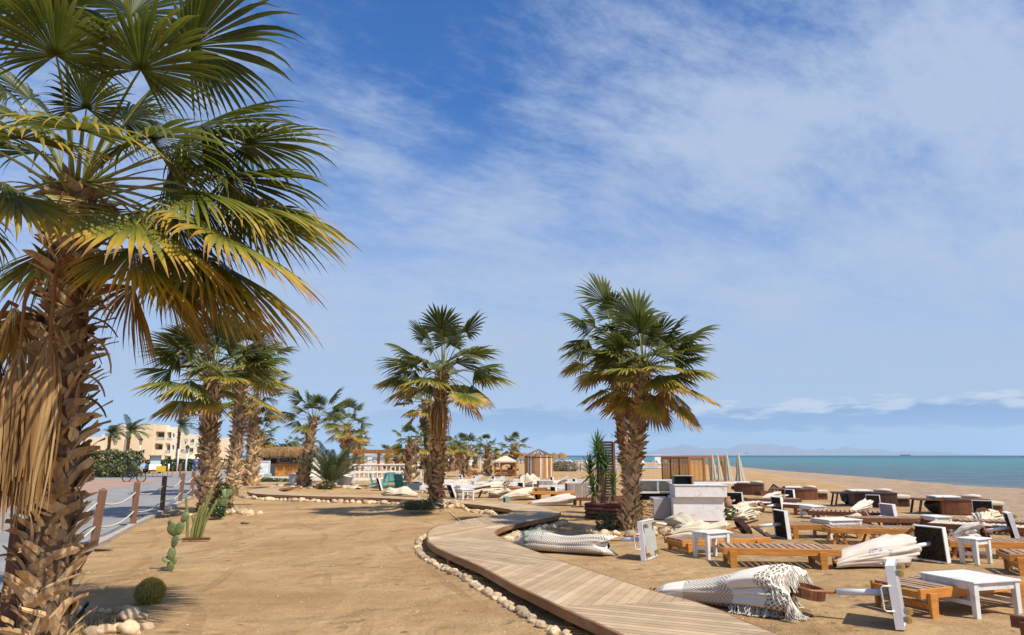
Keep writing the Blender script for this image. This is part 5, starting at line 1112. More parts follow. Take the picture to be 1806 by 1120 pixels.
# far white loungers by the water
def far_lounger():
    m = MB(); m.box((0, 0, .32), (1.5, .65, .07)); m.box((-1.0, 0, .58), (.75, .65, .06), ry=.75)
    for x in (-.6, .65):
        for y in (-.28, .28): m.box((x, y, .15), (.07, .06, .3))
    return m.mesh('sun_lounger', MT['whitemetal'])
fl = far_lounger(); rn = random.Random(12); FG = 'white sun loungers in rows on the far beach'
for i in range(90):
    px = rn.uniform(985, 1182) if i < 70 else rn.uniform(640, 860); py = rn.uniform(817.0, 819.5) if px < 1060 else rn.uniform(818.3, 820.4); o = link('sun_lounger', fl, None, G(px, py)); o.rotation_euler = (0, 0, rn.uniform(-1, 1)); tag(o, 'tiny white sun lounger in the rows along the far waterline', 'sun lounger', FG)
b = G(1160.5, 820.5); q = thing('beach_sign', 'blank white board on two legs near the far waterline', 'sign', b); z0, z1 = zof(812, b.y), zof(806, b.y); m = MB(); m.box((0, 0, (z0+z1)/2), (1.1, .05, z1-z0)); ob('board', m, MT['whitemetal'], q)
for x in (-.45, .45): m = MB(); m.box((x, 0, z0/2), (.07, .07, z0)); ob('leg', m, MT['whitemetal'], q)
# ship and kite
q = thing('ship', 'small dark ship on the sea horizon', 'ship', D(1597, 803, 5200)); q.location.z = -.2; m = MB(); m.add([(-30, -5, 0), (30, -5, 0), (34, -5, 7), (-34, -5, 6), (-30, 5, 0), (30, 5, 0), (34, 5, 7), (-34, 5, 6)], [(0, 1, 2, 3), (7, 6, 5, 4), (0, 4, 5, 1), (1, 5, 6, 2), (2, 6, 7, 3), (3, 7, 4, 0)]); ob('hull', m, MT['brown'], q); m = MB(); m.box((-18, 0, 11), (14, 8, 10)); m.box((12, 0, 9), (16, 8, 5)); ob('superstructure', m, MT['white'], q)
m = MB(); n = 12; Yk = 600; c0 = D(1315, 799, Yk); r_ = 3.4*Yk/F
for i in range(n+1):
    a = PI*(.12+.76*i/n); m.v += [(-r_*math.cos(a), 0, r_*.75*math.sin(a)-1), (-r_*math.cos(a), .9, r_*.75*math.sin(a)-1.25)]; m.a += [.5, .5]
for i in range(n): m.f.append((2*i, 2*i+1, 2*i+3, 2*i+2)); m.m.append(0)
tag(ob('kite', m, MT['black'], None, False, tuple(c0)), 'dark curved kitesurfing kite above the horizon', 'kite')
# ================================================================ BEACH FURNITURE
def lounger(name, label, A, B, w, h, wood, slat, legs='block', group='wooden sun loungers pushed together on the sand', L=None, back=0, nsl=None, rail=.115):
    """A, B: picture points of the two ends of the near top edge"""
    a = G(A[0], A[1], h); b = G(B[0], B[1], h); d = b-a; L = L or d.length; d.normalize(); rz = math.atan2(d.y, d.x); n = Vector((-d.y, d.x, 0))
    if n.y < 0: n = -n
    c = a+d*L/2+n*w/2; c.z = 0
    q = thing(name, label, 'sun lounger', c, rz, group); rn = random.Random(int(A[0])); k = 0 if n.dot(Vector((-math.sin(rz), math.cos(rz), 0))) > 0 else 0
    for y in (-w/2+.02, w/2-.02):
        m = MB(); m.t = rn.random(); m.box((0, y, h-rail/2), (L, .04, rail)); bev(ob('side_rail', m, MT[wood], q), .006)
    for x in (-L/2+.025, L/2-.10): m = MB(); m.t = rn.random(); m.box((x, 0, h-rail*.6), (.04, w-.085, rail*.7)); bev(ob('end_rail', m, MT[wood], q), .005)
    m = MB(); ns = nsl or int(L/.115); sw = (L-.06)/ns
    for i in range(ns): m.t = rn.random(); m.box((-L/2+.03+sw*(i+.5), 0, h-.006+rn.uniform(-.002, .002)), (sw*.70, w-.03, .022))
    ob('slats', m, MT[slat], q)
    if legs == 'block':
        for x in (-L/2+.16, L/2-.30):
            for s in (-1, 1): m = MB(); m.t = rn.random(); m.box((x, s*(w/2+.022), (h-.03)/2-.02), (.105, .042, h-.02), taper=1.25); bev(ob('leg', m, MT[wood], q), .005)
            m = MB(); m.t = rn.random(); m.box((x, 0, h*.36), (.05, w-.02, .07)); ob('crossbar', m, MT[wood], q)
    elif legs == 'splay':
        for x in (-L/2+.20, 0, L/2-.25):
            for s in (-1, 1):
                m = MB(); m.t = rn.random(); m.bar((x+s*.04, -w/2+.1, h-rail), (x+s*.14, -w/2+.08, -.02), .05, .05); ob('leg', m, MT[wood], q); m = MB(); m.t = rn.random(); m.bar((x+s*.04, w/2-.1, h-rail), (x+s*.14, w/2-.08, -.02), .05, .05); ob('leg', m, MT[wood], q)
    else:
        for x in (-L/2+.15, L/2-.15):
            for s in (-1, 1): m = MB(); m.box((x, s*(w/2-.06), (h-rail)/2), (.07, .06, h-rail)); ob('leg', m, MT[wood], q)
    if back:
        m = MB(); m.t = .6; M = Matrix.Rotation(-back, 3, 'Y')
        for i in range(6): m.box(Vector((-L/2+.05, -w/2+w*(i+.5)/6, h+.02))+M @ Vector((.32, 0, 0)), (.66, w/6*.8, .025), M=M)
        ob('backrest', m, MT[slat], q)
    return q
LG = [
 ('dark brown sun lounger in front of the second curved daybed', (1318, 879.5), (1390, 880), .7, .30, 'dark2', 'slat', 'splay', 1.9),
 ('red-brown sun lounger under the low white table in the third row', (1500, 913), (1590, 914), .7, .30, 'brown', 'slat', 'block', 1.9),
 ('dark red sun lounger farthest right in the back row', (1690, 918), (1790, 921), .7, .30, 'brown', 'slat', 'splay', 1.9),
 ('honey wood sun lounger tucked behind the marked canvas parasol', (1560, 952), (1672, 953), .7, .28, 'orange', 'slat', 'block', 1.9),
 ('honey wood sun lounger front and centre, its slats casting striped shade on the sand', (1275, 966), (1466, 969), .72, .31, 'orange', 'slat', 'block', 1.92),
 ('honey wood sun lounger just behind the front one, under the small white table', (1203, 954), (1362, 948), .72, .235, 'orange', 'slat', 'block', 2.0),
 ('honey wood sun lounger with splayed legs in the middle distance, near the grey tipped base', (1464, 931), (1594, 933), .75, .34, 'orange', 'slat', 'splay', 1.9),
 ('honey wood sun lounger end-on to the splayed one, right of the dark tipped base', (1389, 925.5), (1500, 925.5), .7, .30, 'orange', 'slat', 'block', 1.9),
 ('dark red wood sun lounger in the row behind the splay-legged one', (1424, 901), (1514, 903.5), .72, .34, 'brown', 'slat', 'splay', 1.9),
 ('brown white-topped sun lounger with a dark end box, right of the white block counter', (1306, 885), (1414, 891), .7, .30, 'brown', 'white', 'block', 2.3),
 ('brown sun lounger half behind the grey tipped base', (1584, 914), (1655, 915), .7, .30, 'brown', 'slat', 'splay', 1.8),
 ('long red-brown sun lounger with a cream pad behind the big dark tipped base', (1633, 922), (1737, 927.5), .75, .32, 'brown', 'canvas', 'splay', 2.0),
 ('honey wood sun lounger behind the white table at the right edge', (1674, 953.5), (1780, 956), .7, .30, 'orange', 'slat', 'splay', 1.9),
 ('honey wood sun lounger running out of the right edge below the white table', (1779, 977), (1990, 985), .72, .31, 'orange', 'slat', 'block', 1.95),
 ('honey wood sun lounger behind the nearest white table, beside the upright tipped base', (1623, 1040), (1850, 1019), .72, .31, 'orange', 'slat', 'block', 1.95),
 ('brown wood sun lounger cut off at the bottom right corner', (1780, 1084), (2000, 1120), .75, .31, 'brown', 'slat', 'block', 1.95),
 ('honey wood sun lounger beside the square dark base, left of the yucca', (888, 859.5), (945, 860.5), .7, .34, 'orange', 'slat', 'box', 2.0),
 ('orange brown sun lounger just left of the yucca, behind the white-poled base', (930, 867), (1006, 867), .7, .34, 'orange', 'slat', 'box', 2.0),
 ('red-brown sun lounger behind the round tan disc, left of the planter', (1016, 877.5), (1100, 878), .7, .34, 'brown', 'slat', 'box', 2.0),
]
for lab, A, B, w, h, wo, sl_, lg, L in LG: lounger('sun_lounger', lab, A, B, w, h, wo, sl_, lg, L=L)
WH = [((770, 853), (826, 852), 0), ((757, 847), (800, 846.5), .6), ((795, 846), (838, 846), .5), ((812, 857), (866, 856), 0), ((836, 850), (872, 849.5), .6), ((873, 851), (925, 850.5), .5), ((905, 846), (940, 846), 0), ((936, 848), (985, 847.5), 0), ((950, 856), (1006, 856), 0), ((985, 850), (1020, 850), .5), ((722, 851), (745, 851), .7), ((1018, 858), (1060, 860), 0), ((1000, 846), (1040, 846), 0), ((740, 857), (764, 857), 0), ((860, 845), (893, 845), .6), ((975, 861), (1010, 861.5), 0)]
wl = ['left of the leaning palm pot', 'nearest the white pot', 'behind the cream canvas, left group', 'in front of the long cream canvas', 'between the two small tipped bases', 'behind the grey plank box', 'before the round cabana', 'at the foot of the round cabana', 'behind the tan tipped base, middle', 'left of the yucca, behind the black bag', 'beside the teal chairs', 'just left of the yucca leaves', 'farthest right behind the black bag', 'half hidden by the leaning palm trunk', 'below the gazebo', 'beside the cream canvas left of the yucca']
for (A, B, bk_), l in zip(WH, wl): lounger('sun_lounger', 'white painted sun lounger '+l, A, B, .8, .34, 'white', 'white', 'box', 'white painted sun loungers heaped in the middle distance', L=min(2.0, (G(A[0], A[1], .34)-G(B[0], B[1], .34)).length), back=bk_, rail=.2)
# curved dark lounger
q = thing('wave_lounger', 'curved dark wooden slatted lounger on crossed legs behind the boardwalk', 'sun lounger', G(812, 877), R_(-3)); m = MB(); n = 34
def wz(t): return .42+.10*math.cos(t*PI*1.9)+(.30*max(0, (.16-t)/.16)**1.5)
for i in range(n): t = (i+.5)/n; m.t = (i*.37) % 1; m.box((-1.35+2.7*t, 0, wz(t)), (.062, .62, .025), ry=-math.atan((wz(t+.01)-wz(t-.01))/.054))
ob('slats', m, MT['slat'], q)
for y in (-.26, .26): m = MB(); m.t = .4; m.tube([(-1.35+2.7*i/20, y, wz(i/20)-.05) for i in range(21)], .028, 6); ob('rail', m, MT['brown'], q)
for x in (-.85, -.25, .35, .95):
    m = MB(); m.bar((x, -.24, .30), (x+(.14 if x < 0 else -.12), -.24, -.02), .05, .05); ob('leg', m, MT['dark'], q); m = MB(); m.bar((x, .24, .30), (x+(.14 if x < 0 else -.12), .24, -.02), .05, .05); ob('leg', m, MT['dark'], q)
# white tables: picture points of the left, near and right top corners
def table(label, l, n_, r, h, group='small white painted tables', low=True):
    a, b, c = G(*l, h), G(*n_, h), G(*r, h); X = c-b; L = X.length; Wd = (a-b).length; e_ = a-b; r1 = math.atan2(X.y, X.x); r2 = math.atan2(e_.y, e_.x)-PI/2; rz = (r1+r2)/2; X = Vector((math.cos(rz), math.sin(rz), 0)); Yv = Vector((-X.y, X.x, 0)); ce = b+X*L/2+Yv*Wd/2; ce.z = 0
    q = thing('side_table', label, 'table', ce, rz, group); m = MB(); m.box((0, 0, h-.012), (L, Wd, .024)); bev(ob('table_top', m, MT['white'], q), .004)
    for x in (-1, 1):
        for y in (-1, 1): m = MB(); m.t = .5; m.box((x*(L/2-.05), y*(Wd/2-.05), (h-.024)/2-.01), (.062, .062, h-.01), taper=1.15); bev(ob('leg', m, MT['white'], q), .004)
    for y in (-1, 1): m = MB(); m.box((0, y*(Wd/2-.045), h-.065), (L-.17, .03, .08)); ob('apron', m, MT['white'], q); 
    for x in (-1, 1): m = MB(); m.box((x*(L/2-.045), 0, h-.065), (.03, Wd-.17, .08)); ob('apron', m, MT['white'], q); m = MB(); m.box((x*(L/2-.05), 0, h*.36), (.028, Wd-.17, .05)); ob('stretcher', m, MT['white'], q)
    return q
table('nearest and largest white table, at the lower right in front of the loungers', (1634, 1008), (1717, 1026.8), (1785, 1019), .40)
table('white table straddling the two honey loungers right of the twin palms', (1214, 936.5), (1247, 940), (1294, 938), .46)
table('white table right of the big square dark tipped base', (1680, 948.5), (1721, 951), (1767, 950.5), .42)
table('low white table above the splay-legged lounger', (1431, 913), (1462, 917.5), (1520, 916), .41)
table('small white table far back, behind the round disc and grey base', (1413, 890), (1431, 893), (1456, 892.5), .36)
table('small white table at the back between the tipped bases on the right', (1625, 908), (1648, 911.5), (1678, 911), .38)
table('little white table behind the curved dark lounger', (811, 861.5), (815, 863.5), (836, 863), .45)
# ---------------------------------------------------------------- tipped parasols
def macrame():
    m = bpy.data.materials.new('macrame_cloth'); m.use_nodes = True; nt = m.node_tree; N = nt.nodes; K = nt.links; b = N['Principled BSDF']; b.inputs['Roughness'].default_value = .9; b.inputs['Specular IOR Level'].default_value = .1
    uv = N.new('ShaderNodeUVMap'); uv.uv_map = 'UVMap'; sp = N.new('ShaderNodeSeparateXYZ'); K.new(uv.outputs[0], sp.inputs[0])
    def mt(op, a, c=None, d=None):
        n = N.new('ShaderNodeMath'); n.operation = op
        for i, v in enumerate((a, c, d)):
            if v is None: continue
            if isinstance(v, (int, float)): n.inputs[i].default_value = v
            else: K.new(v, n.inputs[i])
        return n.outputs[0]
    at = N.new('ShaderNodeAttribute'); at.attribute_name = 'tint'; sc = mt('MULTIPLY_ADD', mt('GREATER_THAN', at.outputs['Fac'], .8), -5., 20.)
    u = mt('MULTIPLY', sp.outputs[0], sc); v = mt('MULTIPLY', sp.outputs[1], sc)
    a = mt('ABSOLUTE', mt('SUBTRACT', mt('FRACT', mt('ADD', u, v)), .5)); c = mt('ABSOLUTE', mt('SUBTRACT', mt('FRACT', mt('SUBTRACT', u, v)), .5)); mx = mt('MAXIMUM', a, c)
    line = mt('GREATER_THAN', mx, .33); net = mt('GREATER_THAN', at.outputs['Fac'], .5); al = mt('MAXIMUM', line, mt('SUBTRACT', 1., net))
    n = N.new('ShaderNodeTexNoise'); n.inputs['Scale'].default_value = 3; r = N.new('ShaderNodeValToRGB'); r.color_ramp.elements[0].color = (.72, .65, .54, 1); r.color_ramp.elements[1].color = (.82, .77, .68, 1); K.new(n.outputs['Fac'], r.inputs[0]); K.new(r.outputs[0], b.inputs['Base Color'])
    bp = N.new('ShaderNodeBump'); bp.inputs['Distance'].default_value = .01; bp.inputs['Strength'].default_value = .8; K.new(mt('MULTIPLY', mx, net), bp.inputs['Height']); K.new(bp.outputs[0], b.inputs['Normal'])
    K.new(al, b.inputs['Alpha']); return m
MT['macrame'] = macrame()
MT['cord'] = mat('cotton_cord', (.66, .61, .52), (.58, .52, .43), rough=.95, scale=30)
MT['core'] = mat('inner_canvas', (.44, .36, .26), (.36, .29, .20), rough=.95, scale=4)
def cloth(L, w0, h0, seed, folds=7, fa=.16, bands=None, hemj=.12, tail=.12, n=72, ns=26, zc0=None, prof=None, inner=0):
    rn = random.Random(seed); mb = MB(); mb.uv = []; ph = [rn.uniform(0, 6.28) for _ in range(6)]
    for i in range(ns+1):
        s = i/ns; W_ = w0*(prof(s) if prof else (1-s)**.72*(.9+.12*math.sin(s*9+ph[0]))+.045); Hh = h0*(prof(s) if prof else (1-s)**.60+.06*math.sin(s*7+ph[1]))+.04
        W_ = max(.035, W_); Hh = max(.035, Hh); g_ = .30 if i == 0 else (.96 if i == 1 else 1.);  cy = .06*math.sin(s*5+ph[2])*w0*2
        for k in range(n+1):
            a = 2*PI*k/n; ca, sa_ = math.cos(a), math.sin(a); f = 1+fa*(1.5*noise.noise(Vector((ca*1.5, sa_*1.5, s*1.1+seed*3.3)))+1.9*(.28-abs(noise.noise(Vector((ca*3.4, sa_*3.4, s*1.5+seed)))))+.5*noise.noise(Vector((ca*8, sa_*8, s*3+seed))))*(1-.4*s)
            f -= inner
            y = W_*math.cos(a)*f*g_+cy; z = Hh*(1+math.sin(a)*f*g_)*.98
            x = L*(.035 if i == 0 else s)-(0 if i == 0 else 1)*(hemj*(math.sin(a*2+ph[1])+.8*math.sin(a*5+ph[0]))*(1-s)**2 if s < .5 else 0)
            mb.v.append((x, y, max(.012+.01*abs(math.cos(a*5)), z))); mb.a.append(bands(s, a) if bands else .3); mb.uv.append([a*w0*.72, s*L])
    for i in range(ns):
        for k in range(n): o = i*(n+1)+k; mb.f.append((o, o+n+1, o+n+2, o+1)); mb.m.append(0)
    return mb
PG_ = 'tipped over beach parasols lying on the sand'
def parasol(label, b, S_, t, disc=None, cs=.45, cm='canvas', w=.30, h=.16, face='turf', plate=True, handle=False, seed=1, yaw=0, zt=.10, folds=7, bands=None, discz=0, polec='whitemetal', th=.09, slv=.55, fa=.34, fringe=False, prof=None, casters=True, cloth_=True, hemj=.12):
    B = G(*b); T = G(t[0], t[1], zt); d = T-B; d.z = 0; Lt = d.length; rz = math.atan2(d.y, d.x); q = thing('parasol', label, 'parasol', B, rz+R_(yaw), PG_)
    C0 = Vector((.0, 0, S_/2)); Tt = Vector((Lt, 0, zt)); ax = (Tt-C0).normalized(); Yv = Vector((0, 1, 0)); Zv = ax.cross(Yv)*1.; Zv = Vector((-ax.z, 0, ax.x)); M = Matrix((ax, Yv, Zv)).transposed()
    Lp = (Tt-C0).length
    if plate:
        m = MB(); hS = S_/2; r_ = .05
        for yy in (-1, 1): m.box(C0+M @ Vector((0, yy*(hS-.008), 0)), (th, .016, S_), M=M); m.box(C0+M @ Vector((0, 0, yy*(hS-.008))), (th, S_-.034, .016), M=M)
        bp_ = ob('base_plate', m, MT['whitemetal'], q)
        m = MB(); n = 14; rn = random.Random(seed)
        for i in range(n+1):
            for j in range(n+1):
                m.v.append(tuple(C0+M @ Vector((th*.15+(rn.uniform(-.006, .022) if face == 'turf' else 0), -hS+.017+(S_-.034)*i/n, -hS+.017+(S_-.034)*j/n)))); m.a.append(.5)
        for i in range(n):
            for j in range(n): o = i*(n+1)+j; m.f.append((o, o+1, o+n+2, o+n+1)); m.m.append(0)
        ob('matting', m, MT[face], bp_)
        if face == 'turf' and S_ > .5:      # shaggy edge of the matting
            m = MB()
            for i in range(420):
                yy, zz = rn.uniform(-hS+.02, hS-.02), rn.uniform(-hS+.02, hS-.02); c0 = C0+M @ Vector((th*.15, yy, zz)); e = M @ Vector((rn.uniform(.02, .07), rn.uniform(-.02, .02), rn.uniform(-.02, .02))); s = M @ Vector((0, .008, .004)); m.add([c0-s, c0+s, c0+e], [(0, 1, 2)], rn.random())
            ob('tufts', m, MT['turf'], bp_)
        m = MB(); m.box(C0+M @ Vector((-th*.32, 0, 0)), (.012, S_-.034, S_-.034), M=M); ob('underside', m, MT['rust'], bp_)
        if casters:
            for yy in (-1, 1):
                for zz in (-1, 1):
                    c0 = C0+M @ Vector((-th*.5-.045, yy*(hS-.09), zz*(hS-.09))); m = MB(); m.bar(C0+M @ Vector((-th*.4, yy*(hS-.09), zz*(hS-.09))), c0, .05, .05); ca = ob('caster', m, MT['steel'], bp_); m = MB(); e = M @ Vector((0, .016, 0)); m.tube([c0-e, c0+e], .042, 14); ob('wheel', m, MT['yellowwheel'], ca)
        if handle:
            m = MB(); y0 = hS+.01; P_ = [M @ Vector((x, y, z))+C0 for x, y, z in ((.02, y0, .12), (.10, y0+.02, .12), (.12, y0+.02, .10), (.12, y0+.02, -.12), (.10, y0+.02, -.14), (.02, y0, -.14))]; m.tube(P_, .009, 6); ob('handle', m, MT['whitemetal'], bp_, True)
    m = MB(); m.tube([C0+ax*.01, C0+ax*min(slv, Lp*.6)], .036 if S_ > .5 else .032, 14); ob('sleeve', m, MT[polec], q, True)
    m = MB(); m.tube([C0+ax*min(slv, Lp*.6), Tt], .022, 10); ob('pole', m, MT['orange'], q, True)
    if disc:
        ds, dr, dt, dm = disc; c0 = C0+ax*Lp*ds; tl = rot(ax, Vector((0, 1, 0)), discz); m = MB(); m.t = .5
        if dt > .06:
            n = 26; e = tl*dt/2; u_ = tl.cross(Yv).normalized()
            for i in range(n):
                a = 2*PI*i/n; o_ = u_*math.cos(a)+Yv*math.sin(a); tg = -u_*math.sin(a)+Yv*math.cos(a); m.t = (i*.61) % 1; m.box(c0+o_*dr, (dt, 2*PI*dr/n*.93, .018), M=Matrix((tl, tg, o_)).transposed())
            m.t = .5; m.tube([c0-tl*.01, c0+tl*.012], dr-.012, 28)
        else: m.tube([c0-tl*dt/2, c0+tl*dt/2], dr, 30)
        ob('table_disc', m, MT[dm], q)
    if cloth_:
        x0 = Lp*cs; Lc = Lt-x0*ax.x; mb = cloth(Lc, w, h, seed, folds, fa, bands, prof=prof, hemj=hemj); cl = ob('canopy', mb, MT[cm], q, True, (x0*ax.x, 0, 0))
        m = MB(); m.ico(Tt+ax*.02, .035, 2); ob('finial', m, MT['orange'], q, True)
        if bands:
            ic = cloth(Lc*.96, w*.93, h*.93, seed, folds, fa, None, prof=prof, hemj=hemj); ob('inner_layer', ic, MT['core'], q, True, (x0*ax.x+.02, 0, 0))
        if fringe:
            m = MB(); rn = random.Random(seed)
            for i in range(210):
                v = mb.v[rn.randrange(73, 145)]; p0 = Vector(v); P_ = [p0]; dx = -rn.uniform(.0, .028)
                for k in range(4): p1 = P_[-1]+Vector((dx+rn.uniform(-.01, .01), rn.uniform(-.014, .014)+.012*(1 if v[1] > 0 else -1), -.05)); p1.z = max(.008, p1.z); P_.append(p1)
                m.tube(P_, .0055, 4)
            for cy, cx in ((.30, .30), (.33, .42), (.27, .62)):
                for i in range(46):
                    p0 = Vector((cx+rn.uniform(-.14, .14), cy+rn.uniform(-.08, .0), rn.uniform(.04, .12))); P_ = [p0]
                    for k in range(4): p1 = P_[-1]+Vector((rn.uniform(-.03, .03), rn.uniform(-.004, .05), -.03)); p1.z = max(.008, p1.z); P_.append(p1)
                    m.tube(P_, .0055, 4)
            ob('fringe', m, MT['cord'], cl)
    return q
def bandsA(s, a):
    if s < .06: return .3
    if s > .90: return .7
    if s > .74: return .3
    if s > .40: return .7
    if s > .17: return .3
    return .95
U1p = lambda s: (1-s)**.70*(1+.10*math.sin(s*8))*.98+.10 if s < .93 else .30*(1-s)/.07*.75+.06
parasol('nearest tipped parasol, ivory macrame canopy with fringe beside the boardwalk', (1585, 1100), .66, (1152, 1040), (.33, .19, .11, 'brown'), .37, 'macrame', .42, .215, handle=True, seed=3, bands=bandsA, fringe=True, fa=.15, slv=.62, discz=1.32, prof=U1p, zt=.12, folds=5, hemj=.10)
U2p = lambda s: .95+.12*math.sin(s*11) if s < .72 else max(.1, 1-((s-.72)/.28)**1.6*.92)
parasol('tipped parasol wrapped in open macrame netting, beside the boardwalk bend', (1143, 985), .68, (898, 957), None, .24, 'macrame', .24, .145, 'turf', handle=True, seed=5, bands=lambda s, a: .7 if s > .05 else .3, fringe=False, prof=U2p, slv=.5, zt=.12, yaw=0, fa=.14, folds=4)
m = MB(); n = 24; P0 = G(935, 966); 
ring_ = cloth(.42, .245, .155, 5, 4, .2, None, prof=lambda s: 1., hemj=.02); q0 = D(940, 958, 14.7)
t_ = G(898, 957, .12); b_ = G(1143, 984); dd = (b_-t_); dd.z = 0; dd.normalize(); o = ob('cloth_tie', ring_, MT['greencloth'] if 'greencloth' in MT else mat('grey_green_cloth', (.26, .31, .25), (.18, .22, .18), scale=4, rough=.9, bump=.5), None, True, tuple(Vector((t_.x, t_.y, 0))+dd*.42), math.atan2(dd.y, dd.x)); tag(o, 'grey-green cloth wrapped round the netted parasol near its tip', 'cloth')
u3 = parasol('tipped canvas parasol with blue pen marks, orange pole and tan disc', (1645, 989), .60, (1474, 990), (.30, .205, .03, 'disc'), .34, 'canvaspink', .40, .20, seed=8, folds=5, fa=.2, slv=.42, yaw=0, zt=.12, prof=lambda s: (1-s)**.55*.95+.10)
parasol('cream parasol behind the small white table, with an open dark drum table', (1380, 949), .62, (1172, 943), (.33, .215, .12, 'dark'), .46, 'canvas', .24, .15, seed=11, discz=.55, slv=.55)
parasol('grey striped canvas parasol lying in front of the white block counter', (1140, 939), .5, (1236, 934), None, .5, 'canvasgrey', .30, .20, plate=False, seed=12, prof=lambda s: .35+.65*math.sin(min(1, s*1.4)*PI*.85+.3), zt=.15)
parasol('cream parasol right of the white block counter with a small brown drum', (1372, 905), .52, (1284, 901.5), (.36, .15, .14, 'brown'), .42, 'canvas', .34, .20, seed=13, slv=.4)
parasol('cream parasol with a square dark base in front of the second curved daybed', (1394, 883), .46, (1338, 880.5), (.30, .14, .03, 'disc'), .36, 'canvaspink', .28, .16, seed=14, slv=.32)
parasol('half hidden dark square parasol base right of the white block counter', (1297, 896), .55, (1262, 897), None, .7, 'canvas', .12, .1, seed=15, slv=.3, polec='greyboard', cloth_=False)
parasol('parasol with a smooth grey square base and round tan disc among the loungers', (1570, 930), .60, (1462, 924), (.40, .21, .03, 'disc'), .47, 'canvas', .26, .15, face='greyboard', seed=16, slv=.45)
parasol('parasol folded small before the dark curved daybed, beige', (1541, 896), .46, (1499, 901), None, .25, 'canvaspink', .20, .15, seed=17, slv=.28)
parasol('parasol whose dark patterned base leans before the rightmost curved daybed', (1735, 914), .52, (1738, 935), (.32, .20, .03, 'disc'), .40, 'canvas', .26, .14, seed=18, slv=.2)
parasol('parasol with a big dark base cut by the right edge, canvas running left', (1788, 957), .64, (1676, 944), (.44, .20, .03, 'disc'), .50, 'canvaspink', .30, .18, seed=19, slv=.55)
parasol('cream parasol left of the yucca with a dark drum and white pole', (977, 880), .52, (880, 878), (.30, .20, .14, 'brown'), .40, 'canvas', .36, .22, seed=20, slv=.62)
parasol('cream parasol with a white pole and square dark base in the middle distance', (919, 867), .46, (835, 866.5), None, .36, 'canvas', .38, .26, seed=21, slv=.5)
parasol('long grey-white parasol bundle with a round tan disc, beside the planter', (1052, 890), .44, (934, 887), (.33, .22, .03, 'disc'), .36, 'canvaspink', .30, .17, seed=22, slv=.36, plate=False)
parasol('small tipped parasol with a white pole left of the gazebo foot', (863, 862.5), .52, (768, 858), None, .40, 'canvas', .34, .2, seed=23, slv=.55)
parasol('tipped parasol lying behind the black bag, white pole', (1014, 859.5), .5, (960, 857), None, .35, 'canvas', .30, .18, seed=24, slv=.5)
for (px, py, S_, lab, tx_) in ((871, 854, .5, 'beside the grey plank box', -30), (838, 850, .42, 'left of the lifeguard hut steps', -30), (814, 846.5, .38, 'farthest left in the white heap', -30), (974, 853.5, .46, 'right of the round cabana', -35), (936, 852, .50, 'left foot of the round cabana', -40), (950, 854.5, .45, 'in front of the round cabana door', -40), (669, 865, .68, 'between the teal chairs', -25), (796.5, 879, .62, 'by the curved dark lounger', -20)):
    parasol('tipped square parasol base, '+lab, (px, py), S_, (px+tx_, 803+(py-803)*.952), None, .5, 'canvas', .2, .12, seed=int(px), slv=.35, cloth_=False, casters=False)
# loose canvas bundles
def bundle(label, a, b, w, h, cm, seed, prof=None, fa=.42):
    A = G(*a); B = G(*b); d = B-A; L = d.length; mb = cloth(L, w, h*.62, seed, 6, fa, prof=prof or (lambda s: .30+.62*abs(math.sin(min(1, s*1.05)*PI))**.6+.16*math.sin(s*13+seed))); o = ob('canvas_bundle', mb, MT[cm], None, True, tuple(A), math.atan2(d.y, d.x)); return tag(o, label, 'canvas')
bundle('crumpled cream canvas heap lying on the sand before the teal chairs', (675, 877), (738, 877), .55, .26, 'canvas', 31)
bundle('cream canvas heap with folded edges in front of the honey lounger, left group', (862, 877), (912, 876), .5, .24, 'canvas', 32)
bundle('cream canvas heap behind the little white table', (786, 864), (848, 858), .35, .22, 'canvas', 33)
bundle('white canvas lying flat right of the slim palm pair', (590, 862), (632, 864), .55, .10, 'canvas', 34)
bundle('cream canvas heap at the foot of the white block counter, behind the small table', (1190, 945), (1252, 940), .40, .20, 'canvas', 35)
bundle('thin cream canvas strip left of the yucca', (992, 867), (1030, 864), .3, .2, 'canvas', 36)
bundle('cream canvas laid over white loungers before the round cabana', (922, 858), (950, 857), .4, .5, 'canvas', 37)
bundle('cream canvas beside the leaning flower pot right of the white counter', (1286, 917), (1330, 912), .45, .22, 'canvas', 38)
bundle('pale canvas rag under the rightmost parasol base', (1728, 922), (1762, 918), .35, .2, 'canvas', 39)
def pole_obj(label, a, b, r, m_, cat='pole'):
    m = MB(); m.tube([a, b], r, 8); tag(ob('pole', m, MT[m_], None, True), label, cat)
pole_obj('bright orange wooden pole propped against the big dark tipped base', G(1574, 964, .12), G(1611, 931, .55), .032, 'orange')
pole_obj('thin wooden pole leaning out of the cream canvas towards the white counter', G(1300, 928, .18), G(1337, 917, .42), .022, 'slat'); pole_obj('thin wooden stick lying in the sand by the open drum', G(1290, 935, .03), G(1325, 945, .03), .014, 'orange')
q = thing('board', 'brown and cream board leaning on the open dark drum', 'board', G(1343, 947), R_(-40)); m = MB(); m.box((0, 0, .12), (.42, .22, .03), ry=.55); ob('panel', m, MT['dark'], q); m = MB(); m.box((.16, -.06, .075), (.2, .09, .05), ry=.55); ob('pad', m, MT['canvas'], q)
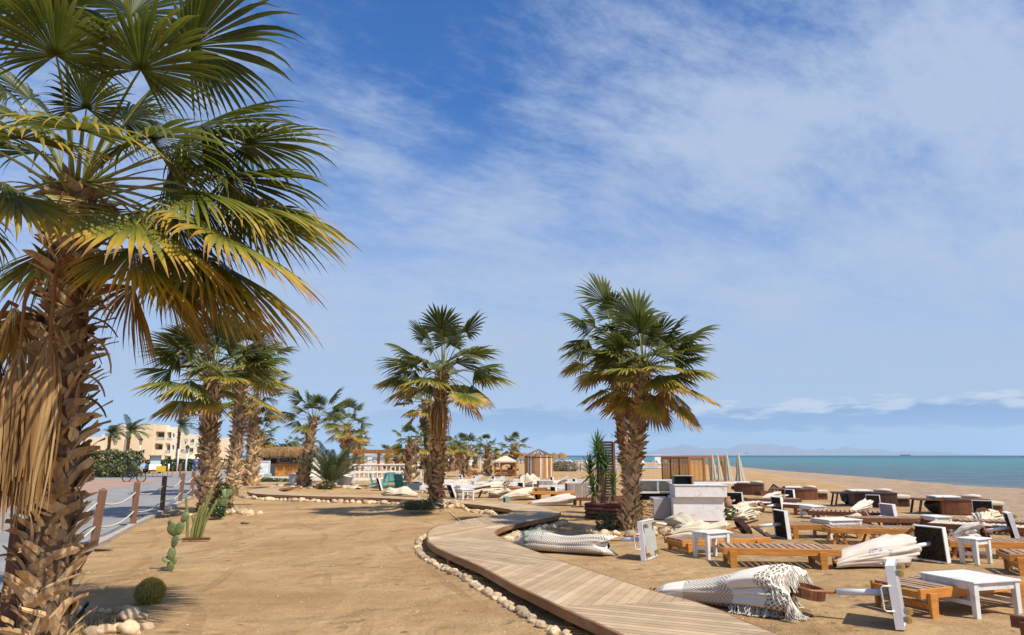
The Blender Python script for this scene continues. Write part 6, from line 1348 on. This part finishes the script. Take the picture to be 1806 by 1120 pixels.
# blue pen marks on the canvas
from mathutils.bvhtree import BVHTree
bpy.context.view_layer.update()
cl = [o for o in C.objects if o.parent == u3 and o.name.startswith('canopy')][0]; mw = cl.matrix_world; bv = BVHTree.FromPolygons([mw @ v.co for v in cl.data.vertices], [tuple(p.vertices) for p in cl.data.polygons]); PEN = mat('blue_pen', (.05, .25, .50), (.05, .22, .45), rough=.8)
def stroke(P):
    pts = []
    for (a, b) in P:
        h, nr, i_, d_ = bv.ray_cast(Vector((0, 0, HC)), ray(a, b).normalized())
        if h: pts.append(h+nr*(.002 if nr.dot(ray(a, b)) < 0 else -.002))
    if len(pts) > 1: pen_ = MB(); pen_.tube(pts, .0038, 5); ob('pen_mark', pen_, PEN, cl).matrix_parent_inverse = mw.inverted()
def pmk(cx, cy, s, P): stroke([(cx+x*s, cy+y*s) for x, y in P])
pmk(1570, 975, 5, [(-.6, 1), (-.5, -1), (.3, -1), (.5, -.5), (-.2, -.1), (.7, .3), (.5, .9), (-.5, 1)]); pmk(1575.5, 974, 4, [(-.2, -.8), (.2, -1), (.1, .9)])
pmk(1553, 969, 5, [(-.5, -.4), (0, -1), (.4, -.6), (-.4, .8), (.1, .4), (.8, .5)]); pmk(1545, 974, 7, [(.3, -.8), (-.3, -.9), (-.8, -.1), (-.4, .8), (.4, .5)]); pmk(1536, 974, 6, [(-.3, 1), (-.2, -1), (.4, -.9), (.5, -.4), (-.1, 0)])
# ---------------------------------------------------------------- curved daybeds
def daybed(label, px0, px1, base, top, wood, step=1, frame_l=True, pad=True, hs=.5):
    b0 = G(px0, base); b1 = G(px1, base+1.0); L = (b1-b0).length; h = (b0-D(px0, top, b0.y)).length; d = (b1-b0).normalized(); q = thing('curved_daybed', label, 'daybed', b0, math.atan2(d.y, d.x), 'curved plank sided daybeds on the beach'); rn = random.Random(int(px0)); n = 22
    m = MB(); R0 = L*1.1; th = math.asin(L/2/R0); P = []
    for i in range(n+1): a = -th+2*th*i/n; P.append((L/2+R0*math.sin(a), -(R0*math.cos(a)-R0*math.cos(th))))
    for i in range(n):
        (x0, y0), (x1, y1) = P[i], P[i+1]; m.t = rn.random(); m.bar((x0, y0, h/2), (x1, y1, h/2), .03, h*.96)
    m.prism([(x, y+.03) for x, y in P]+[(L, 1.1), (0, 1.1)], .02, h-.06); ob('plank_side', m, MT[wood], q)
    m = MB(); m.prism([(x*1.02-.01, y*1.04-.03) for x, y in P]+[(L, 1.15), (0, 1.15)], h-.05, h); ob('rim', m, MT[wood], q)
    m = MB(); m.box((L*.2, .55, h+.045), (L*.55, .8, .06)); bev(ob('white_top', m, MT['white'], q), .02, 2)
    m = MB(); m.tube([(L*.55, .5, h+.06), (L*.8, .45, h+.075), (L*.97, .5, h+.06)], [.05, .08, .05], 10, flat=.8); ob('cushion_roll', m, MT['canvas'], q, True)
    if frame_l:
        m = MB(); m.box((-.32, .3, h-.03), (.75, .8, .05)); ob('shelf', m, MT[wood], q)
        for y in (-.05, .65): m = MB(); m.bar((-.60, y, h-.05), (-.70, y, 0), .06, .06); ob('leg', m, MT['dark'], q)
    if step:
        m = MB(); sw = L*.33
        for i in range(5): m.t = rn.random(); m.box((L+sw*(i+.5)/5, .25, h*.27), (sw/5*.94, .03, h*.54))
        m.box((L+sw/2, .6, h*.27), (sw-.02, .62, h*.52)); ob('step', m, MT[wood], q); m = MB(); m.box((L+sw/2, .55, h*.54+.07), (sw+.08, .75, .13)); bev(ob('cushion', m, MT['canvas'], q), .04, 2)
    return q
daybed('leftmost curved daybed, dark brown planks, behind the white block counter', 1296, 1346, 872, 853, 'dark2' if 'dark2' in MT else 'brown', 0, False)
daybed('second curved daybed from the left, warm brown with a cream cushioned step', 1390, 1443, 880, 862, 'brown'); daybed('third curved daybed, darkest planks, with a cream cushioned step', 1509, 1584, 893, 868.5, 'dark'); daybed('rightmost curved daybed, warm brown planks, white top and slanted leg', 1662, 1748, 907, 880, 'brown')
q = thing('folding_chair', 'small folded dark framed chair by the leftmost daybed', 'chair', G(1357, 873), R_(30)); m = MB(); grid(m, -.22, .22, 0, .55, [(-.17, .17, .06, .49)], 0, .03); o = ob('frame', m, MT['dark'], q); o.rotation_euler = (.5, .45, 0); m = MB(); m.box((0, 0, .28), (.34, .01, .42)); o2 = ob('sling', m, MT['greyboard'], q); o2.rotation_euler = (.5, .45, 0)
m = MB(); m.box((0, 0, .10), (.6, .4, .2)); tag(ob('crate', m, MT['brown'], None, False, tuple(G(1347, 873.5)), .3), 'low brown plank crate at the right foot of the leftmost daybed', 'crate')
for px, py, s, lab in ((1303, 870, .3, 'black plastic bag before the leftmost daybed'), (1500, 889, .32, 'black plastic bag left of the third daybed'), (1654, 905, .3, 'black plastic bag under the rightmost daybed shelf'), (1383, 871, .22, 'black plastic bag by the second daybed'), (992, 858, .26, 'black bag lying on the terracotta pot left of the yucca')):
    m = MB(); m.ico((0, 0, s*.75), s, 3, (1, .8, .85), .5, int(px)); tag(ob('bag', m, MT['black'], None, True, tuple(G(px, py))), lab, 'bag')
# ---------------------------------------------------------------- white block counter
a = G(1190, 919.5); b = G(1281, 920); c = G(1164, 906); X = (b-a).normalized(); rz = math.atan2(X.y, X.x); W_ = (b-a).length; dp = 1.0
q = thing('bar_counter', 'white plastered block counter with an overhanging top block', 'bar counter', a, rz); k = a.y/F; h1 = zof(877, a.y); h2 = zof(856.5, a.y)
m = MB(); m.box((W_/2-.02, dp/2+.05, h1/2), (W_, dp, h1)); bev(ob('lower_block', m, MT['plaster'], q), .015, 2)
m = MB(); m.box((W_/2+.04, dp/2-.05, (h1+h2)/2), (W_+.02, dp, h2-h1)); bev(ob('upper_block', m, MT['plaster'], q), .015, 2); m = MB(); m.box((W_/2+.04, dp/2-.05, h2+.012), (W_+.06, dp+.04, .024)); ob('top_slab', m, MT['white'], q)
m = MB(); m.box((-.28, .9, h1*.46), (.5, .9, h1*.9)); bev(ob('side_block', m, MT['greyboard'], q), .01)
b = D(1204, 853, a.y+.5); q = thing('crate', 'open black box with one raw wood side standing on the white counter', 'crate', (b.x, b.y, h2+.024), rz); m = MB(); w2 = .28; hh = .24
for c_, d_ in (((0, 0, .008), (w2*2, .4, .016)), ((0, 0, hh-.008), (w2*2, .4, .016)), ((-w2+.01, 0, hh/2), (.018, .39, hh-.034)), ((0, .19, hh/2), (w2*2-.04, .015, hh-.034))): m.box(c_, d_)
ob('shell', m, MT['black'], q); m = MB(); m.box((w2-.02, 0, hh/2), (.05, .42, hh)); ob('side', m, MT['stone'], q); m = MB(); m.box((0, -.19, hh+.008), (w2*2, .02, .012)); ob('rim', m, MT['white'], q)
s0 = G(1128, 895); q = thing('shelf_unit', 'grey and white open shelf unit between the twin palms and the block counter', 'shelf', D(1126, 895, 23.5)*1); q.location.z = 0; k = 23.5/F; Wd = 62*k; z0 = zof(868, 23.5); z1 = zof(847, 23.5); m = MB()
for c_, d_ in (((Wd/2, 0, z1), (Wd, .5, .03)), ((Wd/2, 0, z0), (Wd, .5, .05)), ((.02, 0, (z0+z1)/2), (.03, .48, z1-z0-.05)), ((Wd*.52, 0, (z0+z1)/2), (.03, .48, z1-z0-.05)), ((Wd-.02, 0, (z0+z1)/2), (.03, .48, z1-z0-.05)), ((Wd/2, .24, (z0+z1)/2), (Wd-.07, .02, z1-z0-.05))): m.box(c_, d_)
ob('shelves', m, MT['white'], q); m = MB(); [m.box((x, .1, z0/2-.02), (.06, .3, z0-.03)) for x in (.06, Wd-.06)]; m.box((Wd/2, .2, z0/2-.02), (Wd-.2, .04, z0-.05)); ob('stand', m, MT['dark'], q)
m = MB(); m.box((0, 0, .015), (2.0, .7, .03)); tag(ob('board', m, MT['whitemetal'], None, False, tuple(D(1236, 852, 22.8))), 'long white board lying level behind the block counter', 'board')
q = thing('stool', 'low honey wood stool right of the twin palm trunk', 'stool', G(1143, 893)); m = MB(); m.box((0, 0, .42), (.38, .34, .04)); ob('seat', m, MT['orange'], q)
for x in (-.15, .15):
    for y in (-.13, .13): m = MB(); m.box((x, y, .2), (.05, .05, .40)); ob('leg', m, MT['brown'], q)
q = thing('stool', 'dark honey wood stool between the slatted screen and the twin palms', 'stool', G(1092, 907)); m = MB(); m.box((0, 0, .55), (.40, .34, .04)); ob('seat', m, MT['brown'], q); m = MB(); m.box((0, 0, .3), (.36, .3, .03)); ob('shelf', m, MT['brown'], q)
for x in (-.17, .17):
    for y in (-.13, .13): m = MB(); m.box((x, y, .26), (.05, .05, .54)); ob('leg', m, MT['brown'], q)
m = MB(); m.box((0, 0, .19), (.18, .3, .38)); tag(bev(ob('box', m, MT['canvas'], None, False, tuple(G(1156, 907)))), 'cream upright box left of the block counter', 'box')
q = thing('gabion_column', 'square basket column of stacked twigs right of the twin palm trunk', 'column', G(1142, 926)); m = MB(); rn = random.Random(4); hh = .66
m.t = .3; m.box((0, 0, hh/2), (.24, .24, hh-.02))
for i in range(300):
    s = rn.choice((0, 1, 2, 3)); u_ = rn.uniform(-.13, .13); z = rn.uniform(.02, hh-.04); a_ = rn.uniform(-.7, .7); e = .05; m.t = rn.random(); d_ = Vector((math.cos(a_)*e, 0, math.sin(a_)*e)); c_ = Vector((u_, -.13, z)); Mz = Matrix.Rotation(s*PI/2, 3, 'Z'); m.tube([Mz @ (c_-d_), Mz @ (c_+d_)], .012, 4)
ob('basket', m, MT['boot'], q)
# slatted screen behind the yucca
q = thing('slatted_screen', 'tall dark brown slatted screen standing behind the yucca', 'screen', G(1074, 906), R_(35)); hs_ = zof(779, q.location.y); m = MB(); wS = .26
for x in (-wS, wS): m = MB(); m.t = .3; m.box((x, 0, hs_/2), (.085, .085, hs_)); ob('stile', m, MT['brown'] if x > 0 else MT['dark'], q)
for i in range(26): m = MB(); m.t = (i*.3) % 1; m.box((0, 0, .08+i*(hs_-.1)/25), (2*wS-.06, .06, .05), rx=.5); ob('slat', m, MT['dark'], q)
# bamboo cabana
b0 = G(1217, 852); Yc = b0.y; k = Yc/F; q = thing('bamboo_cabana', 'honey timber cabana frame with woven bamboo side screens', 'cabana', b0); MT['bamboo'] = mat('woven_bamboo', (.60, .32, .09), (.42, .20, .055), scale=5, stretch=(1, 1, 8), rough=.6, bump=.6, bscale=14, bdist=.02)
zt_ = zof(806, Yc); Wc = 62*k; dC = 1.6; xl = -39*k
def bb(name, a_, b_, w_=.13, m_='orange'): m = MB(); m.bar(a_, b_, w_, w_); ob(name, m, MT[m_], q)
for x, z in ((0, zt_), (Wc, zt_)): bb('post', (x, 0, 0), (x, 0, z))
bb('post', (Wc*.42, .02, 0), (Wc*.42, .02, zt_-.06)); bb('brace', (Wc*.60, .03, .1), (Wc*.56, .03, zt_-.1)); bb('brace', (Wc*.78, .03, .1), (Wc*.60, .03, zt_-.1)); bb('brace', (Wc*1.03, .3, 0), (Wc*.92, .3, zt_))
bb('top_beam', (-.04, 0, zt_-.01), (Wc+.05, 0, zt_-.01), .11); bb('top_beam', (xl, dC, zt_-.02), (Wc*.9, dC, zt_-.02)); bb('top_beam', (xl, dC, zt_-.06), (0, .06, zt_-.06))
bb('bottom_beam', (0, 0, .1), (Wc, 0, .1), .08, 'brown')
def blind(a_, b_, z0, z1):
    m = MB(); n = 24
    for i in range(n): m.t = (i*.37) % 1; zz = Vector((0, 0, z0+(z1-z0)*(i+.5)/n)); m.bar(a_+zz, b_+zz, .012, (z1-z0)/n*.80)
    for t in (.02, .35, .67, .98): c_ = a_.lerp(b_, t); m.bar(c_+Vector((0, -.015, z0)), c_+Vector((0, -.015, z1)), .03, .02)
    ob('screen', m, MT['bamboo'], q)
blind(Vector((.04, .03, 0)), Vector((Wc*.41, .03, 0)), zt_*.08, zt_*.95)
for t0, t1 in ((.02, .30), (.34, .62), (.66, .97)):
    a_ = Vector((xl, dC, 0)); b_ = Vector((0, .06, 0)); blind(a_.lerp(b_, t0), a_.lerp(b_, t1), zt_*.06, zt_*.94)
    bb('post', a_.lerp(b_, t0-.015), a_.lerp(b_, t0-.015)+Vector((0, 0, zt_-.05)), .08, 'brown')
# closed parasols standing
def closed(label, px, top, bot, pole, lean_=0., Y=None, w=.13):
    b = G(px, pole) if Y is None else Vector((D(px, 803, Y).x, Y, 0)); zt2 = zof(top, b.y); zb2 = zof(bot, b.y); q = thing('closed_parasol', label, 'parasol', b, 0, 'closed canvas parasols standing by the bamboo cabana'); q.rotation_euler = (0, lean_, 0); m = MB(); m.tube([(0, 0, 0), (0, 0, zt2+.03)], .022, 8); ob('pole', m, MT['white'], q)
    m = MB(); n = 40; rn = random.Random(int(px)); ph = rn.uniform(0, 6); prf = [(.02, zt2), (.05, zt2-.06), (w*.62, zt2-.55), (w*.85, zb2+.45), (w*1.15, zb2+.08), (w*1.2, zb2)]
    for r_, z in prf:
        for i in range(n+1): a_ = 2*PI*i/n; f = 1+.22*math.sin(8*a_+ph)*(r_/w); m.v.append((r_*f*math.cos(a_), r_*f*math.sin(a_), z+.03*math.sin(8*a_)*(r_/w)**3)); m.a.append(.5)
    for i in range(len(prf)-1):
        for kk in range(n): o_ = i*(n+1)+kk; m.f.append((o_, o_+1, o_+n+2, o_+n+1)); m.m.append(0)
    ob('canopy', m, MT['canvasgrey'], q, True); m = MB(); m.lathe([(0, zt2+.02), (.025, zt2+.03), (.02, zt2+.08), (0, zt2+.10)], 8); ob('finial', m, MT['white'], q); return q
closed('closed canvas parasol behind the bamboo frame, left one of the close pair', 1261, 801.5, 845, 862, -.04, w=.15); closed('closed canvas parasol behind the bamboo frame, right one of the close pair', 1270, 803, 846, 860, -.03, w=.15)
closed('closed canvas parasol just right of the bamboo cabana', 1287, 800, 846, 860, -.045, w=.17); closed('rightmost closed canvas parasol, standing free on the sand', 1307, 800, 850, 859, -.035, w=.22)
# ---------------------------------------------------------------- teal chairs
def teal(label, px, py, rz, m_='teal', sc=.80):
    q = thing('deck_chair', label, 'chair', G(px, py), rz, 'teal painted low chairs'); q.scale = (sc,)*3; m = MB()
    for i in range(5): m.box((.05+.11*i, 0, .30-.03*i), (.09, .62, .025), ry=.25)
    ob('seat', m, MT[m_], q); m = MB()
    for i in range(6): m.box((-.12-.02*0, -.26+.104*i, .62), (.025, .09, .78), ry=-.30)
    ob('backrest', m, MT[m_], q)
    for y in (-.33, .33): m = MB(); m.box((.12, y, .50), (.62, .10, .03)); ob('armrest', m, MT[m_], q); m = MB(); m.bar((-.45, y, .03), (.5, y, .30), .04, .10); ob('side', m, MT[m_], q); m = MB(); m.bar((.38, y, 0), (.38, y, .5), .05, .06); ob('leg', m, MT[m_], q)
teal('light teal low chair farthest left, facing right', 657, 859, R_(20)); teal('light teal low chair behind the tipped base', 676, 858, R_(-150)); teal('teal low chair in the middle of the group, seen from its back', 690, 855, R_(100)); teal('light teal chair at the back of the group', 712, 855, R_(170), 'teal'); teal('dark teal low chair nearest the leaning palm, back turned', 704, 864, R_(70), 'darkteal', .85)
m = MB(); m.box((0, 0, .42), (1.5, .7, .04)); m.box((0, 0, .2), (.2, .3, .4)); tag(ob('low_table', m, MT['white'], None, False, tuple(G(722, 862))), 'low white table beside the dark teal chair', 'table'); m = MB(); m.box((0, 0, .17), (.7, .5, .34)); tag(ob('crate', m, mat('slate_grey', (.10, .12, .16), rough=.7), None, False, tuple(G(732, 864))), 'slate grey box right of the dark teal chair', 'box')
m = MB(); [m.box((x, y, .38), (.05, .05, .76)) for x in (-.2, .2) for y in (-.2, .2)]; m.box((0, 0, .78), (.5, .5, .04)); m.box((0, 0, .3), (.4, .4, .03)); tag(ob('bar_stool', m, MT['white'], None, False, tuple(G(738, 847))), 'white bar stool left of the leaning palm trunk', 'stool')
# ---------------------------------------------------------------- small things
def plank_box(label, px, py, w_, h_, m_='greyplank'):
    q = thing('plank_box', label, 'planter', G(px, py), .1); m = MB(); n = 8
    for i in range(n): m.t = (i*.37) % 1; m.box((-w_/2+w_*(i+.5)/n, 0, h_/2), (w_/n*.94, .4, h_))
    ob('planks', m, MT[m_], q); m = MB(); m.box((-w_/2-.02, 0, h_/2), (.03, .42, h_+.01)); ob('end_board', m, MT['dark'], q)
MT['greyplank'] = mat('grey_planks', (.38, .31, .26), (.28, .22, .18), scale=3, stretch=(4, 4, .6), rough=.8, tint=.2)
plank_box('grey plank box beside the wind-bent small plant, middle of the white heap', 895, 861, .62, .42); plank_box('grey plank box left of the black bag', 962, 867.5, .75, .55); plank_box('grey plank box in front of the red-brown lounger, left of the yucca', 1018, 878, .95, .62)
def pot(label, px, py, r, h): m = MB(); m.lathe([(r*.6, 0), (r, h*.5), (r*.95, h*.8), (r*.6, h*.9), (r*.75, h), (r*.6, h), (0, h*.85)], 18); return tag(ob('clay_pot', m, MT['terracotta'], None, True, tuple(G(px, py))), label, 'pot')
pot('pinkish terracotta urn left of the round cabana', 921, 851, .24, .55); pot('round terracotta pot under the black bag', 992, 861, .26, .35); pot('terracotta bowl tipped left of the yucca leaves', 1039, 867, .30, .3); pot('terracotta pot with a drooping plant right of the block counter', 1284, 903, .14, .5)
sh = thing('potted_plant', 'green drooping plant in the terracotta pot right of the block counter', 'plant', G(1286, 902, .5)); m = MB(); leaves(m, (0, 0, .0), (.17, .14, .15), 150, .045, 41, low=-.5, lump=.6); ob('foliage', m, MT['leaf'], sh)
tw = thing('dry_sapling', 'spindly leafless sapling in the grey plank box', 'plant', G(893, 858, .3)); m = MB(); m.tube([(0, 0, 0), (-.05, 0, .5), (.0, 0, 1.0)], [.015, .01, .005], 5); m.tube([(0, 0, 0), (.15, 0, .4), (.25, 0, .8)], [.012, .01, .005], 5); ob('stem', m, MT['slat'], tw); m = MB(); leaves(m, (.02, 0, .15), (.2, .15, .12), 60, .05, 44); ob('foliage', m, MT['leaf'], tw)
q = thing('flood_light', 'small black flood light with a pale lens on the stones right of the leaning palm', 'light', G(775, 901, .1), .3); m = MB(); m.box((0, 0, .17), (.26, .16, .10), ry=.25); bev(ob('housing', m, MT['black'], q), .015, 2); m = MB(); m.box((-.01, 0, .228), (.22, .12, .01), ry=.25); ob('lens', m, MT['palewall'], q); m = MB(); m.tube([(.02, 0, 0), (.02, 0, .15)], .012, 6); m.tube([(.1, -.08, .12), (.1, -.1, .02), (-.02, -.1, -.02)], .01, 5); ob('bracket', m, MT['black'], q)
q = thing('spike_light', 'black spike light leaning out of the stone ring of the foreground palm', 'light', G(136, 1088, .1)); m = MB(); m.tube([(0, 0, 0), (.08, -.02, .10)], .014, 8); m.tube([(.03, -.03, .0), (.10, -.05, .08)], .012, 8); m.tube([(.08, -.02, .10), (.12, -.03, .155)], .020, 10); ob('body', m, MT['black'], q)
q = thing('spike_light', 'black spot lamp half hidden in the green bush by the twin palms', 'light', G(1062, 940, .05)); m = MB(); m.tube([(0, 0, .1), (.09, -.03, .16)], .05, 12); m.tube([(0, 0, 0), (0, 0, .12)], .012, 6); ob('body', m, MT['black'], q)
m = MB(); m.tube([G(788, 897, .12), G(793, 903, .02), G(800, 910, .02), G(807, 915, .02), G(811, 918, .02)], .012, 6); tag(ob('hose', m, MT['rope'], None, True), 'pale cable running from the stones over the sand to the boardwalk', 'cable')
q = thing('light_box', 'small green glass lamp box standing at the edge of the boardwalk', 'lamp', G(893, 889.5)); m = MB(); m.box((0, 0, .16), (.24, .16, .30)); bev(ob('body', m, mat('sage_green', (.28, .36, .30), rough=.4), q), .03, 2); m = MB(); m.box((-.07, -.083, .15), (.07, .012, .2)); ob('slot', m, MT['black'], q)
m = MB(); m.box((0, 0, .08), (.5, .3, .16)); tag(ob('crate', m, MT['brown'], None, False, tuple(G(1044, 866))), 'small brown crate behind the grey plank box, left of the yucca', 'crate')
# grit and pebbles scattered on the near sand
gm = MB(); rn = random.Random(77)
for i in range(9000):
    r_ = 5.5+rn.random()**1.6*17; a_ = R_(rn.uniform(-42, 42)); x, y = r_*math.sin(a_), r_*math.cos(a_); s = rn.uniform(.003, .008)*(1 if rn.random() < .96 else 2.2); z = gz(x, y); gm.add([(x-s, y, z), (x, y-s, z), (x+s, y+s*.3, z), (x, y+s, z), (x, y, z+s*.9)], [(0, 1, 4), (1, 2, 4), (2, 3, 4), (3, 0, 4)], rn.random())
tag(ob('pebbles', gm, MT['stone']), 'fine pale pebbles scattered over the near sand', 'pebbles', None, 'stuff')

# dry palm scraps blown over the sand
dm = MB(); rn = random.Random(78)
for i in range(420):
    r_ = 6+rn.random()*20; a_ = R_(rn.uniform(-30, 38)); x, y = r_*math.sin(a_), r_*math.cos(a_); L = rn.uniform(.015, .07)*(1 if rn.random() < .9 else 2.5); c_ = rn.uniform(0, 6.28); d_ = Vector((math.cos(c_), math.sin(c_), 0))*L; s_ = Vector((-d_.y, d_.x, 0))*rn.uniform(.06, .2); z = gz(x, y)+.004; p0 = Vector((x, y, z))
    dm.add([p0-d_, p0-s_+Vector((0, 0, .008)), p0+d_, p0+s_], [(0, 1, 2, 3)], rn.random())
tag(ob('dry_scraps', dm, MT['deadleaf']), 'small dry brown leaf scraps scattered over the sand', 'leaf litter', None, 'stuff')
